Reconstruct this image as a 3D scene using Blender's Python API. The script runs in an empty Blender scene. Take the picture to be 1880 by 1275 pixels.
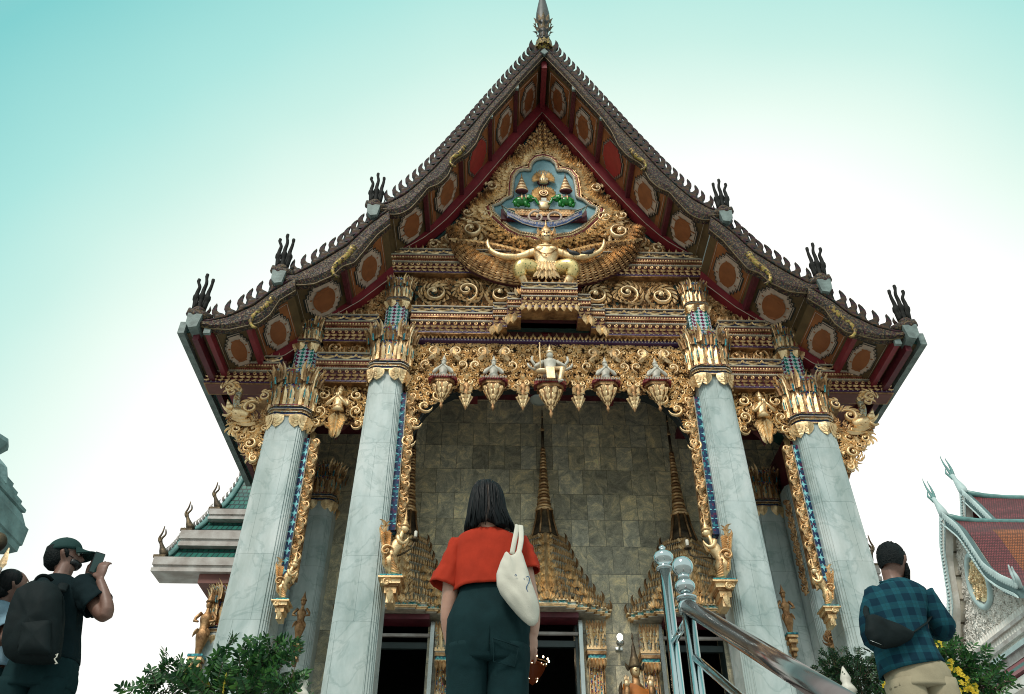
import bpy, math, random
import numpy as np
from mathutils import Vector, Matrix, noise
R = math.radians
PI = math.pi
SC = bpy.context.scene
COL = SC.collection

# ------------------------------------------------------------------ camera
FPX, PITCH, ROLL, YAW, CAMX = 1543.88, R(39.1627), R(.3425), R(.8508), -.7075
cd = bpy.data.cameras.new('camera')
cd.sensor_width = 36.0
cd.lens = FPX / 1880 * 36
cd.clip_start = .05
cd.clip_end = 6000
cam = bpy.data.objects.new('camera', cd)
COL.objects.link(cam)
fw = Vector((math.sin(YAW) * math.cos(PITCH), math.cos(YAW) * math.cos(PITCH), math.sin(PITCH)))
rt = Vector((math.cos(YAW), -math.sin(YAW), 0))
up = rt.cross(fw)
rt2 = rt * math.cos(ROLL) + up * math.sin(ROLL)
up2 = up * math.cos(ROLL) - rt * math.sin(ROLL)
m = Matrix((rt2, up2, -fw)).transposed().to_4x4()
m.translation = (CAMX, 0, 0)
cam.matrix_world = m
SC.camera = cam

def ray(px, py):
    a, b = px - 940, py - 637.5
    c, s = math.cos(ROLL), math.sin(ROLL)
    u, v = c * a + s * b, -s * a + c * b
    x, w = u / FPX, -v / FPX
    c, s = math.cos(PITCH), math.sin(PITCH)
    y, z = c - w * s, s + w * c
    c, s = math.cos(YAW), math.sin(YAW)
    return c * x + s * y, -s * x + c * y, z
def at(px, py, Y):
    "world X, Z on the vertical plane Y that the photograph shows at px, py"
    r = ray(px, py); t = Y / r[1]
    return CAMX + r[0] * t, r[2] * t
def at3(px, py, Y):
    x, z = at(px, py, Y)
    return (x, Y, z)

# ------------------------------------------------------------------ world, sun, exposure
SUN_EL, SUN_ROT = R(48), R(205)
w = bpy.data.worlds.new("World")
SC.world = w
w.use_nodes = True
nt = w.node_tree
for n in list(nt.nodes): nt.nodes.remove(n)
N = nt.nodes.new; L = nt.links.new
out = N('ShaderNodeOutputWorld'); bg = N('ShaderNodeBackground'); sky = N('ShaderNodeTexSky')
sky.sky_type = 'NISHITA'; sky.sun_disc = False
sky.sun_elevation = SUN_EL; sky.sun_rotation = SUN_ROT
sky.air_density = 1.0; sky.dust_density = 2.0; sky.ozone_density = 1.0; sky.altitude = 10
tc = N('ShaderNodeTexCoord')
# a bright hazy veil, thickest low behind the temple and to the right, thinning out to clear teal overhead and to the left
nrm = N('ShaderNodeVectorMath'); nrm.operation = 'NORMALIZE'; L(tc.outputs['Generated'], nrm.inputs[0])
dot = N('ShaderNodeVectorMath'); dot.operation = 'DOT_PRODUCT'; L(nrm.outputs[0], dot.inputs[0]); dot.inputs[1].default_value = (.23, 1.515, .3668)
nz = N('ShaderNodeTexNoise'); nz.inputs['Scale'].default_value = 1.7; nz.inputs['Detail'].default_value = 3
L(nrm.outputs[0], nz.inputs['Vector'])
ma = N('ShaderNodeMath'); ma.operation = 'MULTIPLY_ADD'; ma.inputs[1].default_value = .15; ma.inputs[2].default_value = -.4337 - .055; L(nz.outputs[0], ma.inputs[0])
ad = N('ShaderNodeMath'); ad.operation = 'ADD'; L(dot.outputs['Value'], ad.inputs[0]); L(ma.outputs[0], ad.inputs[1])
rp = N('ShaderNodeValToRGB')
e = rp.color_ramp.elements
RS = [(0, (.72, .86, .84)), (.16, (.45, .68, .68)), (.30, (.26, .60, .60)), (.413, (.225, .635, .63)), (.58, (.42, .79, .74)), (.68, (.60, .88, .80)), (.76, (.80, .97, .88)), (.86, (1.06, 1.08, 1.04)), (1, (1.25, 1.22, 1.16))]
for i, (p_, c_) in enumerate(RS):
    k = e[i] if i < 2 else e.new(p_)
for i, (p_, c_) in enumerate(RS):
    e[i].position = p_; e[i].color = (c_[0] * 10, c_[1] * 10, c_[2] * 10, 1)
L(ad.outputs[0], rp.inputs[0])
tint = N('ShaderNodeMix'); tint.data_type = 'RGBA'; tint.inputs[0].default_value = .96
L(sky.outputs[0], tint.inputs[6]); L(rp.outputs[0], tint.inputs[7])
L(tint.outputs[2], bg.inputs['Color'])
bg.inputs['Strength'].default_value = .10
L(bg.outputs[0], out.inputs[0])

sd = bpy.data.lights.new('sun', 'SUN'); sd.energy = 2.2; sd.angle = R(14); sd.color = (1, .95, .86)
so = bpy.data.objects.new('sun', sd); COL.objects.link(so)
# nishita: rotation 0 puts the sun on +Y, growing clockwise seen from above
sdir = Vector((math.sin(SUN_ROT) * math.cos(SUN_EL), math.cos(SUN_ROT) * math.cos(SUN_EL), math.sin(SUN_EL)))
so.rotation_euler = sdir.to_track_quat('Z', 'Y').to_euler()
so.location = sdir * 60
SC.view_settings.view_transform = 'Standard'
SC.view_settings.look = 'None'
SC.view_settings.gamma = 1
SC.view_settings.exposure = .06
SC.render.engine = 'CYCLES'
SC.cycles.filter_width = 1.05
SC.cycles.use_denoising = True
SC.render.resolution_x = 1024; SC.render.resolution_y = 694

# ------------------------------------------------------------------ materials
MT = {}
class NG:
    def __init__(s, name):
        s.m = bpy.data.materials.new(name); s.m.use_nodes = True
        s.t = s.m.node_tree; s.b = s.t.nodes['Principled BSDF']; s.co = s.t.nodes.new('ShaderNodeTexCoord').outputs['Object']
        MT[name] = s.m
    def n(s, typ, **k):
        x = s.t.nodes.new('ShaderNode' + typ)
        for a, v in k.items():
            if a in x.inputs: s.put(x.inputs[a], v)
            else: setattr(x, a, v)
        return x
    def put(s, sock, v):
        if isinstance(v, bpy.types.NodeSocket): s.t.links.new(v, sock)
        else: sock.default_value = v
    def map(s, sc=(1, 1, 1), rot=(0, 0, 0), loc=(0, 0, 0)):
        x = s.n('Mapping'); x.inputs['Scale'].default_value = sc; x.inputs['Rotation'].default_value = rot; x.inputs['Location'].default_value = loc
        s.t.links.new(s.co, x.inputs[0]); return x.outputs[0]
    def noise(s, scale, detail=4, vec=None, rough=.55, dist=0):
        x = s.n('TexNoise', Scale=scale, Detail=detail, Roughness=rough, Distortion=dist); s.t.links.new(vec or s.co, x.inputs['Vector']); return x.outputs[0]
    def ramp(s, fac, stops, interp='LINEAR'):
        x = s.n('ValToRGB'); x.color_ramp.interpolation = interp
        e = x.color_ramp.elements
        while len(e) < len(stops): e.new(.5)
        for i, (p, c) in enumerate(stops):
            e[i].position = p; e[i].color = tuple(c) + (1,) if len(c) == 3 else c
        s.put(x.inputs[0], fac); return x.outputs[0]
    def mix(s, f, a, b, mode='MIX'):
        x = s.n('Mix', data_type='RGBA', blend_type=mode)
        for i, v in ((0, f), (6, a), (7, b)):
            if not isinstance(v, bpy.types.NodeSocket) and i > 0 and len(v) == 3: v = tuple(v) + (1,)
            s.put(x.inputs[i], v)
        return x.outputs[2]
    def math(s, op, a, b=0., c=0.):
        x = s.n('Math', operation=op); s.put(x.inputs[0], a); s.put(x.inputs[1], b); s.put(x.inputs[2], c); return x.outputs[0]
    def bump(s, h, st=.3, d=.01):
        x = s.n('Bump', Height=h, Strength=st, Distance=d); s.t.links.new(x.outputs[0], s.b.inputs['Normal'])
    def set(s, **k):
        for a, v in k.items():
            a = a.replace('_', ' ')
            if not isinstance(v, bpy.types.NodeSocket) and isinstance(v, tuple) and len(v) == 3 and 'Radius' not in a: v = v + (1,)
            s.put(s.b.inputs[a], v)
        return s.m

def plain(name, col, rough=.6, metal=0., var=.25, sc=6., bump=0., bsc=40., dark=None):
    g = NG(name)
    c2 = dark or tuple(x * (1 - var) for x in col)
    f = g.ramp(g.noise(sc, 5), [(.35, c2), (.65, col)])
    g.set(Base_Color=f, Roughness=rough, Metallic=metal)
    if bump: g.bump(g.noise(bsc, 4), bump, .01)
    return g.m

def gold(name, a, b, c, rough=.36, s1=5.):
    rough += .10
    g = NG(name)
    f = g.ramp(g.noise(s1, 6, rough=.7), [(.30, c), (.47, b), (.62, a)])
    g.set(Base_Color=f, Metallic=1., Roughness=g.ramp(g.noise(22, 3), [(.3, (rough - .1,) * 3), (.7, (rough + .16,) * 3)]))
    g.bump(g.noise(70, 5, rough=.7), .6, .008)
    return g.m
gold('gold', (.92, .64, .36), (.66, .43, .22), (.26, .15, .075))
gold('gold_bright', (1., .76, .46), (.84, .60, .33), (.42, .27, .14), .34)
gold('gold_dark', (.56, .35, .18), (.33, .19, .095), (.12, .065, .035), .44)
gold('bronze', (.20, .15, .09), (.11, .085, .06), (.05, .045, .04), .5)
gold('gold_pale', (1., .80, .53), (.82, .62, .38), (.42, .29, .17), .42)

def mosaic(name, cols, scale, rough=.25, metal=.3, bumpd=.004, feat='F1'):
    "little pieces of cut glass and mirror set side by side, each with its own colour"
    g = NG(name)
    v = g.n('TexVoronoi', Scale=scale, Randomness=.75); g.t.links.new(g.co, v.inputs['Vector'])
    sep = g.n('SeparateColor'); g.t.links.new(v.outputs['Color'], sep.inputs[0])
    st = [(i / len(cols), c) for i, c in enumerate(cols)]
    f = g.ramp(sep.outputs[0], st, 'CONSTANT')
    g.set(Base_Color=f, Roughness=g.math('MULTIPLY_ADD', sep.outputs[1], .4, rough - .1), Metallic=metal, Specular_IOR_Level=.5 if metal > .2 else .25)
    g.bump(sep.outputs[2], .8, bumpd)
    return g.m
mosaic('glass_blue', [(.012, .025, .10), (.015, .045, .14), (.01, .015, .06), (.03, .09, .16), (.01, .02, .08)], 45)
mosaic('glass_navy', [(.02, .03, .10), (.02, .05, .12), (.03, .02, .06), (.10, .07, .04), (.01, .02, .08)], 45)
mosaic('glass_teal', [(.03, .28, .30), (.02, .18, .22), (.10, .42, .42), (.03, .12, .18)], 40)
mosaic('glass_silver', [(.38, .36, .28), (.52, .36, .17), (.20, .20, .16), (.52, .48, .36), (.28, .15, .06), (.48, .31, .12)], 50)
mosaic('glass_red', [(.22, .02, .03), (.30, .04, .05), (.14, .015, .03), (.26, .09, .06)], 42)
mosaic('glass_jewel', [(.55, .58, .55), (.03, .25, .28), (.40, .25, .08), (.25, .03, .05), (.03, .06, .25), (.55, .38, .14), (.12, .06, .03), (.6, .45, .2)], 48)
mosaic('naga_glass', [(.035, .026, .022), (.075, .05, .035), (.02, .03, .03), (.14, .09, .045), (.06, .02, .03), (.03, .022, .02), (.13, .10, .065), (.06, .04, .025)], 58, .55, .12, .005)
mosaic('naga_gold', [(.20, .12, .03), (.32, .20, .05), (.10, .06, .02), (.40, .28, .09), (.05, .035, .02), (.26, .22, .04)], 34, .45, .35, .006)
mosaic('fin_glass', [(.030, .026, .022), (.055, .038, .026), (.018, .028, .026), (.085, .05, .03), (.045, .015, .022)], 26, .6, .1, .005)
g_ = plain('finial_dark', (.022, .022, .020), .7, var=.5, sc=20); g_.node_tree.nodes['Principled BSDF'].inputs['Specular IOR Level'].default_value = .15

g = NG('marble')
nn = g.noise(1.3, 9, dist=.5, rough=.66); n2 = g.noise(1.6, 9, dist=1.6)
c = g.ramp(nn, [(.30, (.36, .45, .445)), (.50, (.50, .565, .555)), (.68, (.60, .635, .62))])
vein = g.ramp(g.math('ABSOLUTE', g.math('SUBTRACT', n2, .5)), [(0, (.55, .64, .63)), (.035, (1, 1, 1))])
c = g.mix(.5, c, vein, 'MULTIPLY'); st_ = g.ramp(g.noise(.8, 6, g.map((2.2, 2.2, .5)), .7), [(.38, (.66, .69, .66)), (.56, (1, 1, 1))]); c = g.mix(.8, c, st_, 'MULTIPLY')
br = g.n('TexBrick', offset=.5, Scale=1.0); g.t.links.new(g.map((1.15, 1, 1), (R(90), 0, 0)), br.inputs['Vector'])
for k_, v_ in (('Color1', (1, 1, 1, 1)), ('Color2', (.92, .94, .935, 1)), ('Mortar', (.50, .55, .54, 1)), ('Mortar Size', .0028), ('Brick Width', .46), ('Row Height', .83), ('Mortar Smooth', .2)): br.inputs[k_].default_value = v_
c = g.mix(1., c, br.outputs['Color'], 'MULTIPLY')
g.set(Base_Color=c, Roughness=.32); g.bump(g.noise(14, 4), .08, .01)

g = NG('wall_tiles')
br = g.n('TexBrick', offset=.37, offset_frequency=1, Scale=1.0, squash=1.5, squash_frequency=3); g.t.links.new(g.map((1, 1, 1), (R(90), 0, 0)), br.inputs['Vector'])
for k_, v_ in (('Color1', (0, 0, 0, 1)), ('Color2', (1, 1, 1, 1)), ('Mortar', (.5, .5, .5, 1)), ('Mortar Size', .003), ('Bias', 0.), ('Brick Width', .27), ('Row Height', .46)): br.inputs[k_].default_value = v_
base = g.ramp(br.outputs['Color'], [(0, (.42, .40, .34)), (.35, (.57, .53, .43)), (.6, (.72, .65, .50)), (.8, (.62, .60, .53)), (1, (.90, .82, .64))])
vv = g.n('VectorMath', operation='SCALE'); g.t.links.new(br.outputs['Color'], vv.inputs[0]); vv.inputs['Scale'].default_value = 7.
va = g.n('VectorMath', operation='ADD'); g.t.links.new(g.co, va.inputs[0]); g.t.links.new(vv.outputs[0], va.inputs[1])
n1 = g.noise(3.6, 10, va.outputs[0], .72, 1.6); n3 = g.noise(9, 8, va.outputs[0], .7, 3.2)
c = g.mix(.8, base, g.ramp(n1, [(.34, (.30, .31, .27)), (.50, (.85, .82, .70)), (.64, (1.6, 1.42, 1.0))]), 'MULTIPLY')
vein = g.ramp(g.math('ABSOLUTE', g.math('SUBTRACT', n3, .5)), [(0, (.36, .36, .30)), (.03, (1, 1, 1))])
c = g.mix(.75, c, vein, 'MULTIPLY')
c = g.mix(br.outputs['Fac'], c, (.10, .10, .075))
g.set(Base_Color=c, Roughness=.34); g.bump(br.outputs['Fac'], .3, -.004)

g = NG('neck_mosaic')   # white mirror lozenges with green and dark red ones between
v = g.map((21, 21, 21), (0, R(45), 0))
ck = g.n('TexChecker', Scale=1.0); g.t.links.new(v, ck.inputs['Vector']); ck.inputs['Color1'].default_value = (.62, .74, .76, 1); ck.inputs['Color2'].default_value = (0, 0, 0, 1)
v2 = g.map((14.85, .01, .01), (0, 0, 0)); c2 = g.n('TexChecker', Scale=1.0); g.t.links.new(v2, c2.inputs['Vector']); c2.inputs['Color1'].default_value = (.02, .22, .17, 1); c2.inputs['Color2'].default_value = (.16, .02, .07, 1)
cc = g.mix(ck.outputs['Fac'], c2.outputs['Color'], (.60, .72, .76))
g.set(Base_Color=cc, Roughness=.25, Metallic=.15)

g = NG('cross_mosaic')   # dark blue strip strewn with turquoise and red four-petalled flowers
sx = g.n('SeparateXYZ'); g.t.links.new(g.co, sx.inputs[0])
def tri(o, k):
    f = g.math('FRACT', g.math('MULTIPLY', o, k)); return g.math('ABSOLUTE', g.math('SUBTRACT', f, .5))
vo = g.n('TexVoronoi', Scale=30., Randomness=.35); g.t.links.new(g.co, vo.inputs['Vector'])
sp = g.n('SeparateColor'); g.t.links.new(vo.outputs['Color'], sp.inputs[0])
bgc = g.ramp(sp.outputs[0], [(0, (.01, .02, .08)), (.3, (.012, .05, .11)), (.5, (.09, .015, .06)), (.62, (.012, .03, .09)), (.8, (.02, .18, .22)), (.93, (.16, .26, .30))], 'CONSTANT')
az, ax = tri(sx.outputs[2], 7.6), tri(g.math('ADD', sx.outputs[0], .02), 9.)
star = g.math('LESS_THAN', g.math('MULTIPLY', az, ax), .013)
ins = g.math('LESS_THAN', g.math('ADD', az, ax), .40)
fl = g.math('MULTIPLY', star, ins)
cc = g.mix(fl, bgc, (.25, .62, .66))
g.set(Base_Color=cc, Roughness=.22, Metallic=.2); g.bump(sp.outputs[1], .5, .004)

plain('dark_green_back', (.012, .055, .05), .6, var=.4)
plain('red_back', (.13, .02, .022), .5, var=.35)
plain('red_paint', (.24, .022, .032), .45, var=.3, sc=3, bump=.1)
plain('dark_red', (.12, .014, .024), .5, var=.4)
plain('soffit_brown', (.34, .118, .038), .5, var=.35, sc=4, bump=.1)
plain('soffit_olive', (.135, .085, .035), .55, var=.35, sc=4, bump=.1)
plain('soffit_orange', (.30, .10, .034), .5, var=.25, sc=7)
plain('soffit_red', (.38, .03, .025), .5, var=.2, sc=7)
plain('paint_cream', (.56, .43, .34), .5, var=.25, sc=9)
plain('paint_black', (.02, .025, .025), .5)
plain('white_line', (.50, .44, .34), .4, var=.4, sc=14)
plain('purple_line', (.07, .03, .10), .4)
plain('stone_block', (.20, .26, .245), .6, var=.45, sc=9, bump=.4)
plain('underside', (.20, .07, .055), .6, var=.3, sc=3, bump=.15)
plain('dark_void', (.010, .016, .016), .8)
plain('frame_steel', (.55, .58, .56), .25, .8, var=.15)
plain('frame_dark', (.03, .05, .05), .4)
plain('weathered_white', (.56, .53, .50), .7, dark=(.36, .31, .28), sc=4, bump=.3)
plain('teal_glaze', (.14, .30, .28), .35, var=.35, sc=5)
plain('roof_teal_tile', (.02, .10, .085), .4, var=.4, sc=9)
plain('statue_white', (.66, .63, .54), .5, var=.25, sc=14)
plain('emblem_blue', (.20, .38, .43), .5, var=.3, sc=4)
plain('elephant_green', (.02, .26, .04), .22, var=.3, sc=8)
plain('ground_pale', (.32, .32, .31), .7, var=.15, sc=1, bump=.2, bsc=8)
plain('banner_blue', (.06, .11, .28), .4)
g = NG('garuda_scales')
vo = g.n('TexVoronoi', Scale=26., feature='DISTANCE_TO_EDGE'); g.t.links.new(g.co, vo.inputs['Vector'])
cc = g.ramp(vo.outputs['Distance'], [(.0, (.9, .68, .3)), (.26, (.85, .6, .25)), (.32, (.16, .24, .09))])
g.set(Base_Color=cc, Metallic=.8, Roughness=.35)

def emis(name, col, st):
    g = NG(name); g.set(Base_Color=col, Emission_Color=col, Emission_Strength=st, Roughness=.4); return g.m
emis('bulb_white', (1, .97, .9), 5); emis('bulb_glint_warm', (1, .80, .5), 18); emis('crystal_glow', (.22, .05, .015), .10)

# ------------------------------------------------------------------ mesh builder
def unit(v):
    v = np.asarray(v, float); return v / (np.linalg.norm(v) + 1e-12)
class MB:
    def __init__(s): s.v = []; s.f = []; s.mi = []; s.mats = []; s.cm = 0; s.n = 0; s.M = np.eye(3); s.o = np.zeros(3); s.smooth = False; s.sm = []
    def mat(s, name):
        if name not in s.mats: s.mats.append(name)
        s.cm = s.mats.index(name); return s
    def relief(s, x=0, y=0, z=0, ax=(1, 0, 0), az=(0, 0, 1), n=(0, -1, 0)):
        "local (a, b, d): a along the surface, b up it, d out of it"
        s.M = np.array([ax, az, n], float); s.o = np.array([x, y, z], float); return s
    def ident(s): s.M = np.eye(3); s.o = np.zeros(3); return s
    def add(s, V, F, smooth=None):
        V = np.asarray(V, float) @ s.M + s.o
        s.v.append(V); n = s.n
        s.f += [tuple(i + n for i in f) for f in F]
        s.mi += [s.cm] * len(F); s.sm += [s.smooth if smooth is None else smooth] * len(F)
        s.n += len(V)
    def box(s, x0, x1, y0, y1, z0, z1):
        V = [(x, y, z) for z in (z0, z1) for y in (y0, y1) for x in (x0, x1)]
        s.add(V, [(0, 1, 3, 2), (4, 6, 7, 5), (0, 4, 5, 1), (2, 3, 7, 6), (0, 2, 6, 4), (1, 5, 7, 3)], False); return s
    def prism(s, P, d0, d1, ax=1):
        "polygon P (a, b) extruded along local axis 'ax' (1: a=x,b=z over y; 2: a=x,b=y over z; 0: a=y,b=z over x)"
        n = len(P)
        def pt(a, b, d): return (a, d, b) if ax == 1 else (a, b, d) if ax == 2 else (d, a, b)
        V = [pt(a, b, d0) for a, b in P] + [pt(a, b, d1) for a, b in P]
        F = [tuple(range(n)), tuple(range(2 * n - 1, n - 1, -1))] + [(i, i + n, (i + 1) % n + n, (i + 1) % n) for i in range(n)]
        s.add(V, F, False); return s
    def grid(s, V, nu, nv, closed=False, cap=False, smooth=None):
        F = []
        for i in range(nu - 1):
            for j in range(nv if closed else nv - 1):
                a, b = i * nv + j, i * nv + (j + 1) % nv
                F.append((a, b, b + nv, a + nv))
        if cap: F += [tuple(range(nv - 1, -1, -1)), tuple(range((nu - 1) * nv, nu * nv))]
        s.add(V, F, smooth); return s
    def tube(s, P, r, n=8, flat=1., cap=True, upv=(0, 0, 1)):
        P = np.asarray(P, float); k = len(P); r = np.broadcast_to(np.asarray(r, float), (k,))
        T = np.gradient(P, axis=0); V = []
        u = np.asarray(upv, float)
        for i in range(k):
            t = unit(T[i]); a = u - t * (u @ t)
            if np.linalg.norm(a) < 1e-3: a = np.cross(t, (1, .1, 0))
            a = unit(a); b = np.cross(t, a); u = a
            for j in range(n):
                q = 2 * PI * j / n; V.append(P[i] + r[i] * (math.cos(q) * a * flat + math.sin(q) * b))
        return s.grid(V, k, n, True, cap, True)
    def lathe(s, prof, c=(0, 0, 0), n=16, sq=0., rot=0., sx=1., sy=1., smooth=True):
        V = []
        for r, z in prof:
            for j in range(n):
                q = 2 * PI * j / n + rot; V.append((c[0] + r * sx * math.cos(q), c[1] + r * sy * math.sin(q), c[2] + z))
        return s.grid(V, len(prof), n, True, True, smooth)
    def ball(s, c, r, n=8, k=6, sc=(1, 1, 1)):
        V = []
        for i in range(k + 1):
            p = PI * i / k
            for j in range(n):
                q = 2 * PI * j / n; V.append((c[0] + r * sc[0] * max(.02, math.sin(p)) * math.cos(q), c[1] + r * sc[1] * max(.02, math.sin(p)) * math.sin(q), c[2] - r * sc[2] * math.cos(p)))
        return s.grid(V, k + 1, n, True, True, True)
    # ---- carved ornament, in relief coordinates (a, b, d)
    def scroll(s, x, z, r, a0, h=1, turns=1.25, wd=.2, d=0., rise=.5, n=15):
        CS = [(-1, 0), (-.62, .75), (0, 1.), (.62, .75), (1, 0)]
        V = []
        for i in range(n):
            t = i / (n - 1); q = a0 + h * turns * 2 * PI * t; rr = r * (1 - .86 * t ** .9)
            w_ = wd * r * (1.05 - .55 * t) * min(1, .25 + 3.5 * t)
            cx, cz = x + rr * math.cos(q), z + rr * math.sin(q); dd = d + rise * r * t * .5
            for a, b in CS: V.append((cx + a * w_ * math.cos(q), cz + a * w_ * math.sin(q), dd + b * w_ * 1.5 - (.1 * r if b == 0 else 0)))
        s.grid(V, n, 5, smooth=True)
        b = r * .2; hh = d + rise * r * .5
        V = [(x, z, hh + b * 1.6)] + [(x + b * math.cos(q), z + b * math.sin(q), hh + b * .3) for q in np.arange(6) * PI / 3]
        s.add(V, [(0, 1 + j, 1 + (j + 1) % 6) for j in range(6)], True)
    def leaf(s, x, z, a, Ln, W, curl=0., d=0., hgt=.35, tip=.0, n=6):
        V = []; px, pz = x, z; st = Ln / (n - 1)
        for i in range(n):
            t = i / (n - 1); q = a + curl * t * t
            if i: px += st * math.cos(q); pz += st * math.sin(q)
            w_ = W * .5 * (math.sin(PI * min(1, .18 + .82 * t) ** .8) if t < 1 else .02)
            w_ = max(w_, W * .02); nx, nz_ = -math.sin(q), math.cos(q); dd = d + tip * t * t
            V += [(px + nx * w_, pz + nz_ * w_, dd), (px, pz, dd + hgt * W * (1 - .6 * t)), (px - nx * w_, pz - nz_ * w_, dd)]
        s.grid(V, n, 3, smooth=False)
    def motif(s, x, z, r, a, h, rng, d=0.):
        "a carved scroll with flame-like leaves springing from its back"
        s.scroll(x, z, r * .72, a, h, 1.0 + .3 * rng.random(), .25, d, .8, 11)
        for k in range(6):
            q = a + h * (.1 + k * .75 + .2 * rng.random()); s.leaf(x + r * .7 * math.cos(q), z + r * .7 * math.sin(q), q + h * .95, r * (1.5 - .12 * k) * (.75 + .5 * rng.random()), r * .44, h * 1.5, d + .14 * r * rng.random(), .75, .3 * r, 5)
    def fill(s, poly, r, seed, mirror=False, inner=None, d=0., jit=.25, up=None):
        rng = random.Random(seed); xs = [p[0] for p in poly]; zs = [p[1] for p in poly]; st = r * 1.75
        z = min(zs) + r * .7; row = 0
        while z < max(zs):
            x = (0 if mirror else min(xs)) + (row % 2) * st * .5 + (st * .28 if mirror else r * .5)
            while x < max(xs):
                X, Z = x + rng.uniform(-jit, jit) * r, z + rng.uniform(-jit, jit) * r
                if inpoly(X, Z, poly) and not (inner and inner(X, Z)):
                    a = rng.uniform(0, 2 * PI) if up is None else up(X, Z); h = rng.choice((1, -1)); rr = r * rng.uniform(.7, 1.12); st8 = rng.getstate()
                    s.motif(X, Z, rr, a, h, rng, d + rng.uniform(0, .3) * r)
                    if mirror:
                        rng.setstate(st8); s.motif(-X, Z, rr, PI - a, -h, rng, d)
                x += st
            z += st * .8; row += 1
    def beads(s, x0, x1, z, r, step, d=0.):
        k = max(1, int(round((x1 - x0) / step)))
        for i in range(k):
            x = x0 + (i + .5) * (x1 - x0) / k
            V = [(x, z, d + r * 1.1)] + [(x + r * math.cos(q), z + r * math.sin(q), d) for q in np.arange(6) * PI / 3]
            s.add(V, [(0, 1 + j, 1 + (j + 1) % 6) for j in range(6)], True)
    def row(s, x0, x1, z, step, fn):
        k = max(1, int(round((x1 - x0) / step)))
        for i in range(k): fn(x0 + (i + .5) * (x1 - x0) / k, z, i)
    def bud(s, x, z, hgt, W, d=0., dn=1):
        s.leaf(x, z, dn * PI / 2, hgt, W * .5, 0, d + .2 * W, .8)
        for q in (-1, 1): s.leaf(x + q * W * .12, z, dn * PI / 2 - q * dn * .75, hgt * .72, W * .42, q * dn * 1.1, d, .6)
    def lozenge(s, x, z, a, b, d=0., hgt=.02):
        V = [(x - a, z, d), (x, z - b, d), (x + a, z, d), (x, z + b, d), (x, z, d + hgt)]
        s.add(V, [(0, 1, 4), (1, 2, 4), (2, 3, 4), (3, 0, 4)], False)
    def build(s, name, mat=None, parent=None, smooth=None):
        me = bpy.data.meshes.new(name)
        V = np.concatenate(s.v) if s.v else np.zeros((0, 3))
        if parent is not None: V = V - np.array(ORG[parent.name])
        me.from_pydata(V.tolist(), [], s.f)
        for n_ in (s.mats or [mat or 'gold']): me.materials.append(MT[n_])
        if s.mats: me.polygons.foreach_set('material_index', s.mi)
        me.polygons.foreach_set('use_smooth', s.sm)
        me.update()
        o = bpy.data.objects.new(name, me); COL.objects.link(o)
        if parent is not None: o.parent = parent; ORG[o.name] = ORG[parent.name]
        else: ORG[o.name] = (0, 0, 0)
        return o
ORG = {}
def inpoly(x, y, P):
    c = False; n = len(P)
    for i in range(n):
        (x1, y1), (x2, y2) = P[i], P[i - 1]
        if (y1 > y) != (y2 > y) and x < (x2 - x1) * (y - y1) / (y2 - y1) + x1: c = not c
    return c
def thing(name, label, cat, loc=(0, 0, 0), group=None):
    o = bpy.data.objects.new(name, None); COL.objects.link(o); o.location = loc; o.empty_display_size = .2
    ORG[o.name] = tuple(loc); tag(o, label, cat, group); return o
def tag(o, label, cat, group=None):
    o['label'] = label; o['category'] = cat
    if group: o['group'] = group
    return o
def struct(o): o['kind'] = 'structure'; return o
def base_of(o, loc):
    "give a one-mesh thing its origin at its base"
    V = Vector(loc); o.data.transform(Matrix.Translation(-V)); o.location = V; ORG[o.name] = tuple(loc); return o
def dup(o, parent=None, **k):
    c = o.copy(); COL.objects.link(c); c.parent = parent
    for a, v in k.items(): setattr(c, a, v)
    for ch in o.children: dup(ch, c)
    return c
def mirror_part(o, parent):
    "the same part on the other side of the temple's axis"
    c = o.copy(); COL.objects.link(c); c.parent = parent; c.scale = (-o.scale[0], o.scale[1], o.scale[2])
    c.location = (-o.location[0], o.location[1], o.location[2]); ORG[c.name] = ORG[o.name]
    for ch in o.children:
        d = ch.copy(); COL.objects.link(d); d.parent = c
        for g_ in ch.children:
            h = g_.copy(); COL.objects.link(h); h.parent = d
    return c
# ================================================================== ground and stairs (below the frame)
GZ = -1.6
gb = MB().mat('ground_pale'); gb.box(-3000, 3000, -3000, 3000, GZ - .5, GZ); o = gb.build('ground'); struct(o)
sb = MB().mat('ground_pale')
for i in range(12):
    sb.box(-2.2, 2.2, .3 + i * .3, 8.6, GZ + i * .19, GZ + (i + 1) * .19)
sb.box(-9, 9, 3.6, 30, GZ, .75)
for s_ in (-1, 1): sb.box(s_ * 5.6 - 3.4, s_ * 5.6 + 3.4, 3.0, 3.6, GZ, .75)
struct(sb.build('terrace'))

# ================================================================== the temple
T = thing('temple', 'tall golden gabled temple with marble columns and carved pediment facing the stairs', 'temple', (0, 10, .4))
def part(b, name, parent=T, mat=None): return b.build(name, mat, parent)

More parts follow.
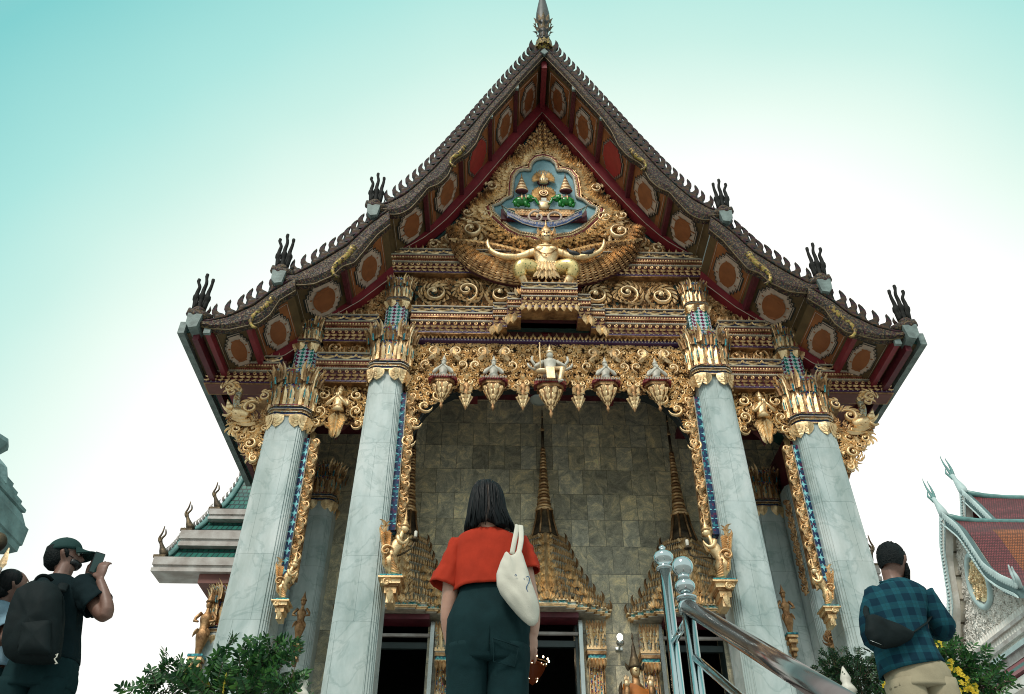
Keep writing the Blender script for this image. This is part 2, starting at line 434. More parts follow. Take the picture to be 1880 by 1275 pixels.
# ---- wall with three doorways, room behind it, porch ceiling
YW = 12.2
DX = 2.16
def wall():
    b = MB().mat('wall_tiles')
    xs = [(-4.3, -DX - .43, 0, 9.1), (-DX - .43, -DX + .43, 4.58, 9.1), (-DX + .43, -.47, 0, 9.1), (-.47, .47, 4.70, 9.1), (.47, DX - .43, 0, 9.1), (DX - .43, DX + .43, 4.58, 9.1), (DX + .43, 4.3, 0, 9.1)]
    for x0, x1, z0, z1 in xs: b.box(x0, x1, YW, YW + .35, z0 + .4, z1)
    return part(b, 'wall')
wall()
b = MB().mat('dark_void')  # near-black walls: the dimness of the interior is put into their colour
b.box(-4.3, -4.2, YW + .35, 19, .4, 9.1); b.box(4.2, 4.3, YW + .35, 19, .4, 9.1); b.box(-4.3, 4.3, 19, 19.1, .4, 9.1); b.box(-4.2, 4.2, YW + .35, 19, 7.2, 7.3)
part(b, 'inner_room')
b = MB().mat('dark_red'); b.box(-2.3, 2.3, 10.25, YW, 8.72, 8.8); b.box(-4.15, -2.3, 10.25, YW, 7.95, 8.03); b.box(2.3, 4.15, 10.25, YW, 7.95, 8.03)
b.mat('red_paint')
for x in (-1.2, 0, 1.2): b.box(x - .07, x + .07, 10.25, YW, 8.62, 8.718)
part(b, 'porch_ceiling')

# ---- columns
def column_plan(a, q):
    S = [(.70, 1), (.70, .94), (.80, .94), (.80, .88), (.88, .88), (.88, .80), (.94, .80), (.94, .70), (1, .70)]
    P = []
    for k in range(4):
        c, s = math.cos(-k * PI / 2), math.sin(-k * PI / 2)
        for x, y in S: P.append((a * (x * c - y * s), a * (x * s + y * c)))
    return P
def shaft(cx, cy, z0, z1, a0, a1):
    b = MB().mat('marble'); V = []
    for i in range(2):
        z, a = (z0, a0) if i == 0 else (z1, a1)
        V += [(cx + x, cy + y, z) for x, y in column_plan(a, 0)]
    b.grid(V, 2, len(V) // 2, True, True, False); return b

def faces8():
    for k in range(8):
        q = k * PI / 4; n = (math.sin(q), -math.cos(q), 0); ax = (math.cos(q), math.sin(q), 0); yield k, n, ax
def petal(b, x0, x1, z0, z1, W, d0, d1, flare=2.2, tip=0., body=.06, n=6):
    "tall lotus petal: x0->x1 sideways, d0->d1 outward"
    V = []
    for i in range(n):
        t = i / (n - 1); x = x0 + (x1 - x0) * t; z = z0 + (z1 - z0) * t; d = d0 + (d1 - d0) * t ** flare + tip * max(0, t - .75) ** 2 * 8
        w_ = W * .5 * (1 if t < .6 else max(.03, 1 - ((t - .6) / .4) ** 1.5)) * (.85 + .3 * t)
        V += [(x - w_, z, d), (x, z, d + body * W * 6 * (1 - .5 * t)), (x + w_, z, d)]
    b.grid(V, n, 3, smooth=False)
def capital(cx, cy, z0, k=1., bands=True, low=False):
    "lotus capital, z0 at the tips of its hanging collar; about 1.25 k high"
    b = MB()
    A = .262 * k
    zb = z0 + .20 * k
    # collar
    for q, n, ax in faces8():
        dg = q % 2; ap = A * (1.22 if dg else 1.); b.relief(cx, cy, 0, ax, (0, 0, 1), n)
        b.mat('gold_bright')
        for x in ((-.5, .5) if not dg else (0,)):
            w_ = .20 * k if not dg else .22 * k; xx = x * .26 * k; Lh = .20 * k * (1.15 if dg else 1)
            for kk, (s_, dd) in enumerate(((1, 0), (.72, .018), (.42, .034))):
                V = []; nn_ = 6
                for i in range(nn_):
                    t = i / (nn_ - 1); ww = w_ * .5 * s_ * (math.sin(PI * min(1, .32 + .68 * t)) ** .8 if t < 1 else .02)
                    V += [(xx - ww, zb + .02 * k - Lh * s_ * t - kk * .015, ap + .012 + dd + .02 * (1 - t)), (xx, zb + .02 * k - Lh * s_ * t - kk * .015, ap + .035 + dd + .02 * (1 - t)), (xx + ww, zb + .02 * k - Lh * s_ * t - kk * .015, ap + .012 + dd + .02 * (1 - t))]
                b.grid(V, nn_, 3, smooth=False)
    b.ident()
    z = zb + .01 * k
    for mt, h, a in (('gold', .03, 1.10), ('glass_blue', .06, 1.06), ('glass_silver', .022, 1.12), ('gold_dark', .055, 1.09), ('white_line', .018, 1.15), ('glass_blue', .055, 1.08), ('glass_silver', .022, 1.16), ('glass_red', .035, 1.13)):
        b.mat(mt); P = [(cx + x, cy + y) for x, y in column_plan(A * a, 0)]; b.prism(P, z, z + h * k * .62, 2); z += h * k * .62
    b.mat('gold')
    for q, n, ax in faces8():
        if q % 2 == 0: b.relief(cx, cy, 0, ax, (0, 0, 1), n); b.lozenge(0, zb + .115 * k, .05 * k, .022 * k, A * 1.09, .03)
    zf = z - .02 * k
    # core
    b.ident().mat('glass_jewel'); V = []
    for zz, a in ((0, .98), (.3, 1.02), (.5, 1.15), (.62, 1.32), (.66, 1.2)):
        V += [(cx + x, cy + y, zf + zz * k) for x, y in column_plan(A * a, 0)]
    b.grid(V, 5, 36, True, True, False)
    for q, n, ax in faces8():
        dg = q % 2; b.relief(cx, cy, 0, ax, (0, 0, 1), n); f = 1.24 if dg else 1.
        xs = [-.105, 0, .105] if dg else [-.2, -.1, 0, .1, .2]
        for i, x in enumerate(xs):      # first ring, gold with a turquoise heart
            x *= k; b.mat('gold_bright'); petal(b, x, x * 1.05, zf - .01, zf + .33 * k, .088 * k, A * f * 1.02, A * f * 1.10, 1.6, .0, .05, 5)
            if i % 2 == 0 or dg:
                b.mat('gold_pale'); V = [(x - .018 * k, zf + .10 * k, A * f * 1.04 + .040 * k), (x + .018 * k, zf + .10 * k, A * f * 1.04 + .040 * k), (x + .018 * k, zf + .24 * k, A * f * 1.06 + .040 * k), (x, zf + .28 * k, A * f * 1.06 + .042 * k), (x - .018 * k, zf + .24 * k, A * f * 1.06 + .040 * k)]
                b.add(V, [(0, 1, 2, 3, 4)]); b.mat('glass_teal'); b.add([(vx * .5 + x * .5, vz * .84 + (zf + .185 * k) * .16, vd + .004) for vx, vz, vd in V], [(0, 1, 2, 3, 4)])
        xs = [-.09, -.03, .03, .09] if dg else [-.25, -.18, -.11, -.037, .037, .11, .18, .25]
        for i, x in enumerate(xs):      # second ring, mirror glass edged in gold
            x *= k; b.mat('gold_dark' if i % 2 else 'gold'); petal(b, x, x * 1.12, zf + .16 * k, zf + .56 * k, .065 * k, A * f * 1.0, A * f * 1.15, 2.6, .0, .05, 6)
            b.mat('glass_teal'); dd = A * f * 1.07 + .03 * k
            if i % 2: b.add([(x - .012 * k, zf + .36 * k, dd), (x + .012 * k, zf + .36 * k, dd), (x * 1.06 + .012 * k, zf + .47 * k, dd + .02 * k), (x * 1.06 - .012 * k, zf + .47 * k, dd + .02 * k)], [(0, 1, 2, 3)])
        xs = [-.16, -.10, -.03, .03, .10, .16] if dg else [-.26, -.20, -.14, -.08, -.027, .027, .08, .14, .20, .26]
        for i, x in enumerate(xs):      # top ring, curling outwards
            x *= k; b.mat('gold' if i % 2 else 'gold_pale'); hh = .66 + .02 * ((i * 7 + q * 3) % 3)
            petal(b, x, x * 1.24, zf + .40 * k, zf + hh * k, .060 * k, A * f * 1.07, A * f * (1.34 if i % 2 else 1.28), 2.4, .04 * k, .035, 7)
            if i < len(xs) - 1:
                xm = x + .03 * k; b.mat('gold_dark'); petal(b, xm, xm * 1.2, zf + .38 * k, zf + (hh - .10) * k, .055 * k, A * f * 1.12, A * f * 1.30, 2.2, .04 * k, .06, 6)
    return b
IX, OX = 2.39, 3.69
CY = 9.97
col = shaft(IX, CY, .4, 7.50, .318, .234)
c0 = part(col, 'column')
cap0 = part(capital(2.375, CY, 7.23), 'capital', c0)
col = shaft(OX, CY, .4, 6.66, .33, .266)
c1 = part(col, 'column')
cap1 = dup(cap0, c1); cap1.location = (OX - 2.39, 0, -.835)
def neck(cx, z0, z1, zc, k):
    b = MB().mat('neck_mosaic'); b.prism([(cx + x * .17 / 1, CY + y * .17) for x, y in column_plan(1, 0)], z0, z1, 2)
    return b
n0 = part(neck(2.36, 8.2, 8.85, 0, 1), 'mosaic_neck', c0)
k0 = part(capital(2.36, CY, 8.73, .62), 'upper_capital', c0)
n1 = part(neck(3.63, 7.34, 8.0, 0, 1), 'mosaic_neck', c1)
k1 = dup(k0, c1); k1.location = (3.64 - 2.36, 0, -.89)

# ---- strips of mosaic and braided gold down the inner side of each column
def braid(b, pts, wd, r):
    "interlaced scrollwork running down pts (x, z)"
    P = np.array(pts); seg = np.linalg.norm(np.diff(P, axis=0), axis=1); S = np.concatenate([[0], np.cumsum(seg)]); n = int(S[-1] / (r * 1.35))
    rng = random.Random(5)
    for i in range(n):
        s_ = (i + .5) * S[-1] / n; x = np.interp(s_, S, P[:, 0]); z = np.interp(s_, S, P[:, 1]); h = 1 if i % 2 else -1
        b.scroll(x + h * wd * .16, z, r * .78, PI / 2 * h + .4, h, 1.0, .27, .02, .8, 11); b.leaf(x + h * wd * .45, z + r * .5, -PI / 2 - h * 1.3, r * 1.3, r * .5, h * 1.4, .0, .6); b.leaf(x - h * wd * .5, z - r * .4, -PI / 2 + h * 1.2, r * 1.2, r * .5, -h * 1.3, .0, .6)
        b.leaf(x - h * wd * .3, z + r * .3, -PI / 2 + h * .9, r * 1.7, r * .8, -h * 1.2, .02, .6)
        b.leaf(x + h * wd * .3, z - r * .2, -PI / 2 - h * .5, r * 1.6, r * .7, h * 1.5, .03, .6)
def strip(cx_top, cx_bot, ztop, zbot, name='column_strip'):
    b = MB().mat('cross_mosaic'); y0 = 9.86; e0, e1 = cx_top, cx_bot
    V = [(e0 + .02, y0, ztop), (e0 - .075, y0, ztop), (e1 - .075, y0, zbot), (e1 + .02, y0, zbot)]
    V += [(x, y + .14, z) for x, y, z in V]
    b.add(V, [(0, 1, 2, 3), (7, 6, 5, 4), (1, 5, 6, 2), (0, 4, 5, 1), (3, 2, 6, 7), (0, 3, 7, 4)])
    b.mat('white_line').tube([(e0 - .078, y0 - .004, ztop), (e1 - .078, y0 - .004, zbot)], .008, 4)
    b.mat('gold_dark'); V = [(e0 - .08, y0 + .02, ztop), (e0 - .20, y0 + .02, ztop), (e1 - .20, y0 + .02, zbot), (e1 - .08, y0 + .02, zbot)]; V += [(x, y + .08, z) for x, y, z in V]
    b.add(V, [(0, 1, 2, 3), (7, 6, 5, 4), (1, 5, 6, 2), (0, 4, 5, 1), (3, 2, 6, 7), (0, 3, 7, 4)])
    b.relief(0, y0 + .02, 0).mat('gold'); braid(b, [(e0 - .145, ztop), (e1 - .145, zbot)], .13, .085)
    return b
s0 = part(strip(2.155, 2.115, 7.15, 4.98), 'column_strip', c0)
s1 = part(strip(3.42, 3.40, 6.35, 4.30), 'column_strip', c1)

# ---- cornices
def cornice(b, x0, x1, zt, y0, buds=True, fringe=True, k=1.):
    "zt: top of the lozenge band; everything hangs down from there about .5 k"
    L_ = lambda mt, za, zb_, out: b.ident().mat(mt).box(x0, x1, y0 - out, y0 + .26, zt - zb_ * k, zt - za * k)
    L_('white_line', -.012, .004, .085); L_('glass_navy', .004, .115, .060); L_('white_line', .115, .135, .085)
    L_('glass_red', .135, .200, .060); L_('gold_dark', .200, .218, .072); L_('glass_red', .218, .262, .045); L_('white_line', .262, .280, .058)
    L_('dark_red', .280, .46 if fringe else .33, .01)
    if fringe: L_('purple_line', .468, .492, .025); L_('gold_dark', .492, .506, .02)
    b.relief(0, y0, 0)
    b.mat('gold_bright')
    n = max(1, int(round((x1 - x0) / (.30 * k))))
    for i in range(n):
        x = x0 + (i + .5) * (x1 - x0) / n; a = (x1 - x0) / n * .5
        b.lozenge(x, zt - .06 * k, a * .86, .046 * k, .062, .022); b.mat('gold_dark'); b.lozenge(x, zt - .06 * k, a * .45, .02 * k, .080, .018); b.mat('gold_bright')
        for s_ in (-1, 1):
            b.leaf(x + s_ * a * .45, zt - .06 * k, (PI if s_ < 0 else 0), a * .42, .05 * k, 0, .07, .5, n=4)
            b.leaf(x + s_ * a * 1.0, zt - .015 * k, -PI / 2 - s_ * .6, .075 * k, .035 * k, 0, .062, .6, n=4)
    b.mat('gold'); b.beads(x0, x1, zt - .168 * k, .020 * k, .045 * k, .060); b.mat('gold_dark'); b.beads(x0, x1, zt - .24 * k, .015 * k, .034 * k, .045)
    if buds:
        b.mat('gold'); b.row(x0, x1, zt + .012, .115 * k, lambda x, z, i: b.bud(x, z, .125 * k, .10 * k, .02))
    if fringe:
        b.mat('gold')
        def fr(x, z, i):
            b.scroll(x, z - .33 * k, .042 * k, PI * .5, -1, 1., .30, .045, .7, 9)
            b.leaf(x - .05 * k, z - .375 * k, -.2, .12 * k, .045 * k, .9, .03, .7); b.leaf(x - .03 * k, z - .42 * k, -.5, .10 * k, .04 * k, .9, .02, .7)
        b.row(x0, x1, zt, .105 * k, fr)
        b.mat('white_line'); b.beads(x0, x1, zt - .476 * k, .009, .07, .036)
# upper cornice (pediment foot)
b = MB(); cornice(b, -2.56, -.55, 10.03, 9.86, k=.98); cornice(b, .55, 2.56, 10.03, 9.86, k=.98); cornice(b, -.55, .55, 9.6, 9.86, buds=False, fringe=False); part(b, 'pediment_cornice')
# main entablature between the inner columns, stepping up over the middle
for s_ in (-1, 1):
    b = MB(); x0, x1 = (-2.12, -.86) if s_ < 0 else (.86, 2.12); cornice(b, x0, x1, 8.71, 9.80, k=.98); part(b, 'entablature')
b = MB()
for s_ in (-1, 1):
    cornice(b, *((-.86, -.64) if s_ < 0 else (.64, .86)), 8.72, 9.72, k=.86, buds=False); cornice(b, *((-.64, -.43) if s_ < 0 else (.43, .64)), 8.82, 9.60, k=.88, buds=False)
cornice(b, -.43, .43, 8.92, 9.46, k=.90)
b.ident().mat('dark_red').box(-.86, .86, 9.78, 10.1, 8.62, 8.80)
b.relief(0, 9.44, 0).mat('gold_bright')
for i in range(9):
    a = -.4 + i * .1; b.leaf(a, 8.52, -PI / 2 + a * .6, .13, .075, 0, .0, .5); b.scroll(a + .05, 8.53, .03, 0, 1, 1, .3)
for i in (-1, 1):
    for j, (xx, zz, yy) in enumerate(((.52, 8.42, .12), (.60, 8.40, .12), (.74, 8.33, .26), (.83, 8.3, .26))): b.leaf(i * xx, zz, -PI / 2 + i * .5, .19, .11, -i * .8, -yy, .5)
part(b, 'central_balcony')
b = MB(); cornice(b, 2.62, 3.42, 8.56, 9.86, k=.98); part(b, 'side_cornice'); 
sc0 = bpy.data.objects['side_cornice']
b = MB(); cornice(b, 2.58, 3.44, 7.77, 9.82, k=.98); sc1 = part(b, 'side_cornice')
b = MB(); cornice(b, 3.96, 5.02, 7.72, 9.86, k=.92); b.ident().mat('underside').box(3.9, 5.0, 9.86, 10.1, 7.25, 7.7); sc2 = part(b, 'outer_cornice')

# ---- carved panels: dark ground with pierced scrollwork
def big_scrolls(b, x0, x1, z0, z1, seed, r):
    rng = random.Random(seed); n = int((x1 - x0) / (2.0 * r)); zc = (z0 + z1) / 2
    for i in range(n):
        x = x0 + (i + .5) * (x1 - x0) / n; h = 1 if i % 2 else -1; z = zc + h * r * .12
        b.scroll(x, z, r * .86, -h * PI / 2, h, 1.35, .135, .05, .6, 20)
        for kk in range(16):
            q = -h * PI / 2 + h * kk * .42; rr_ = r * (.95 - .02 * kk); b.leaf(x + rr_ * math.cos(q), z + rr_ * math.sin(q), q + h * .9, r * rng.uniform(.45, .8), r * .20, h * 1.5, .03, .8, .05)
        for kk in range(9):
            q = rng.uniform(0, 6.28); b.leaf(x + r * .5 * math.cos(q), z + r * .5 * math.sin(q), q + h, r * .42, r * .15, h * 1.4, .06, .8)
b = MB().mat('dark_green_back'); b.box(-2.12, 2.12, 9.98, 10.2, 8.62, 9.62); b.relief(0, 9.975, 0).mat('gold_dark'); b.fill([(-2.1, 8.8), (2.1, 8.8), (2.1, 9.55), (-2.1, 9.55)], .042, 40, jit=.5); b.relief(0, 9.97, 0).mat('gold_pale')
for x0, x1, sd_ in ((-2.08, -.5, 3), (.5, 2.08, 3)): big_scrolls(b, x0, x1, 8.88, 9.50, sd_, .235)
b.mat('gold'); b.fill([(-.55, 8.75), (.55, 8.75), (.55, 9.55), (-.55, 9.55)], .06, 4, d=.02)
b.fill([(.5, 8.74), (2.1, 8.74), (2.1, 9.5), (.5, 9.5)], .05, 6, inner=lambda x, z: 8.90 < z < 9.42)
b.fill([(-2.1, 8.74), (-.5, 8.74), (-.5, 9.5), (-2.1, 9.5)], .05, 6, inner=lambda x, z: 8.90 < z < 9.42)
part(b, 'scroll_frieze')
# small side fields
b = MB().mat('dark_green_back'); b.box(2.55, 3.5, 9.98, 10.2, 7.6, 8.15); b.relief(0, 9.97, 0).mat('gold')
big_scrolls(b, 2.66, 3.40, 7.82, 8.12, 9, .16); b.fill([(2.6, 7.78), (3.45, 7.78), (3.45, 8.1), (2.6, 8.1)], .05, 2)
sf = part(b, 'side_frieze')
b = MB().mat('dark_green_back'); b.prism([(2.45, 8.55), (3.55, 8.55), (2.55, 9.50), (2.45, 9.50)], 10.0, 10.2); b.relief(0, 9.99, 0).mat('gold_dark')
b.fill([(2.5, 8.58), (3.5, 8.58), (2.62, 9.42), (2.5, 9.42)], .075, 8); b.mat('gold'); b.fill([(2.5, 8.6), (3.3, 8.6), (2.6, 9.3)], .06, 18, d=.03)
sg = part(b, 'corner_carving')
b = MB().mat('dark_green_back'); b.prism([(3.85, 7.7), (4.6, 7.7), (3.85, 8.35)], 10.0, 10.2); b.relief(0, 9.99, 0).mat('gold_dark'); b.fill([(3.88, 7.72), (4.45, 7.72), (3.88, 8.2)], .06, 8)
sh = part(b, 'outer_carving')

# ---- arch valance with figures and pendants
def valance():
    b = MB(); arch = [(-2.1, 8.24), (2.1, 8.24)]
    low = [(2.10, 6.10), (2.02, 6.35), (1.93, 6.62), (1.80, 6.90), (1.63, 7.10), (1.38, 7.24), (.9, 7.32), (.4, 7.34), (0, 7.34)]
    P = [(-2.12, 8.24)] + [(-x, z) for x, z in low] + [(x, z) for x, z in low[::-1][1:]] + [(2.12, 8.24)]
    b.mat('dark_void'); b.prism(P, 9.98, 10.12); b.relief(0, 9.97, 0).mat('gold_dark')
    b.fill([(0, 7.36), (.9, 7.34), (1.4, 7.28), (1.66, 7.12), (1.84, 6.92), (1.95, 6.62), (2.08, 6.2), (2.1, 8.2), (0, 8.2)], .050, 21, True, d=-.01)
    b.mat('gold_bright'); b.fill([(0, 7.36), (.9, 7.34), (1.4, 7.28), (1.66, 7.12), (1.84, 6.92), (1.95, 6.62), (2.08, 6.2), (2.1, 8.2), (0, 8.2)], .066, 11, True, d=.03)
    # larger scrolls arching over each seated figure and along the curve
    for s_ in (-1, 1):
        for xc in (.83, 1.57):
            b.mat('gold_pale')
            for h in (-1, 1):
                b.scroll(s_ * xc + h * .17, 7.93, .10, PI / 2 * h + PI / 2, -h, 1.2, .2, .1); b.scroll(s_ * xc + h * .27, 7.68, .09, -PI / 2, h, 1.2, .2, .1)
                for kk in range(4): b.leaf(s_ * xc + h * (.12 + .04 * kk), 7.86 - kk * .03, PI / 2 + h * (.2 + .25 * kk), .2, .07, -h * 1.4, .12, .6)
        pts = [(2.0, 6.3), (1.93, 6.6), (1.80, 6.88), (1.62, 7.08)]
        for i, (x, z) in enumerate(pts): b.mat('gold_bright'); b.scroll(s_ * x, z + .04, .11, PI if s_ > 0 else 0, s_, 1.3, .22, .09, .7, 18)
    b.ident().mat('purple_line').box(-2.1, 2.1, 9.86, 10.02, 8.14, 8.19); b.relief(0, 9.86, 0).mat('gold_bright'); b.row(-2.1, 2.1, 8.19, .12, lambda x, z, i: b.bud(x, z, .10, .11, .0)); b.mat('white_line'); b.beads(-2.1, 2.1, 8.165, .012, .05)
    return b
va = part(valance(), 'arch_valance')
def pendant_big(x, z, k=1.):
    b = MB().relief(0, 9.80, 0).ident().mat('glass_red')
    lay = [(.21, .05, 'glass_red'), (.17, .05, 'gold_dark'), (.13, .02, 'white_line'), (.14, .03, 'gold_bright')]
    zz = z
    for w_, h, mt in lay: b.mat(mt).prism([(x - w_ * k, 9.98), (x - w_ * k, 9.90 - w_ * .3 * k), (x - w_ * .6 * k, 9.86 - w_ * .5 * k), (x + w_ * .6 * k, 9.86 - w_ * .5 * k), (x + w_ * k, 9.90 - w_ * .3 * k), (x + w_ * k, 9.98)], zz - h * k, zz, 2); zz -= h * k
    b.mat('white_line'); b.relief(0, 9.76, 0); b.row(x - .2 * k, x + .2 * k, z, .035, lambda a, c, i: b.leaf(a, c - .045, PI / 2, .05, .03, 0, .02, .4, n=4))
    b.ident().mat('gold_dark').lathe([(.125 * k, zz - z), (.10 * k, zz - z - .10 * k), (.055 * k, zz - z - .20 * k), (.02 * k, zz - z - .27 * k), (.018 * k, zz - z - .31 * k), (.030 * k, zz - z - .335 * k), (.004, zz - z - .40 * k)], (x, 9.86, z), 10)
    b.mat('gold_bright')
    for q, n, ax in faces8():
        b.relief(x, 9.86, 0, ax, (0, 0, 1), n)
        for r_ in range(4):
            w_ = (.115 - .028 * r_) * k
            for j in (-.5, .5) if r_ < 3 else (0,): b.leaf(j * w_ * .8, zz - r_ * .062 * k, -PI / 2, .10 * k, .075 * k * (1 - .15 * r_), 0, w_ * .98, .5, -.02)
    return b
def pendant_small(x, z):
    b = MB().mat('gold_dark').lathe([(.03, .10), (.075, .04), (.06, -.06), (.075, -.13), (.085, -.16), (.055, -.24), (.02, -.31), (.028, -.335), (.003, -.39)], (x, 9.86, z), 10)
    b.relief(x, 9.80, z).mat('gold_bright')
    for s_ in (-1, 1):
        b.scroll(s_ * .05, .03, .05, PI / 2, -s_, 1.1, .3, .03, .7, 11); b.leaf(s_ * .03, .12, PI / 2 + s_ * .9, .13, .06, -s_ * 1.5, .02, .6); b.leaf(s_ * .07, -.02, -PI / 2 - s_ * .2, .13, .06, s_ * .9, .02, .6); b.leaf(s_ * .02, -.14, s_ * .25 + (0 if s_ > 0 else PI), .09, .045, s_ * 1., .03, .6)
    for q, n, ax in faces8():
        b.relief(x, 9.86, z, ax, (0, 0, 1), n)
        for r_ in range(3): b.leaf(0, -.15 - r_ * .055, -PI / 2, .085, .06 - .012 * r_, 0, .075 - .022 * r_, .5, -.02)
    return b
def praying(x, z, k=1., mat='statue_white', y=9.84):
    "small half figure with palms pressed together before the chest"
    b = MB().mat(mat); P = lambda a, c, d: (x + a * k, y - d * k, z + c * k)
    b.lathe([(.085, 0), (.075, .05), (.055, .10), (.075, .17), (.07, .20), (.03, .225), (.026, .25)], (x, y, z), 12, sx=k, sy=k * .7) if k == 1 else b.lathe([(.085 * k, 0), (.075 * k, .05 * k), (.055 * k, .10 * k), (.075 * k, .17 * k), (.07 * k, .20 * k), (.03 * k, .225 * k), (.026 * k, .25 * k)], (x, y, z), 12, sy=.7)
    b.ball(P(0, .285, 0), .042 * k, 10, 8, (.85, .9, 1.15)); b.lathe([(.044 * k, .30 * k), (.034 * k, .33 * k), (.020 * k, .36 * k), (.004 * k, .42 * k)], (x, y, z), 10)
    for s_ in (-1, 1):
        b.tube([P(s_ * .07, .185, 0), P(s_ * .115, .13, .02), P(s_ * .135, .06, .05), P(s_ * .12, .045, .07), P(s_ * .07, .10, .10), P(s_ * .012, .155, .115)], [.024 * k, .025 * k, .024 * k, .024 * k, .018 * k, .012 * k], 8)
        b.tube([P(s_ * .01, .14, .115), P(s_ * .01, .19, .12), P(s_ * .005, .215, .115)], [.014 * k, .013 * k, .005 * k], 6)
    return b
PX = [(-1.57, 1), (-1.22, 0), (-.83, 1), (-.40, 0), (.39, 0), (.81, 1), (1.20, 0), (1.57, 1)]
pb = part(pendant_big(.82, 7.40), 'pendant'); ps = part(pendant_small(.40, 7.25), 'pendant')
for x, bg_ in PX:
    if x == .81: continue
    if x == .39: continue
    src, x0 = (pb, .82) if bg_ else (ps, .40)
    o = dup(src, T); o.location = (x - x0, 0, 0.02 if abs(x) > 1.4 else 0)
part(pendant_big(0, 7.36, 1.12), 'pendant')
fg = part(praying(.82, 7.42), 'seated_figure')
for x in (-1.57, -.83, 1.57): dup(fg, T, location=(x - .82, 0, 0))
fg['label'] = 'small white praying figure seated in the gold valance'
# the larger seated white figure with staff and several arms
b = MB().mat('statue_white'); y = 9.78; z = 7.42
b.lathe([(.11, 0), (.10, .08), (.075, .15), (.095, .25), (.10, .29), (.04, .32), (.034, .35)], (0, y, z), 12, sy=.7)
b.ball((0, y, z + .40), .062, 12, 9, (.85, .9, 1.12))
for s_ in (-1, 1):
    b.tube([(s_ * .10, y, z + .28), (s_ * .19, y - .02, z + .20), (s_ * .22, y - .06, z + .13), (s_ * .12, y - .12, z + .17)], [.03, .028, .024, .018], 8)
    b.tube([(s_ * .10, y + .03, z + .27), (s_ * .22, y + .02, z + .22), (s_ * .27, y, z + .30), (s_ * .26, y, z + .37)], [.028, .026, .022, .016], 8)
    b.tube([(s_ * .09, y + .05, z + .26), (s_ * .24, y + .04, z + .16), (s_ * .31, y, z + .18), (s_ * .33, y, z + .24)], [.026, .024, .02, .014], 8)
b.mat('gold_pale').tube([(-.15, y - .14, z - .02), (-.155, y - .14, z + .50)], .009, 6); b.ball((-.155, y - .14, z + .51), .016, 6, 5)
b.lathe([(.066, .42), (.06, .45), (.05, .47), (.03, .50), (.02, .54), (.003, .62)], (0, y, z), 12)
b.mat('gold_pale').ball((-.12, y - .10, z + .02), .07, 10, 7, (1.5, .9, .55)); b.tube([(.05, y - .10, z + .05), (.17, y - .15, z + .03), (.13, y - .15, z - .16), (.12, y - .17, z - .19)], [.05, .05, .035, .025], 8)
b.prism([(-.07, z + .06), (.05, z + .06), (.06, z - .14), (-.06, z - .14)], y - .16, y - .12)
b.mat('statue_white').tube([(.13, y - .15, z - .12), (.12, y - .16, z - .20), (.16, y - .22, z - .22)], [.03, .022, .016], 7)
ff = part(b, 'seated_figure'); ff['label'] = 'larger white seated figure with several arms holding a staff'
# side bays: pierced pendant carving with a praying figure
b = MB().mat('dark_red'); P = [(2.60, 7.30), (2.60, 6.62), (2.74, 6.72), (2.86, 6.74), (2.98, 6.60), (3.04, 6.46), (3.12, 6.60), (3.24, 6.72), (3.36, 6.66), (3.42, 6.45), (3.46, 6.1), (3.46, 7.30)]
b.prism([(x, z) for x, z in P], 10.0, 10.08); b.relief(0, 9.99, 0)
b.mat('gold_dark'); b.fill(P, .07, 3, d=0); b.mat('gold_bright'); b.fill(P, .095, 31, d=.04)
for s_ in (-1, 1):
    b.mat('gold_bright'); b.scroll(3.03 + s_ * .24, 7.10, .10, PI / 2, s_, 1.3, .22, .1, .7, 18); b.scroll(3.03 + s_ * .26, 6.82, .10, PI / 2 * 3, -s_, 1.3, .22, .1, .7, 18); b.scroll(3.03 + s_ * .30, 6.62, .09, 0, s_, 1.3, .22, .08, .7, 18)
    for kk in range(6): b.leaf(3.03 + s_ * .03, 6.78 - kk * .05, -PI / 2 + s_ * (1.0 - .14 * kk), .16, .08, -s_ * .9, .10, .6)
for kk in range(4): b.leaf(3.03, 6.74 - .07 * kk, -PI / 2, .16, .09 - .015 * kk, 0, .1 + .01 * kk, .7)
b.scroll(3.03, 7.22, .05, 0, 1, 1., .3, .1)
bp = part(b, 'bay_carving')
bf = part(praying(3.03, 6.80, 1.12, 'gold_bright', 9.84), 'seated_figure', bp)
SYM = [c0, c1, sc0, sc1, sc2, sf, sg, sh, bp]
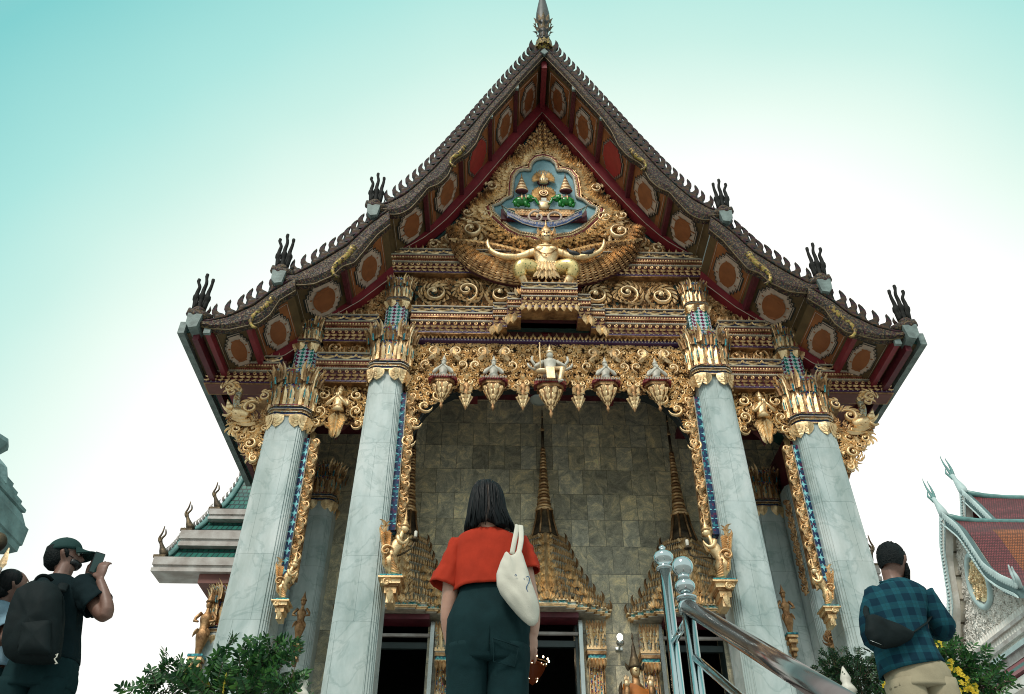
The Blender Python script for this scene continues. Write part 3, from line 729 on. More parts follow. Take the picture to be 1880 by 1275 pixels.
# ================================================================== roof: three stepped tiers each side
YB = 8.86
def offs(P, d):
    "shift a polyline to its lower left (under side of a right-hand roof slope) by d"
    P = np.array(P, float); Tn = np.gradient(P, axis=0); Tn /= np.linalg.norm(Tn, axis=1)[:, None]
    return P + np.stack([Tn[:, 1], -Tn[:, 0]], 1) * d
def resample(P, n):
    P = np.array(P, float); S = np.concatenate([[0], np.cumsum(np.linalg.norm(np.diff(P, axis=0), axis=1))])
    q = np.linspace(0, S[-1], n); return np.stack([np.interp(q, S, P[:, i]) for i in range(P.shape[1])], 1), S[-1]
def smooth(P, n, it=2):
    Q, _ = resample(P, n)
    for _ in range(it): Q[1:-1] = Q[:-2] * .25 + Q[1:-1] * .5 + Q[2:] * .25
    return Q
TIERS = [
 dict(top=[(0, 14.60), (.16, 14.31), (.62, 13.44), (1.06, 12.57), (1.46, 11.76), (1.86, 10.95), (2.05, 10.62), (2.27, 10.30), (2.53, 10.05), (2.66, 10.0)],
      low=[(0, 14.28), (.08, 14.13), (.49, 13.35), (.72, 12.86), (.97, 12.38), (1.12, 11.98), (1.20, 11.61), (1.36, 11.30), (1.47, 11.22), (1.56, 11.10), (1.63, 10.76), (1.78, 10.52), (1.93, 10.45), (2.03, 10.22), (2.18, 9.93), (2.34, 9.80), (2.49, 9.80), (2.66, 9.84)],
      sof=[(0, 14.30), (.55, 13.33), (1.0, 12.46), (1.42, 11.62), (1.85, 10.80), (2.2, 10.26), (2.58, 9.90)], pur=[.53, .98, 1.46, 1.99], y1=20,
      red=[(0, 13.88), (.62, 12.74), (1.17, 11.68), (1.68, 10.80), (2.0, 10.36), (2.36, 10.04)]),
 dict(top=[(2.50, 9.90), (2.78, 9.56), (3.06, 9.10), (3.43, 8.73), (3.72, 8.48), (3.88, 8.44)],
      low=[(2.45, 9.58), (2.63, 9.33), (2.75, 9.06), (2.90, 8.74), (3.06, 8.66), (3.18, 8.47), (3.42, 8.30), (3.66, 8.27), (3.86, 8.32)],
      sof=[(2.52, 9.66), (2.78, 9.32), (3.12, 8.88), (3.45, 8.55), (3.84, 8.36)], pur=[3.10], y1=20,
      red=[(2.46, 9.42), (2.62, 9.25), (2.95, 8.86), (3.25, 8.60), (3.66, 8.42)]),
 dict(top=[(3.70, 8.42), (3.99, 8.15), (4.20, 7.88), (4.50, 7.66), (4.74, 7.56), (4.86, 7.55)],
      low=[(3.66, 8.17), (3.86, 7.97), (3.94, 7.70), (4.06, 7.55), (4.20, 7.50), (4.44, 7.42), (4.68, 7.43), (4.84, 7.47)],
      sof=[(3.72, 8.20), (3.98, 7.94), (4.28, 7.68), (4.62, 7.52), (5.05, 7.44)], pur=[4.25, 4.74], y1=13.1,
      red=[(3.66, 8.02), (3.92, 7.76), (4.2, 7.6)]),
]
plain('edge_bronze', (.16, .11, .05), .5, .3, var=.5, sc=20)
def barge(t):
    n = 90; A, _ = resample(t['top'], n); B = smooth(t['low'], n, 1); b = MB().mat('naga_glass')
    V = []
    for y, k in ((YB - .05, 0), (YB + .06, 1)):
        pass
    # front face bulges: top edge, crest, lower edge, and the back
    for i in range(n):
        a, c = A[i], B[i]; mid = (a + c) / 2
        V += [(a[0], YB + .06, a[1]), (a[0], YB - .03, a[1]), (mid[0] * .5 + a[0] * .5, YB - .075, mid[1] * .5 + a[1] * .5), (mid[0] * .5 + c[0] * .5, YB - .075, mid[1] * .5 + c[1] * .5), (c[0], YB - .02, c[1]), (c[0], YB + .06, c[1])]
    b.grid(V, n, 6, True, True, False)
    b.mat('edge_bronze').tube([(p[0], YB - .03, p[1]) for p in B], .011, 5)
    b.mat('fin_glass').tube([(p[0], YB - .05, p[1]) for p in A], .022, 5)
    return b, A
def fin(k=1., lean=0.):
    b = MB().mat('fin_glass')
    P = [(-.10, -.07), (-.075, .0), (-.03, .04), (-.012, .09), (-.022, .15), (-.04, .205), (.005, .165), (.042, .11), (.055, .055), (.045, 0), (.06, -.05), (.07, -.10)]
    c, s = math.cos(lean), math.sin(lean); P = [(k * (x * c + z * s), k * (z * c - x * s)) for x, z in P]
    b.prism(P, -.022, .022); return b
def decor(b, F, u0, u1, v0, v1, kind):
    "painted soffit panel; F(u, v, h): point h below the soffit"
    def lay(P, h, mt):
        b.mat(mt); V = [F(u, v, h) for u, v in P]; b.add(V, [tuple(range(len(V)))], False)
    uc, vc, a, c = (u0 + u1) / 2, (v0 + v1) / 2, (u1 - u0) / 2, (v1 - v0) / 2
    def rect(k): return [(uc - a * k, vc - c * k), (uc + a * k, vc - c * k), (uc + a * k, vc + c * k), (uc - a * k, vc + c * k)]
    def steps(ka, kc):
        q = [(1, 0), (1, .40), (.85, .40), (.85, .60), (.70, .60), (.70, .80), (.52, .80), (.52, 1), (0, 1)]
        P = [(x, y) for x, y in q] + [(-x, y) for x, y in q[::-1][1:]] + [(-x, -y) for x, y in q[1:]] + [(x, -y) for x, y in q[::-1][1:-1]]
        return [(uc + x * a * ka, vc + y * c * kc) for x, y in P]
    lay(rect(1.0), .004, 'soffit_olive' if kind in (4, 6, 8) else 'soffit_brown'); 
    ln = rect(.93); b.mat('paint_cream')
    for i in range(4):
        p, q = ln[i], ln[(i + 1) % 4]; b.tube([F(*p, .009), F(*q, .009)], .004, 4)
    lay(steps(.80, .82), .010, 'paint_black'); lay(steps(.735, .77), .015, 'paint_cream'); lay(steps(.70, .74), .020, 'paint_black'); lay(steps(.67, .715), .025, 'soffit_red' if kind == 2 else 'paint_cream')
    if kind != 2: lay([(uc + a * .46 * math.cos(q), vc + c * .54 * math.sin(q)) for q in np.arange(24) * PI / 12], .030, 'soffit_orange')
    if kind != 2:
        for q in np.arange(8) * PI / 4 + .39: lay([(uc + a * .565 * math.cos(q) + .012 * math.cos(w_), vc + c * .53 * math.sin(q) + .016 * math.sin(w_)) for w_ in np.arange(6) * PI / 3], .031, 'soffit_brown')
kind = 0; MIR = []
bars = []
for ti, t in enumerate(TIERS):
    b, A = barge(t); bo = part(b, 'bargeboard'); bars.append(bo)
    Q, Ls = resample(t['top'], 400); nf = int(Ls / .168)
    f0 = None
    for i in range(nf):
        s_ = (i + .75) / nf
        if ti and s_ > .93 or ti == 0 and s_ > .975: continue
        i0 = int(s_ * 399); tn = unit(Q[min(399, i0 + 6)] - Q[max(0, i0 - 6)]); p = Q[i0] + np.array((-tn[1], tn[0])) * (.088 + .03 * (abs(tn[1]) > .7)); big = 1.35 if i == 0 and ti == 0 else (1.15 if i == 0 else 1.0)
        if f0 is None:
            f0 = fin(1.12); f0.v = [v + np.array([p[0], YB, p[1]]) for v in f0.v]; f0 = part(f0, 'roof_fin', bo); p0 = p; fo = f0
            fo.data.transform(Matrix.Translation(Vector((-(p[0]), -(YB - 10), -(p[1] - .4))))); fo.location = (p[0], YB - 10, p[1] - .4)
        else:
            fo = f0.copy(); COL.objects.link(fo); fo.parent = bo; fo.location = (p[0], YB - 10, p[1] - .4)
        ln = max(0, (i / max(1, nf) - .55)) * (1.1 if ti == 0 else .9); fo.rotation_euler = (0, ln + .12 * ti + (.42 * max(0, 1 - s_ * 1.4) if ti == 0 else 0), 0); fo.scale = (big,) * 3
    # roof sheet and its tiles
    S = smooth(t['sof'], 24, 1); U = offs(S, -.10)
    b = MB().mat('roof_teal_tile'); b.prism([tuple(p) for p in S] + [tuple(p) for p in U[::-1]], YB + .062, t['y1']); ro = part(b, 'roof_slope')
    MIR.append(ro)
    # soffit
    b = MB().mat('soffit_olive'); Sd = S; Sn = offs(S, .012)
    b.prism([tuple(p) for p in S] + [tuple(p) for p in Sn[::-1]], YB + .08, 9.93); so_ = part(b, 'soffit'); MIR.append(so_)
    D, Ld = resample(t['sof'], 300)
    edges = [D[0][0] + (.05 if ti else .09)] + [x for x in t['pur']] + ([D[-1][0] - .04] if ti < 2 else [])
    for i in range(len(edges) - 1):
        x0, x1 = edges[i] + .04, edges[i + 1] - .04; u0 = np.interp(x0, D[:, 0], np.arange(300)) / 299; u1 = np.interp(x1, D[:, 0], np.arange(300)) / 299
        def F(u, v, h, D=D):
            i_ = u * 299; x = np.interp(i_, np.arange(300), D[:, 0]); z = np.interp(i_, np.arange(300), D[:, 1])
            k_ = int(min(298, max(0, i_))); tx, tz = unit(D[min(299, k_ + 12)] - D[max(0, k_ - 12)]); h += .014
            return (x + tz * h, v, z - tx * h)
        b = MB(); decor(b, F, u0, u1, YB + .13, 9.86 if ti == 0 else 9.9, kind); pn = part(b, 'soffit_panel', so_)
        if kind == 2: pn['label'] = 'soffit panel painted with a red centre'
        kind += 1
    for x in t['pur']:
        z = np.interp(x, D[:, 0], D[:, 1]); b = MB().mat('dark_red' if ti < 2 else 'red_paint'); b.box(x - .035, x + .035, YB + .02, 10.0, z - .13, z - .01); b.mat('stone_block').box(x - .045, x + .045, YB - .03, YB + .018, z - .14, z - .02)
        MIR.append(part(b, 'purlin'))
    # red board between soffit and carved field
    G = resample(t['red'], 24)[0]; Sx = [p for p in S if p[0] <= G[-1][0] + .16]
    b = MB().mat('red_paint'); b.prism([tuple(p) for p in Sx] + [tuple(p) for p in G[::-1]], 9.80 + .0, 10.0)
    b.mat('paint_cream').tube([(p[0], 9.79, p[1]) for p in G], .007, 4)
    MIR.append(part(b, 'red_rafter'))
# closing wall of the gable behind the carved fields
P = [(x, z) for x, z in TIERS[0]['sof'][1:]] + [(x, z) for x, z in TIERS[1]['sof'][1:]] + [(x, z) for x, z in TIERS[2]['sof'][1:4]]
P = [(0, 14.3)] + P + [(4.55, 7.35), (3.98, 7.3), (3.98, 7.9), (2.12, 7.95), (2.12, 8.66)]
P = P + [(-x, z) for x, z in P[::-1] if x > 0]
b = MB().mat('dark_red'); b.prism(P, 10.205, 10.35); part(b, 'gable_wall')
b = MB().mat('red_paint'); b.box(-.05, .05, YB + .05, 9.95, 14.02, 14.25); b.mat('stone_block').prism([(0, 14.44), (.07, 14.34), (0, 14.24), (-.07, 14.34)], YB - .10, YB - .04); part(b, 'ridge_beam')
# tail curls of the serpent bodies
def curl(x, z, k, seed=0):
    b = MB().mat('naga_gold'); P = [(x - .16 * k, z + .34 * k), (x - .10 * k, z + .18 * k), (x, z + .08 * k), (x + .06 * k, z - .04 * k), (x + .02 * k, z - .15 * k), (x - .05 * k, z - .17 * k)]
    P = smooth(P, 14, 1); b.tube([(p[0], YB - .06, p[1]) for p in P], [(.05 - .032 * i / 13) * k for i in range(14)], 8); return b
MIR.append(part(curl(1.56, 11.12, 1.), 'serpent_tail', bars[0]))
MIR.append(part(curl(3.13, 8.62, 1.2), 'serpent_tail', bars[1])); MIR.append(part(curl(4.12, 7.62, 1.1), 'serpent_tail', bars[2]))
MIR = [m_ for m_ in MIR if m_.parent == T]
# hooked three-pronged finials and their stone blocks
def hang_hong(x, z):
    b = MB().mat('naga_glass'); y = YB - .03
    b.tube([(x - .20, y, z + .02), (x - .10, y - .01, z + .05), (x + .02, y - .02, z + .05), (x + .10, y - .02, z + .10), (x + .13, y - .02, z + .18)], [.05, .07, .085, .07, .02], 9)
    b.ball((x, y - .02, z + .13), .085, 10, 7, (1.15, .8, .9))
    b.mat('fin_glass')
    b.tube([(x - .12, y, z + .10), (x - .145, y, z + .17), (x - .135, y, z + .24)], [.03, .022, .004], 6)
    b.mat('finial_dark')
    for dx, h, ln in ((-.075, .54, -.02), (0, .64, .03), (.075, .54, .06)):
        pts = [(x + dx * .8, y - .02, z + .16), (x + dx * 1.1, y - .03, z + .16 + h * .3), (x + dx * 1.05 + .012, y - .04, z + .16 + h * .52), (x + dx * 1.05 - .01, y - .05, z + .16 + h * .76), (x + dx * 1.05 + ln * .7, y - .06, z + .16 + h * .92), (x + dx * 1.05 + ln * .5, y - .06, z + .16 + h)]
        q = smooth(pts, 16, 1); b.tube(q, [.042 - .024 * (i / 15) + (.014 if i in (5, 6) else 0) + (.006 if i > 13 else 0) for i in range(16)], 7)
    for s_ in (-1, 1):
        b.tube([(x + s_ * .045, y - .05, z + .18), (x + s_ * .05, y - .05, z + .34)], [.02, .012], 5)
    return b
for (x, z) in ((2.73, 9.90), (3.93, 8.45), (4.93, 7.60)):
    fn = part(hang_hong(x, z), 'hooked_finial'); MIR.append(fn)
    b = MB().mat('stone_block'); b.prism([(x - .10, z + .02), (x + .10, z + .04), (x + .09, z - .14), (x + .03, z - .22), (x - .07, z - .20)], YB - .12, YB + .14); MIR.append(part(b, 'finial_block'))
# eave fascia and the boarded underside running back along the building
b = MB().mat('stone_block'); b.box(5.05, 5.14, YB - .02, 13.0, 7.36, 7.56); MIR.append(part(b, 'eave_fascia'))
b = MB().mat('dark_red'); b.box(4.86, 4.94, YB + .05, 13.0, 7.30, 7.46); b.mat('red_paint').box(4.70, 4.78, 10.01, 13.0, 7.36, 7.50); MIR.append(part(b, 'eave_beam'))
b = MB().mat('underside'); b.box(3.9, 4.70, 10.12, 13.0, 7.44, 7.5)
for i in range(3): b.mat('gold_dark').relief(4.28, 10.65 + i * .85, 7.435, (1, 0, 0), (0, 1, 0), (0, 0, -1)); b.add([(.22 * math.cos(q), .3 * math.sin(q), .003) for q in np.arange(20) * PI / 10], [tuple(range(20))]); 
MIR.append(part(b, 'eave_underside'))
b = MB().mat('dark_red'); b.box(3.85, 4.0, 10.3, 12.2, 6.6, 7.44); MIR.append(part(b, 'side_beam'))

plain('edge_dark', (.06, .065, .06), .5, var=.5, sc=14)
# ridge finial: vase-shaped foot, leaf collar and long neck
b = MB().mat('naga_gold'); X0 = 0; zc = 14.50
b.lathe([(.06, 0), (.13, .06), (.165, .17), (.15, .27)], (X0, YB - .02, zc), 14, sy=.7)
b.mat('edge_dark').lathe([(.150, .27), (.122, .36), (.092, .48), (.088, .58), (.105, .68), (.13, .74), (.11, .80), (.105, .88), (.13, 1.0), (.14, 1.15), (.13, 1.35), (.10, 1.6), (.06, 1.9), (.04, 2.3), (.01, 2.8)], (X0, YB - .02, zc), 14, sy=.8)
for q in np.arange(10) * PI / 5:
    b.relief(X0, YB - .02, zc, (math.cos(q), math.sin(q), 0), (0, 0, 1), (math.sin(q), -math.cos(q), 0)).mat('bronze'); b.leaf(0, .60, PI / 2, .17, .08, 0, .11, .4, .10); b.leaf(0, .86, PI / 2, .2, .09, 0, .13, .4, .06)
    b.mat('naga_gold').leaf(0, .04, PI / 2, .22, .09, 0, .14, .35, .0)
    b.mat('naga_glass').leaf(0, .34, PI / 2, .22, .05, 0, .105, .35, -.02)
part(b, 'ridge_finial')

# ================================================================== pediment
YP = 10.0
G = TIERS[0]['red']
P = [(0, 13.86)] + [(x - .0, z) for x, z in G[1:]] + [(2.42, 9.98), (-2.42, 9.98)] + [(-x, z) for x, z in G[::-1][:-1]]
P = [(x, z) for x, z in P]
b = MB().mat('dark_green_back'); b.prism(P, YP + .02, YP + .2)
fr = [(600, 255), (655, 268), (690, 300), (705, 350), (745, 345), (790, 358), (825, 400), (838, 460), (848, 545), (900, 565), (940, 600), (1000, 622), (990, 668), (940, 715), (880, 770), (800, 810), (700, 822), (600, 850)]
fr = [at(840 + x / 3.75, 220 + y / 3.75, 9.9) for x, y in fr]; x00 = fr[0][0]
fr = [((x - x00) * .93 if i else 0, 11.45 + (z - 11.45) * .93) for i, (x, z) in enumerate(fr)]; fr[-1] = (0, fr[-1][1])
FR = fr + [(-x, z) for x, z in fr[::-1][1:-1]]
FRb = [(x * 1.13, 11.25 + (z - 11.25) * 1.10) for x, z in FR]
b.relief(0, YP, 0)
half = [(0, 10.0), (2.30, 10.06)] + [(x - .05, z - .05) for x, z in G[::-1]]
inn = lambda x, z: inpoly(x, z, FRb) or z < 10.05
b.mat('gold_dark'); b.fill(half, .048, 50, True, inn)  # darker underlayer: occlusion shade in the carving's depths put into the colour
b.mat('gold'); b.fill(half, .066, 51, True, inn, d=.03)
# garland of overlapping flames around the niche
rng = random.Random(7)
def dense(P, n): return resample(P + [P[0]], n)[0]
for ring, (kx, kz, off, ln, mt) in enumerate(((1.46, 1.40, .02, .20, 'gold_dark'), (1.37, 1.31, .05, .19, 'gold'), (1.28, 1.23, .08, .18, 'gold_bright'), (1.18, 1.15, .11, .16, 'gold_bright'))):
    C = smooth([(x * kx, 11.25 + (z - 11.25) * kz) for x, z in FR + [FR[0]]], 140, 5)
    b.mat(mt)
    for i in range(140):
        x, z = C[i % 140]; 
        if z < 10.12 or z > 13.0 and ring == 0: continue
        if not inpoly(x, z, P): continue
        t_ = C[(i + 1) % 140] - C[i - 1]; a = math.atan2(t_[1], t_[0]); outw = a + PI / 2
        h = 1 if x > 0 else -1
        b.leaf(x, z, outw - h * .9 + rng.uniform(-.3, .3), ln * rng.uniform(.8, 1.2), .058, h * 1.6, off + rng.uniform(0, .03), .8, .05)
        if i % 3 == 0: b.scroll(x, z, .034, outw, h, 1.1, .3, off + .02, .7, 9)
# big side scrolls low in both corners, topmost plume
for s_ in (-1, 1):
    b.mat('gold_pale')
    for x, z, r, a in ((1.28, 10.62, .20, 1.2), (1.62, 10.42, .15, 2), (1.05, 10.98, .16, .8), (1.9, 10.25, .11, 1), (.95, 11.75, .13, .5), (.62, 12.35, .11, .4), (1.35, 11.05, .12, 2)):
        b.scroll(s_ * x, z, r, a if s_ > 0 else PI - a, s_, 1.4, .19, .10, .7, 20)
        for kk in range(6):
            q = a + kk * .6; q = q if s_ > 0 else PI - q; b.leaf(s_ * x + r * math.cos(q), z + r * math.sin(q), q + s_ * .9, r * .9, r * .36, s_ * 1.2, .09, .6)
b.mat('gold_bright')
for kk in range(8):
    z = 12.72 + kk * .125; 
    for s_ in (-1, 1): b.leaf(s_ * .02, z, PI / 2 - s_ * .8, .20 - .012 * kk, .09, s_ * 1.3, .10, .6)
    b.leaf(0, z + .02, PI / 2, .14, .07, 0, .12, .7)
pd = part(b, 'pediment_carving')
# niche: blue field, double rope frame
b = MB().mat('emblem_blue'); b.prism(FR, YP - .10, YP - .06); 
b.mat('paint_cream').prism([(x * .92, z) for x, z in [at(930, 440, 9.9), at(1075, 440, 9.9), at(1100, 405, 9.9), at(905, 405, 9.9)]], YP - .106, YP - .101) if False else None
part(b, 'niche_field')
def ropeframe(k, r, y, mt):
    C = dense([(x * k, 11.25 + (z - 11.25) * k) for x, z in FR], 160); b.mat(mt).tube([(p[0], y, p[1]) for p in C], r, 6, cap=False)
b = MB(); ropeframe(1.0, .028, YP - .13, 'white_line'); ropeframe(1.05, .022, YP - .12, 'gold_pale'); ropeframe(1.09, .03, YP - .10, 'glass_red'); ropeframe(1.135, .03, YP - .09, 'gold_bright')
C = dense([(x * 1.025, 11.25 + (z - 11.25) * 1.02) for x, z in FR], 150); b.mat('gold_pale')
for p in C[::1]: b.ball((p[0], YP - .15, p[1]), .017, 6, 4)
part(b, 'niche_frame')
# jubilee emblem: rayed crown over a rayed disc, tiered umbrellas on green elephants, numerals and blue scroll
def E_(x, y, Y=9.78): X, Z = at(840 + x / 3.75, 220 + y / 3.75, Y); return X - x00 * .98, Z
def sun(b, cx, cy, r0, r1, n, a0, a1, Y, mt):
    X, Z = E_(cx, cy); b.relief(X, Y, Z).mat(mt); sc_ = .0021 * .92
    for i in range(n):
        q = a0 + (a1 - a0) * i / (n - 1); l_ = r1 * (1 - .06 * (i % 2)); w_ = (a1 - a0) / n * .36; l_ *= 1 + (.30 * max(0, math.sin(q)) ** 4 if cy < 450 else 0)
        V = [(r0 * math.cos(q - w_), r0 * math.sin(q - w_), 0), (l_ * math.cos(q - w_ * .9), l_ * math.sin(q - w_ * .9), 0), (l_ * 1.08 * math.cos(q), l_ * 1.08 * math.sin(q), 0), (l_ * math.cos(q + w_ * .9), l_ * math.sin(q + w_ * .9), 0), (r0 * math.cos(q + w_), r0 * math.sin(q + w_), 0), (r0 * math.cos(q), r0 * math.sin(q), .02), (l_ * math.cos(q), l_ * math.sin(q), .03)]
        b.add(V, [(0, 1, 6, 5), (5, 6, 3, 4), (1, 2, 6), (6, 2, 3)], False)
b = MB()
X, Z = E_(604, 500); b.ident().mat('gold_pale'); b.relief(0, 9.86, 0)
b.ident(); b.mat('dark_red').prism([(X + .15 * math.cos(q), Z + .15 * math.sin(q)) for q in np.arange(24) * PI / 12], 9.84, 9.88)
sun(b, 604, 500, .085, .215, 36, -1.5, PI + 1.5, 9.83, 'gold_pale')
b.ident().mat('glass_red').prism([(X + .075 * math.cos(q), Z + .075 * math.sin(q)) for q in np.arange(20) * PI / 10], 9.80, 9.83); b.mat('gold_bright')
b.tube([(X + .07 * math.cos(q), 9.80, Z + .07 * math.sin(q)) for q in np.arange(21) * PI / 10], .014, 6, cap=False); b.tube([(X + .032 * math.cos(q), 9.79, Z + .032 * math.sin(q)) for q in np.arange(21) * PI / 10], .011, 6, cap=False)
X2, Z2 = E_(602, 400); b.mat('dark_red').prism([(X2 + .12 * math.cos(q) * .95, Z2 + .12 * math.sin(q)) for q in np.arange(24) * PI / 12], 9.84, 9.88); sun(b, 602, 400, .07, .205, 26, -.35, PI + .35, 9.83, 'gold_pale')
b.ident().mat('gold_bright').lathe([(.075, -.10), (.085, -.04), (.07, 0), (.06, .05), (.035, .10), (.02, .14), (.006, .22)], (X2, 9.80, Z2 - .02), 12, sy=.5)
for kk in range(4): b.mat('white_line').box(X2 - .07 + kk * .04, X2 - .05 + kk * .04, 9.755, 9.765, Z2 - .09, Z2 - .03)
# white steps under the disc
X3, Z3 = E_(605, 560); b.ident().mat('statue_white'); b.box(X3 - .045, X3 + .045, 9.76, 9.82, Z3 - .06, Z3 + .06); b.box(X3 - .09, X3 + .09, 9.74, 9.82, Z3 - .09, Z3 - .04)
b.mat('gold_pale').lathe([(.10, 0), (.115, -.03), (.10, -.08), (.085, -.12), (.05, -.15)], (X3, 9.76, Z3 - .09), 14, sy=.5)
em = part(b, 'royal_emblem')
def umbrella(s_):
    b = MB(); X, Z = E_(604 + s_ * 152, 500); 
    for kk in range(8):
        r = .115 - .0125 * kk; z = Z + kk * .045; b.mat('gold_dark' if kk % 2 else 'gold_pale').lathe([(r, 0), (r * 1.05, .012), (r * .88, .045)], (X, 9.76, z), 16, sy=.6)
    b.lathe([(.02, .36), (.012, .40), (.002, .50)], (X, 9.76, Z), 8); b.mat('bronze').tube([(X, 9.76, Z), (X, 9.76, Z - .12)], .008, 5)
    b.mat('dark_red').lathe([(.112, 0), (.10, -.02)], (X, 9.76, Z), 16, sy=.6)
    return b
def elephant(s_):
    b = MB().mat('elephant_green'); X, Z = E_(604 + s_ * 155, 575); y = 9.74; q = -s_
    b.ball((X, y, Z), .105, 12, 9, (1.35, .75, .85)); b.ball((X + q * .16, y - .01, Z + .06), .068, 12, 9, (1, .9, 1.05)); b.ball((X + q * .13, y - .07, Z + .05), .05, 8, 6, (.8, .25, 1.1))
    b.tube([(X + q * .20, y - .02, Z + .05), (X + q * .25, y - .03, Z + .03), (X + q * .27, y - .03, Z - .04), (X + q * .29, y - .03, Z - .09), (X + q * .32, y - .03, Z - .10)], [.035, .028, .022, .017, .012], 8)
    for dx in (-.11, -.06, .07, .12): b.tube([(X + dx, y - (.03 if dx in (-.11, .07) else -.03), Z - .04), (X + dx + q * .01, y, Z - .125)], [.036, .028], 8)
    b.tube([(X - q * .13, y, Z + .02), (X - q * .165, y, Z - .05)], [.012, .006], 5)
    b.mat('gold_bright'); b.tube([(X + .01, y - .085, Z + .06), (X + .01, y - .088, Z - .04)], .014, 6); b.tube([(X + q * .08, y - .08, Z + .08), (X + q * .08, y - .085, Z - .02)], .011, 6); b.mat('glass_red').ball((X, y, Z + .07), .07, 8, 5, (1.1, .9, .5))
    b.mat('statue_white').tube([(X + q * .19, y - .06, Z + .01), (X + q * .24, y - .07, Z - .01)], [.010, .004], 5)
    return b
for s_ in (-1, 1):
    part(umbrella(s_), 'tiered_umbrella', em); part(elephant(s_), 'green_elephant', em)
b = MB(); x0, z0 = E_(310, 610); x1, z1 = E_(905, 690); b.mat('dark_red').box(x0, x1, 9.80, 9.86, z1, z0); b.mat('gold_dark').box(x0 + .1, x1 - .1, 9.78, 9.80, z1 + .09, z0); b.relief(0, 9.78, 0).mat('gold_pale'); b.row(x0 + .12, x1 - .12, z0 - .06, .05, lambda a, c, i: b.scroll(a, c, .02, 0, 1, 1, .35, .0, .5, 7)); b.row(x0 + .12, x1 - .12, z0 - .13, .05, lambda a, c, i: b.scroll(a, c, .02, 2, -1, 1, .35, .0, .5, 7)); part(b, 'emblem_base', em)
# numerals
b = MB().mat('paint_cream')
def strk(pts, r, cl=False):
    q = smooth([E_(x, y, 9.70) for x, y in pts], 30, 1); b.tube([(p[0], 9.70, p[1]) for p in q], r, 7)
strk([(570, 640), (545, 628), (520, 640), (498, 665), (508, 690), (540, 702), (575, 700), (592, 682), (590, 662), (572, 652), (556, 664), (562, 680)], .021)
strk([(545, 632), (562, 618), (575, 628), (566, 642)], .012)
strk([(680 + 46 * math.cos(q), 672 + 33 * math.sin(q)) for q in np.arange(25) * PI / 12], .022)
part(b, 'numerals', em)
# scroll ribbon with its inscription
def rib(t): # t 0..1 along the ribbon
    return np.interp(t, [0, .1, .25, .4, .5, .6, .75, .9, 1], [352, 400, 460, 540, 610, 680, 760, 820, 868]), np.interp(t, [0, .1, .25, .4, .5, .6, .75, .9, 1], [645, 668, 702, 725, 732, 725, 702, 668, 645])
b = MB().mat('banner_blue'); V = []
Yr = 9.66
for i in range(33):
    cx, cy = rib(i / 32)
    for o_ in (-19, 19): X, Z = E_(cx, cy + o_, Yr); V.append((X, Yr - .02 * math.sin(i / 32 * PI), Z))
n_ = len(V); V += [(x, y + .03, z) for x, y, z in V]
F_ = [(2 * i, 2 * i + 1, 2 * i + 3, 2 * i + 2) for i in range(32)] + [(n_ + 2 * i + 2, n_ + 2 * i + 3, n_ + 2 * i + 1, n_ + 2 * i) for i in range(32)]
b.add(V, F_); b.mat('white_line')
for o_ in (-19, 19): b.tube([(E_(rib(i / 32)[0], rib(i / 32)[1] + o_, Yr)[0], Yr - .02, E_(rib(i / 32)[0], rib(i / 32)[1] + o_, Yr)[1]) for i in range(33)], .009, 5)
for s_ in (-1, 1):
    b.mat('teal_glaze'); X, Z = E_(610 + s_ * 262, 622, 9.7); Xa, Za = E_(610 + s_ * 205, 632, 9.7); Xb, Zb = E_(610 + s_ * 250, 662, 9.7); Xc, Zc = E_(610 + s_ * 298, 590, 9.7); b.prism([(Xa, Za), (X, Z + .03), (Xc, Zc), (X + s_ * .02, Z - .06), (Xb, Zb)], 9.70, 9.73)
    b.mat('white_line').tube([(Xa, 9.69, Za), (X, 9.69, Z + .03), (Xc, 9.69, Zc), (X + s_ * .02, 9.69, Z - .06), (Xb, 9.69, Zb)], .008, 5)
rbn = part(b, 'inscribed_ribbon', em)
TXT = 'ฉลองสิริราชสมบัติ ครบ  ปี พุทธศักราช ๒๕๓๙'
def text_mesh(s, size):
    cu = bpy.data.curves.new('inscription', 'FONT'); cu.body = s; cu.size = size; cu.extrude = .004; cu.align_x = 'CENTER'; cu.offset = .0015
    o = bpy.data.objects.new('inscription', cu); COL.objects.link(o); bpy.context.view_layer.update()
    me = bpy.data.meshes.new_from_object(o.evaluated_get(bpy.context.evaluated_depsgraph_get())); bpy.data.objects.remove(o); return me
try:
    me = text_mesh(TXT, .17); co = np.zeros(len(me.vertices) * 3); me.vertices.foreach_get('co', co); co = co.reshape(-1, 3); w_ = co[:, 0].max() - co[:, 0].min(); xm = co[:, 0].min()
    t_ = (co[:, 0] - xm) / w_ * .9 + .05; Vn = []
    for (x, y, z), tt in zip(co, t_):
        cx, cy = rib(tt); X, Z = E_(cx, cy + 9, Yr); Vn.append((X - 0, Yr - .030 - z * .5 - .02 * math.sin(tt * PI), Z - .4 + y * .62))
    me.vertices.foreach_set('co', (np.array(Vn) - np.array((0, 10, 0))).ravel()); me.materials.clear(); me.materials.append(MT['paint_cream']); me.update(); me.name = 'inscription'
    o = bpy.data.objects.new('inscription', me); COL.objects.link(o); o.parent = em
except Exception as ex: print('text', ex)

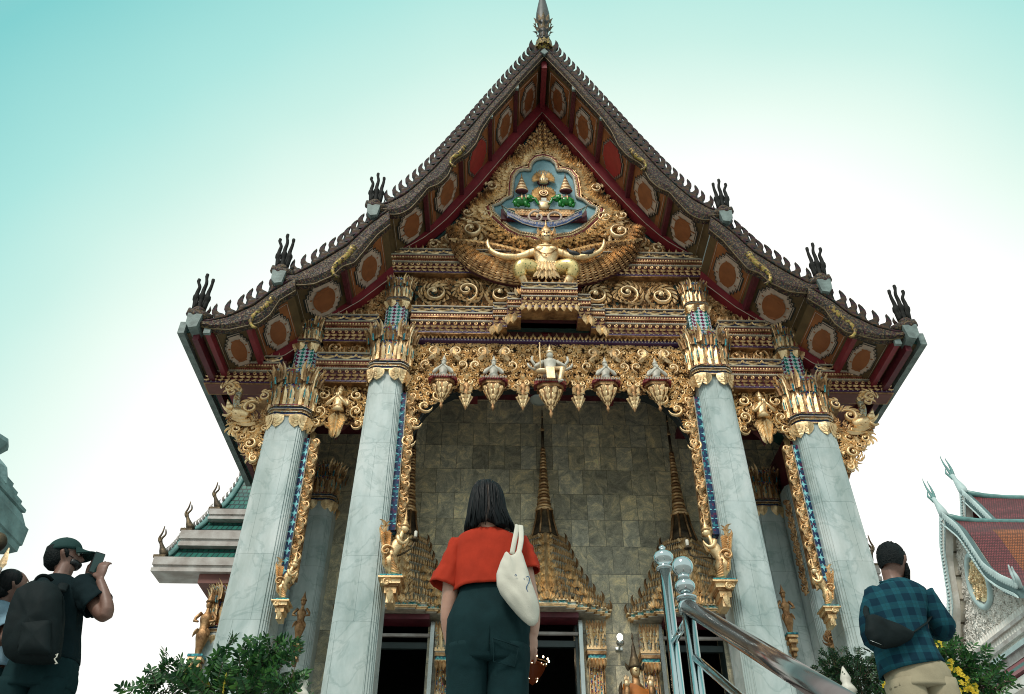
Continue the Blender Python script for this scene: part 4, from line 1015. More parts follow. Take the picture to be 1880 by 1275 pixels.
# ---- garuda with spread arms and wings
YG = 9.62
def Gp(x, y, Y=YG): X, Z = at(840 + x / 3.75, 220 + y / 3.75, Y); return X - .05, Z
b = MB()
cxg = 628
plain('wing_red', (.11, .018, .014), .5, var=.4, sc=20)
for s_ in (-1, 1):
    b = MB()
    # wing feathers: nested long blades sweeping from the hip out to the tip
    NF = 11
    inner = [(560, 985), (430, 992), (320, 978), (200, 945), (90, 870), (22, 745)]
    outer = [(590, 1120), (440, 1128), (280, 1098), (120, 1030), (0, 930), (-62, 735)]
    qi, qo = [smooth([Gp(cxg + s_ * (cxg - x), y, 9.70) for x, y in c_], 22, 1) for c_ in (inner, outer)]
    V = [(p[0], 9.735 - .05 * (f * (1 - f) * 4) + .05 * f, p[1]) for f, qq in ((0, qi), (.5, (qi + qo) / 2), (1, qo)) for p in qq]; V += [(x, y + .03, z) for x, y, z in V]
    b.ident().mat('wing_red').grid(V[:66], 3, 22, smooth=True); b.grid(V[66:], 3, 22, smooth=True)
    for k_ in range(NF):
        f = k_ / (NF - 1); pts = [((1 - f) * a[0] + f * c[0], (1 - f) * a[1] + f * c[1]) for a, c in zip(inner, outer)]
        pts = [(cxg + s_ * (cxg - x) * 1.0, y) for x, y in pts]
        q = smooth([Gp(x, y, 9.70) for x, y in pts], 22, 1); dy = 9.70 - .05 * (f * (1 - f) * 4) + .05 * f
        b.ident().mat('gold' if k_ % 2 else 'gold_dark').tube([(p[0], dy - .008, p[1]) for p in q], [.013 - .006 * i / 21 for i in range(22)], 6)
        b.mat('gold')
        for i in range(1, 21):
            t_ = q[min(21, i + 1)] - q[i - 1]; a = math.atan2(t_[1], t_[0]); b.relief(0, dy - .02, 0); b.leaf(q[i][0], q[i][1], a + s_ * (.30 + .12 * math.sin(i * 2.1 + k_)), .115, .024, .3, -.002, .9, .01, 5); b.mat('gold_dark').leaf(q[i][0] + .01, q[i][1], a - s_ * .38, .07, .020, 0, -.006, .7, 0, 4); b.mat('gold')
    for k_ in range(16):   # short covert feathers along the arm, curling tips at the wing end
        f = k_ / 15; x, y = cxg - (110 + 500 * f), 950 - 40 * math.sin(f * 3) - 90 * f ** 2; X, Z = Gp(cxg + s_ * (cxg - x), y, 9.70); b.relief(0, 9.66, 0).mat('gold_bright'); b.leaf(X, Z, PI / 2 - s_ * (.2 + .5 * f), .17, .08, -s_ * 1.2, 0, .6)
        b.mat('gold_dark').leaf(X, Z - .05, PI / 2 + s_ * (.6), .12, .06, s_ * 1.2, .01, .6)
    part(b, 'garuda_wing')
b = None
# body: one continuous surface
b = MB().mat('gold_bright')
def g3(x, y, dy=0.): X, Z = Gp(x, y, YG); return (X, YG - dy, Z)
b.tube([g3(628, 1062, .04), g3(628, 1035, .06), g3(628, 1000, .075), g3(628, 965, .09), g3(628, 930, .08), g3(628, 905, .05), g3(630, 885, .05), g3(630, 850, .05)], [.15, .155, .17, .205, .215, .13, .085, .075], 16, flat=.62, upv=(0, 1, 0))
for s_ in (-1, 1):
    S = lambda x, y, d: g3(cxg + s_ * x, y, d)
    b.ball(S(42, 945, .17), .085, 10, 8, (1, .6, .75))
    b.tube(smooth([S(60, 930, .05), S(100, 938, .05), S(160, 962, .06), S(210, 972, .07), S(270, 972, .08), S(340, 950, .07), S(385, 915, .06), S(402, 870, .05), S(398, 835, .04)], 24, 1), [.085, .085, .082, .078, .072, .068, .064, .06, .06, .062, .062, .058, .052, .05, .048, .045, .042, .04, .036, .034, .034, .03, .022, .012], 12)
    b.tube(smooth([S(40, 1065, .05), S(100, 1062, .14), S(165, 1070, .20), S(190, 1095, .20), S(160, 1140, .14), S(128, 1180, .10), S(112, 1200, .10)], 22, 1), [.11, .115, .12, .122, .12, .115, .11, .108, .105, .10, .094, .095, .09, .085, .08, .072, .066, .06, .056, .055, .05, .04], 12)
    b.tube([S(112, 1195, .10), S(118, 1203, .20)], [.045, .03], 8)
gb_ = part(b, 'garuda_body')
b = MB().mat('gold_bright')
X, Z = Gp(630, 835); b.ball((X, YG - .07, Z), .125, 16, 12, (.88, .8, 1.1))
b.mat('dark_void'); b.relief(X, YG - .155, Z)
b.add([(-.055, -.015, 0), (-.03, -.03, 0), (0, -.022, .01), (.03, -.03, 0), (.055, -.015, 0), (.045, -.05, .0), (0, -.06, .02), (-.045, -.05, 0)], [tuple(range(7, -1, -1))])
for s_ in (-1, 1):
    b.add([(s_ * .035 + .022 * math.cos(q), .03 + .014 * math.sin(q), .012) for q in np.arange(8) * PI / 4], [tuple(range(8))])
b.mat('gold_pale').add([(-.02, .02, .0), (.02, .02, 0), (0, -.03, .07), (0, .05, .02)], [(0, 2, 3), (1, 3, 2), (0, 1, 2)])
b.mat('gold'); 
for s_ in (-1, 1):
    b.leaf(s_ * .10, .0, PI / 2 - s_ * .35, .20, .07, s_ * .4, -.03, .5); b.leaf(s_ * .11, -.06, PI / 2 - s_ * .9, .12, .06, s_ * .9, -.03, .5); b.leaf(s_ * .03, .05, PI / 2 - s_ * .5, .07, .025, 0, .01, .5)
    b.leaf(s_ * .06, -.05, -PI / 2 + s_ * .6, .08, .04, 0, .0, .5)
b.ident().mat('gold').lathe([(.118, .07), (.125, .10), (.10, .12), (.105, .15), (.075, .17), (.08, .20), (.05, .22), (.052, .25), (.025, .28), (.02, .33), (.003, .44)], (X, YG - .06, Z), 14, sy=.8)
part(b, 'garuda_head', gb_)
SCL = []; b = MB(); X, Z = Gp(628, 1040); b.relief(0, YG - .17, 0)
b.mat('gold_pale'); 
for kk in range(-5, 6): b.leaf(X + kk * .042, Z - .02, -PI / 2 + kk * .16, .22 - .008 * abs(kk), .085, kk * .05, .03 - .006 * abs(kk), .5, .03)
for kk in range(-3, 4): b.leaf(X + kk * .035, Z - .16, -PI / 2 + kk * .2, .2, .08, 0, .0, .5, .0)
b.mat('gold_bright').beads(X - .17, X + .17, Z + .01, .02, .036, .02); b.mat('gold').ident()
b.tube([g3(560, 950, .19), g3(600, 985, .22), g3(628, 992, .225), g3(656, 985, .22), g3(696, 950, .19)], .012, 6); b.tube([g3(545, 905, .10), g3(590, 925, .2), g3(628, 932, .215), g3(666, 925, .2), g3(711, 905, .10)], .014, 6)
b.ball(g3(628, 1000, .225), .02, 8, 6)
for s_ in (-1, 1):
    for xx, yy in ((205, 972), (385, 915), (115, 945)): b3 = MB().mat('gold'); b3.ball(g3(cxg + s_ * xx, yy, .05), .085 if xx == 205 else .06 if xx == 385 else .095, 10, 6, (.25, 1, 1)); part(b3, 'armlet', gb_)
    SCL.append(s_); b2 = MB().mat('garuda_scales'); b2.tube(smooth([g3(cxg + s_ * 60, 1064, .07), g3(cxg + s_ * 110, 1062, .15), g3(cxg + s_ * 168, 1072, .21), g3(cxg + s_ * 188, 1098, .205), g3(cxg + s_ * 165, 1132, .155)], 14, 1), [.118, .122, .126, .13, .132, .132, .13, .126, .122, .116, .11, .104, .098, .093], 12); part(b2, 'garuda_breeches', gb_); b.mat('gold')
    b3 = MB().mat('gold'); b3.tube([g3(cxg + s_ * 118, 1188, .1), g3(cxg + s_ * 116, 1194, .1)], .068, 10); part(b3, 'anklet', gb_)
part(b, 'garuda_skirt', gb_)
# flames behind the feet
b = MB().relief(0, 9.50, 0); rng = random.Random(3)
for kk in range(-11, 12):
    X, Z = Gp(628 + kk * 17, 1205 - 0 * kk, 9.5); b.mat('gold_pale' if kk % 2 else 'gold').leaf(X, Z - .02, PI / 2 - kk * .03, .16 + .05 * rng.random(), .08, 0, .0, .6)
part(b, 'balcony_cresting')
LATE = []
# ================================================================== door crowns, pilasters, statues, brackets
mosaic('crown_teal', [(.12, .42, .42), (.55, .60, .55), (.05, .25, .26), (.30, .50, .48), (.5, .42, .25)], 34)
def crown(cx, spire=True):
    b = MB(); yw = YW
    tiers = [(4.74, .97), (4.89, .86), (5.02, .73), (5.15, .63), (5.29, .55), (5.43, .48), (5.57, .42), (5.71, .37), (5.85, .32)]
    def plan(h, z):
        D = .16 + .30 * h; S = [(1, .30), (.90, .30), (.90, .48), (.78, .48), (.78, .66), (.64, .66), (.64, .82), (.46, .82), (.46, 1.), (.30, 1.), (.30, 1.14)]
        P = [(cx - h * a, yw - D * c) for a, c in S] + [(cx + h * a, yw - D * c) for a, c in S[::-1]]
        return [(cx - h, yw + .0)] + P + [(cx + h, yw + .0)]
    for i, (z, h) in enumerate(tiers):
        zn = tiers[i + 1][0] if i + 1 < len(tiers) else z + .12; H = zn - z
        for mt, a, z0, z1 in (('white_line', .90, 0, .10), ('gold', .94, .10, .26), ('gold_pale', .98, .26, .36), ('crown_teal', .94, .36, .62), ('gold_bright', 1.0, .62, .76), ('gold', .86, .76, 1.0)):
            b.mat(mt).prism(plan(h * a, 0), z + H * z0, z + H * z1, 2)
        P = plan(h * 1.0, 0); b.mat('gold')
        for k_ in range(1, len(P) - 2):
            (x0, y0), (x1, y1) = P[k_], P[k_ + 1]; n_ = max(1, int(math.hypot(x1 - x0, y1 - y0) / .055)); 
            for j in range(n_):
                t = (j + .5) / n_; x, y = x0 + (x1 - x0) * t, y0 + (y1 - y0) * t; b.relief(x, y, z + H * .72); b.mat('gold_bright' if j % 2 else 'gold'); b.leaf(0, 0, PI / 2, .085, .045, 0, 0, .5, .03, 4)
                b.mat('white_line').leaf(0, -H * .16, PI / 2, .03, .03, 0, .004, .3, 0, 3); b.mat('gold_dark')
        for s_ in (-1, 1):
            b.relief(cx + s_ * h * .97, yw - .06, z + H * .7); b.leaf(0, 0, PI / 2 - s_ * .5, .20, .05, s_ * 1.1, 0, .5)
        for xx in ((0,) if i > 4 else (-.62, 0, .62)):
            b.relief(cx + xx * h, yw - (.16 + .30 * h) * (1.16 if xx == 0 else .84), z + H * .6); b.mat('gold_bright')
            s = .13 if xx else .17
            b.leaf(0, 0, PI / 2, s * 1.25, s * .6, 0, .01, .5)
            for q in (-1, 1):
                b.leaf(q * s * .15, 0, PI / 2 - q * .5, s, s * .4, q * .9, .0, .5); b.leaf(q * s * .3, 0, PI / 2 - q * .9, s * .75, s * .35, q * 1.1, 0, .5)
            b.mat('gold_dark')
    # tall flame panel standing in the middle
    b.relief(cx, yw - .52, 4.95).mat('gold_bright'); rng = random.Random(2)
    for r_ in range(9):
        w_ = .17 * (1 - r_ / 10)
        for q in (-1, 1): b.leaf(q * w_ * .5, r_ * .075, PI / 2 - q * .45, .15, .07, q * .6, -.035 * r_, .6); b.leaf(q * w_, r_ * .075 - .03, PI / 2 - q * .8, .11, .05, q * .9, -.035 * r_, .5)
        b.leaf(0, r_ * .075, PI / 2, .13, .07, 0, .02 - .035 * r_, .6)
    # bell and spire
    Z = 5.98; yc = yw - .17
    b.ident().mat('bronze').lathe([(.21, 0), (.185, .12), (.15, .26), (.125, .40), (.12, .46)], (cx, yc, Z), 8, rot=PI / 8)
    b.mat('gold_dark')
    for k_ in range(8):
        q = PI / 8 + k_ * PI / 4; b.tube([(cx + .215 * math.cos(q), yc + .215 * math.sin(q), Z), (cx + .155 * math.cos(q), yc + .155 * math.sin(q), Z + .26), (cx + .13 * math.cos(q), yc + .13 * math.sin(q), Z + .44)], .016, 5)
    prof = []; z = .44; r = .13
    b.mat('gold').lathe([(.14, .44), (.15, .47), (.12, .50)], (cx, yc, Z), 12)
    z = .50; r = .115
    while r > .040:
        b.mat('gold_dark' if int(z * 20) % 2 else 'gold').lathe([(r * .8, 0), (r * 1.08, .02), (r * .96, .045), (r * .72, .06)], (cx, yc, Z + z), 10); z += .06; r *= .945
    b.mat('bronze').tube([(cx, yc, Z + z), (cx, yc, Z + z + .35)], [.026, .024], 8); b.mat('gold').ball((cx, yc, Z + z + .36), .036, 8, 6); b.mat('bronze').tube([(cx, yc, Z + z + .38), (cx, yc, Z + z + .78)], [.022, .008], 8); b.mat('gold').ball((cx, yc, Z + z + .62), .02, 8, 6)
    return b
def door_pilaster(x):
    b = MB(); y0 = YW - .20
    b.mat('glass_jewel').prism([(x - .11, YW), (x - .11, y0 + .06), (x - .07, y0 + .06), (x - .07, y0), (x + .07, y0), (x + .07, y0 + .06), (x + .11, y0 + .06), (x + .11, YW)], .75, 4.10, 2)
    b.mat('gold')
    for dx in (-.105, -.065, -.02, .02, .065, .105): b.tube([(x + dx, y0 - .006 + (.06 if abs(dx) > .1 else 0), .75), (x + dx, y0 - .006 + (.06 if abs(dx) > .1 else 0), 4.1)], .011, 5)
    for mt, z0, z1, a in (('gold_bright', 4.06, 4.10, .13), ('glass_teal', 4.10, 4.15, .12), ('gold_dark', 4.15, 4.20, .135), ('white_line', 4.20, 4.22, .13), ('gold', 4.22, 4.27, .14)):
        b.mat(mt).box(x - a, x + a, y0 - a + .08, YW, z0, z1)
    b.relief(x, y0 - .02, 0)
    for i in range(5): b.mat('gold'); xx = (i - 2) * .05; b.leaf(xx, 4.08, -PI / 2, .14, .06, 0, .05, .5)
    for r_, (z, L_, n_) in enumerate(((4.25, .18, 5), (4.36, .18, 6), (4.45, .16, 7))):
        for i in range(n_): xx = (i - (n_ - 1) / 2) * .25 / n_; b.mat('gold_dark' if r_ == 2 else 'gold_bright' if i % 2 else 'glass_silver'); petal(b, xx, xx * 1.25, z, z + L_, .05, .03 + .01 * r_, .06 + .03 * r_, 2, .02, .06, 5)
    b.ident().mat('glass_jewel').box(x - .12, x + .12, y0 - .03, YW, 4.27, 4.60)
    for zz in (3.3, 2.6):
        b.relief(x, y0 - .01, zz).mat('gold_bright'); b.fill([(-.12, -.08), (.12, -.08), (.12, .1), (-.12, .1)], .035, 3)
    return b
dsur = []
for j, cx in enumerate((0, DX, -DX)):
    if j == 0:
        d0 = part(crown(cx), 'door_crown')
        pz = part(door_pilaster(.70), 'door_pilaster', d0)
        p2 = dup(pz, d0, location=(-1.40, 0, 0))
        b = MB().mat('frame_steel'); 
        for s_ in (-1, 1): b.box(s_ * .50 - .028, s_ * .50 + .028, YW - .10, YW - .003, .75, 4.70)
        b.mat('dark_red').box(-.46, .46, YW - .30, YW - .003, 4.66, 4.735); b.mat('weathered_white').box(-.47, .47, YW - .05, YW - .003, 4.50, 4.54)
        b.mat('frame_dark'); 
        for s_ in (-1, 1): b.box(s_ * .445 - .02, s_ * .445 + .02, YW + .02, YW + .3, .75, 4.7)
        b.box(-.46, .46, YW + .06, YW + .12, 4.36, 4.45)
        part(b, 'door_frame', d0)
    else:
        dd = dup(d0, T, location=(cx, 0, -.05))
# pilasters on the wall behind the side bays
b = shaft(3.55, YW - .12, .75, 6.52, .25, .225); wp = part(b, 'wall_pilaster')
cc_ = dup(cap0, wp); cc_.scale = (.82, .82, .82); cc_.location = (3.55 - 2.375 * .82, (YW - .12 - 10) - (CY - 10) * .82, (6.30 - .4) - (7.23 - .4) * .82)
b = shaft(4.0, 11.75, .75, 6.7, .26, .22); wq = part(b, 'side_column'); 
b = MB().mat('glass_red'); 
braid_b = MB().relief(0, 11.5, 0).mat('gold_dark'); braid(braid_b, [(3.72, 6.4), (3.70, 4.9)], .10, .07); bq = part(braid_b, 'hanging_garland')
b = MB().relief(4.08, 11.45, 0).mat('gold_dark'); b.fill([(-.25, 4.35), (.22, 4.35), (.2, 3.4), (.05, 3.0), (-.1, 3.4)], .10, 5); b.ident().mat('gold_dark').box(3.85, 4.3, 11.46, 11.6, 3.5, 4.35); bw_ = part(b, 'carved_bracket')
LATE += [wp, wq, bq, bw_]

# naga bracket under the eave, reaching out from the outer column
b = MB(); b.relief(0, 9.80, 0)
b.mat('gold_bright')
Pb = [(4.02, 6.95), (4.10, 6.62), (4.40, 6.72), (4.52, 6.62), (4.40, 6.42), (4.25, 6.30), (4.15, 6.10), (4.00, 5.80), (3.93, 6.0), (3.97, 6.6)]
b.ident().mat('gold_dark').prism(Pb, 9.84, 9.90); b.relief(0, 9.83, 0).mat('gold'); b.fill(Pb, .07, 4); b.mat('gold_bright'); b.fill(Pb, .10, 14, d=.03)
for (x, z, r, a, h) in ((4.22, 6.78, .13, 2.4, -1), (4.60, 7.12, .10, 0, 1), (4.54, 7.05, .09, 3, -1), (4.12, 6.18, .10, .5, 1), (4.02, 5.95, .08, 2.5, -1), (4.08, 6.98, .09, 1, 1)):
    b.scroll(x, z, r, a, h, 1.35, .24, .06, .7, 18)
    for kk in range(5): q = a + h * kk * .6; b.leaf(x + r * math.cos(q), z + r * math.sin(q), q + h * .9, r * 1.1, r * .45, h * 1.2, .05, .6)
for kk in range(5): b.leaf(4.10 + kk * .07, 6.50 + kk * .03, -.2 + .15 * kk, .30, .07, .5, .10 + .01 * kk, .5)
b.ident().mat('glass_silver').tube(smooth([(4.46, 9.82, 7.12), (4.47, 9.80, 6.95), (4.42, 9.80, 6.78), (4.30, 9.80, 6.66)], 12, 1), [.05] * 8 + [.06, .065, .06, .05], 8)
b.mat('gold_bright'); b.tube([(4.24, 9.76, 6.62), (4.36, 9.74, 6.66), (4.44, 9.72, 6.70)], [.075, .085, .06], 9); b.ball((4.50, 9.71, 6.74), .058, 9, 7); b.tube([(4.52, 9.71, 6.78), (4.56, 9.71, 6.88)], [.035, .004], 7); b.tube([(4.44, 9.70, 6.66), (4.50, 9.68, 6.58), (4.56, 9.68, 6.60)], [.03, .025, .015], 7)
kb = part(b, 'eave_bracket'); LATE.append(kb)

# ---- gilded statues on brackets
def kinnaree(ox, oy, oz, k, face, name, label, grp='gilded bird-women on the column brackets'):
    t = thing(name, label, 'statue', (ox, oy, oz), grp)
    P = lambda a, c, d=0: (ox + a * k * face, oy - d * k, oz + c * k)
    b = MB().mat('gold_bright')
    b.tube(smooth([P(.02, .0), P(-.03, .14), P(-.06, .28), P(-.03, .38), P(.02, .48), P(.05, .58), P(.07, .65), P(.085, .70)], 20, 1), [k * v for v in (.05, .045, .05, .06, .075, .095, .11, .11, .10, .085, .075, .075, .08, .085, .08, .065, .04, .032, .03, .03)], 12)
    b.ball(P(.11, .745), .058 * k, 12, 9, (1.0, .9, 1.12)); b.tube([P(.155, .74), P(.175, .735)], [.016 * k, .006 * k], 6)
    b.tube(smooth([P(.03, .60, .07), P(.06, .50, .09), P(.12, .49, .06), P(.17, .57, .02), P(.18, .62, .01)], 12, 1), [k * v for v in (.035, .034, .032, .03, .028, .026, .024, .022, .02, .018, .014, .006)], 8)
    b.tube(smooth([P(.03, .60, -.07), P(.06, .50, -.09), P(.12, .49, -.06), P(.17, .57, -.01), P(.18, .62, 0)], 12, 1), [k * v for v in (.035, .034, .032, .03, .028, .026, .024, .022, .02, .018, .014, .006)], 8)
    b.tube([P(.02, .02, .03), P(.06, .0, .04), P(.12, .0, .04)], [.04 * k, .035 * k, .012 * k], 7)
    b.build('figure', None, t)
    b = MB().mat('gold'); b.lathe([(.062 * k, 0), (.066 * k, .02 * k), (.045 * k, .04 * k), (.048 * k, .06 * k), (.03 * k, .09 * k), (.02 * k, .14 * k), (.003, .30 * k)], P(.115, .775), 10)
    b.build('crown', None, t)
    b = MB().mat('gold'); b.relief(ox, oy, oz, (face, 0, 0), (0, 0, 1), (0, -1, 0)); rng = random.Random(4)
    for dd in (.09, -.11):
        b.scroll(-.10 * k, .36 * k, .10 * k, 0, 1, 1.3, .24, dd * k, .6, 18)
        for kk in range(16): b.leaf((-.08 - .006 * kk) * k, (.12 + .034 * kk) * k, 2.1 + .03 * kk, .15 * k, .042 * k, -1.5, dd * k, .7)
    for kk in range(12): b.leaf((-.13 - .003 * kk) * k, (.40 + .033 * kk) * k, 1.75, .15 * k, .05 * k, 1.3 if kk % 2 else -1.5, .02 * (kk % 3), .7); b.leaf((-.06) * k, (.30 + .03 * kk) * k, 2.4, .12 * k, .04 * k, 1.3, .05, .7)
    for kk in range(6): b.leaf((-.02) * k, (.30 - .05 * kk) * k, -1.3 + .2 * kk, .12 * k, .05 * k, .4, .10 * k, .5)
    b.build('feathers', None, t)
    b = MB(); 
    for mt, z0, z1, a in (('glass_teal', -.03, 0, .15), ('gold', -.055, -.03, .17), ('gold_bright', -.12, -.055, .13), ('gold_dark', -.15, -.12, .10), ('gold', -.24, -.15, .08), ('gold_bright', -.36, -.24, .05)):
        b.mat(mt).box(ox - a * k, ox + a * k, oy - a * k, oy + .22 * k, oz + z0 * k, oz + z1 * k)
    b.relief(ox, oy - .13 * k, oz).mat('gold_bright'); b.scroll(-.05 * k * face, -.11 * k, .07 * k, 0, 1, 1.3, .28, 0, .6); b.leaf(0, -.20 * k, -PI / 2, .18 * k, .09 * k, 0, -.04, .5)
    b.build('bracket', None, t)
    return t
kinnaree(-1.99, 9.62, 4.22, .88, 1, 'bird_woman_statue', 'gilded bird-woman statue with spired crown on the inner column left of the doors, facing right')
kinnaree(1.99, 9.62, 4.22, .88, -1, 'bird_woman_statue', 'gilded bird-woman statue on the inner column behind the steel handrail posts')
kinnaree(-3.26, 9.64, 3.93, .62, 1, 'bird_woman_statue', 'smaller gilded bird-woman statue low on the outermost left column')
kinnaree(3.22, 9.64, 3.93, .62, -1, 'bird_woman_statue', 'smaller gilded bird-woman statue low on the outermost right column')
def angel(ox, oy, oz, k, name, label, mt='gold_dark', grp='gilded standing angels on the wall pilasters'):
    t = thing(name, label, 'statue', (ox, oy, oz), grp)
    b = MB().mat(mt); P = lambda a, c, d=0: (ox + a * k, oy - d * k, oz + c * k)
    b.tube(smooth([P(0, 0), P(0, .12), P(.01, .3), P(.0, .42), P(0, .5), P(0, .6), P(0, .68), P(0, .74), P(0, .80)], 24, 1), [k * v for v in (.045, .05, .055, .06, .065, .075, .085, .095, .105, .11, .11, .10, .085, .075, .072, .078, .088, .098, .10, .085, .05, .035, .032, .03)], 12, flat=.75, upv=(0, 1, 0))
    b.ball(P(0, .85), .062 * k, 10, 8, (.85, .9, 1.15))
    for s_ in (-1, 1):
        b.tube([P(s_ * .09, .71), P(s_ * .16, .62, .02), P(s_ * .17, .56, .04), P(s_ * .09, .53, .09)], [.032 * k, .028 * k, .025 * k, .018 * k], 8)
        b.relief(ox, oy, oz); b.leaf(s_ * .06 * k, .42 * k, -PI / 2 + s_ * .7, .16 * k, .07 * k, -s_ * .5, .06 * k, .5)
        b.ident()
    b.build('figure', None, t)
    b = MB().mat(mt).lathe([(.07 * k, 0), (.05 * k, .04 * k), (.03 * k, .09 * k), (.003, .2 * k)], P(0, .89), 10); b.build('crown', None, t)
    b = MB()
    for m2, z0, z1, a in (('glass_teal', -.04, 0, .12), ('gold', -.09, -.04, .11), ('gold_dark', -.13, -.09, .07), ('gold', -.20, -.13, .09), ('gold_dark', -.30, -.20, .05), ('gold', -.36, -.30, .07), ('gold_dark', -.46, -.36, .035)):
        b.mat(m2).box(ox - a * k, ox + a * k, oy - a * k, oy + .12 * k, oz + z0 * k, oz + z1 * k)
    b.build('bracket', None, t)
X, Z = at(545, 1180, 11.4); angel(X, 11.4, Z, .66, 'angel_statue', 'gilded standing angel with hands on hips in the left side bay')
X, Z = at(1452, 1165, 11.4); angel(X, 11.4, Z, .66, 'angel_statue', 'gilded standing angel with hands on hips in the right side bay')
X, Z = at(362, 1205, 13.0); angel(X, 13.0, Z, .95, 'angel_statue', 'brown gilded angel under the green roof left of the columns')

# ---- standing robed figure beside the doors
def buddha(px, py, Y, name, label):
    X, Z = at(px, py, Y); zt = Z   # chin height
    t = thing(name, label, 'statue', (X, Y, .75), 'robed golden statues between the doors')
    b = MB().mat('gold_dark'); P = lambda a, c, d=0: (X + a, Y - d, zt + c)
    b.tube([P(0, -2.6), P(0, -1.2), P(0, -.8), P(0, -.45), P(0, -.22), P(0, -.14), P(0, -.08), P(0, .0)], [.14, .17, .19, .16, .175, .10, .055, .05], 14, flat=.6, upv=(0, 1, 0))
    b.ball(P(0, .085), .082, 14, 10, (.88, .9, 1.2)); b.mat('gold_bright').ball(P(0, .07, .018), .072, 14, 10, (.85, .9, 1.2)); b.tube([P(0, .09, .085), P(0, .055, .10)], [.008, .016], 6)
    for s_ in (-1, 1):
        b.mat('gold_dark').tube([P(s_ * .155, -.20), P(s_ * .21, -.36, .02), P(s_ * .20, -.46, .08), P(s_ * .16, -.30, .20), P(s_ * .16, -.20, .22)], [.06, .055, .05, .04, .036], 9)
        b.mat('gold_pale').tube([P(s_ * .16, -.20, .22), P(s_ * .16, -.12, .23)], [.035, .03], 8, flat=.5, upv=(0, 1, 0))
        for i in range(4): b.tube([P(s_ * .16 + (i - 1.5) * .018, -.13, .23), P(s_ * .16 + (i - 1.5) * .019, -.06 + (.01 if i in (1, 2) else -.004), .225)], [.010, .006], 6)
        b.tube([P(s_ * (.16 - .03), -.18, .22), P(s_ * (.16 - .05), -.13, .235)], [.010, .006], 6)
        b.mat('dark_void').relief(X, Y - .09, zt); b.add([(s_ * .032 + .016 * math.cos(q), .095 + .006 * math.sin(q), .004) for q in np.arange(8) * PI / 4], [tuple(range(8))]); b.ident()
    b.build('figure', None, t)
    b = MB().mat('bronze').lathe([(.085, .11), (.088, .14), (.075, .18), (.055, .25), (.036, .32), (.026, .40), (.012, .46), (.010, .50), (.018, .52), (.004, .60)], (X, Y, zt), 12)
    for s_ in (-1, 1):
        b.relief(X, Y, zt); b.leaf(s_ * .08, .08, PI / 2 - s_ * .5, .13, .05, s_ * .2, 0, .6); b.leaf(s_ * .20, -.28, PI / 2 - s_ * .25 + .0, .22, .07, s_ * .6, .02, .6); b.ident()
    b.build('crown', None, t)
    g_ = MB().mat('robe_orange'); V = []
    for i in range(14):
        c = -.20 - i * .18
        for j in range(24):
            q = 2 * PI * j / 24; r = .185 + .02 * i ** .5 + .006 * math.sin(q * 9 + i); V.append(P(r * math.cos(q), c + (.10 * math.cos(q - 2.6) if i == 0 else 0), r * .66 * math.sin(q)))
    g_.grid(V, 14, 24, True, False, True)
    for k_ in range(7): g_.tube([P(-.17 + .045 * k_, -.9 + .05 * k_, .12), P(-.02 + .03 * k_, -.45, .135), P(.10 + .012 * k_, -.18, .07)], .008, 5)
    g_.build('robe', None, t)
plain('robe_orange', (.55, .17, .02), .6, var=.35, sc=8, bump=.2)
buddha(1167, 1243, 11.6, 'robed_statue', 'golden crowned statue in an orange robe standing between the doors, both hands raised')
buddha(829, 1270, 11.6, 'robed_statue', 'golden crowned statue in an orange robe mostly hidden behind the woman in red')

# ---- lamps, pigeons, chandelier
X, Z = at(1138, 1170, 12.0); t = thing('wall_lamp', 'lit round white bulb lamp on the marble wall above the robed statue', 'lamp', (X, 12.19, Z - .1))
b = MB().mat('bulb_white').ball((X, 12.0, Z), .044, 12, 10, (1, 1, 1.15)); b.build('bulb', None, t)
b = MB().mat('frame_steel').lathe([(.05, 0), (.06, .03), (.055, .05)], (X, 12.0, Z - .115), 12); b.box(X - .012, X + .012, 12.02, 12.195, Z - .12, Z - .10); b.box(X - .05, X + .05, 12.17, 12.195, Z - .13, Z - .09); b.build('bracket', None, t)
for (px, py, qx, qy, lab) in ((763, 984, 742, 1012, 'white tube lamp on a curved arm beside the left bird-woman statue'), (1262, 1000, 1282, 1014, 'white tube lamp on a curved arm beside the right bird-woman statue')):
    X, Z = at(px, py, 9.7); X1, Z1 = at(qx, qy, 9.7); s_ = 1 if X1 > X else -1
    t = thing('spot_lamp', lab, 'lamp', (X1 + s_ * .15, 9.75, Z1), 'tube lamps by the inner columns')
    b = MB().mat('bronze').tube(smooth([(X1 + s_ * .25, 9.8, Z1 - .05), (X1 + s_ * .05, 9.7, Z1 - .06), (X + s_ * .02, 9.7, Z - .16), (X, 9.7, Z - .06)], 12, 1), .012, 7); b.lathe([(.045, -.06), (.05, -.05), (.03, -.04), (.025, -.02)], (X, 9.7, Z), 10); b.build('arm', None, t)
    b = MB().mat('statue_white').lathe([(.018, 0), (.021, .01), (.021, .085), (.014, .095)], (X, 9.7, Z - .03), 10); b.build('tube_bulb', None, t)
X, Z = at(991, 734, 11.0); t = thing('hanging_lamp', 'round glass dish lamp hanging in the dark porch under the arch', 'lamp', (X, 11.0, Z))
b = MB().mat('lamp_glass').lathe([(.02, .03), (.10, .02), (.165, .0), (.16, -.012), (.08, -.03), (.01, -.035)], (X, 11.0, Z), 24)
g = NG('lamp_glass'); g.set(Base_Color=(.45, .50, .48), Roughness=.12, Metallic=.3)
b.build('glass_dish', None, t); b = MB().mat('frame_dark').tube([(X, 11.0, Z + .03), (X, 11.0, 8.62)], .012, 6); b.build('rod', None, t)
t = thing('chandelier', 'lit crystal chandelier with a ring of small bulbs seen through the middle door', 'chandelier', (*[at(977, 1225, 14.6)[0]], 14.6, 4.0))
X, Z = at(977, 1222, 14.6)
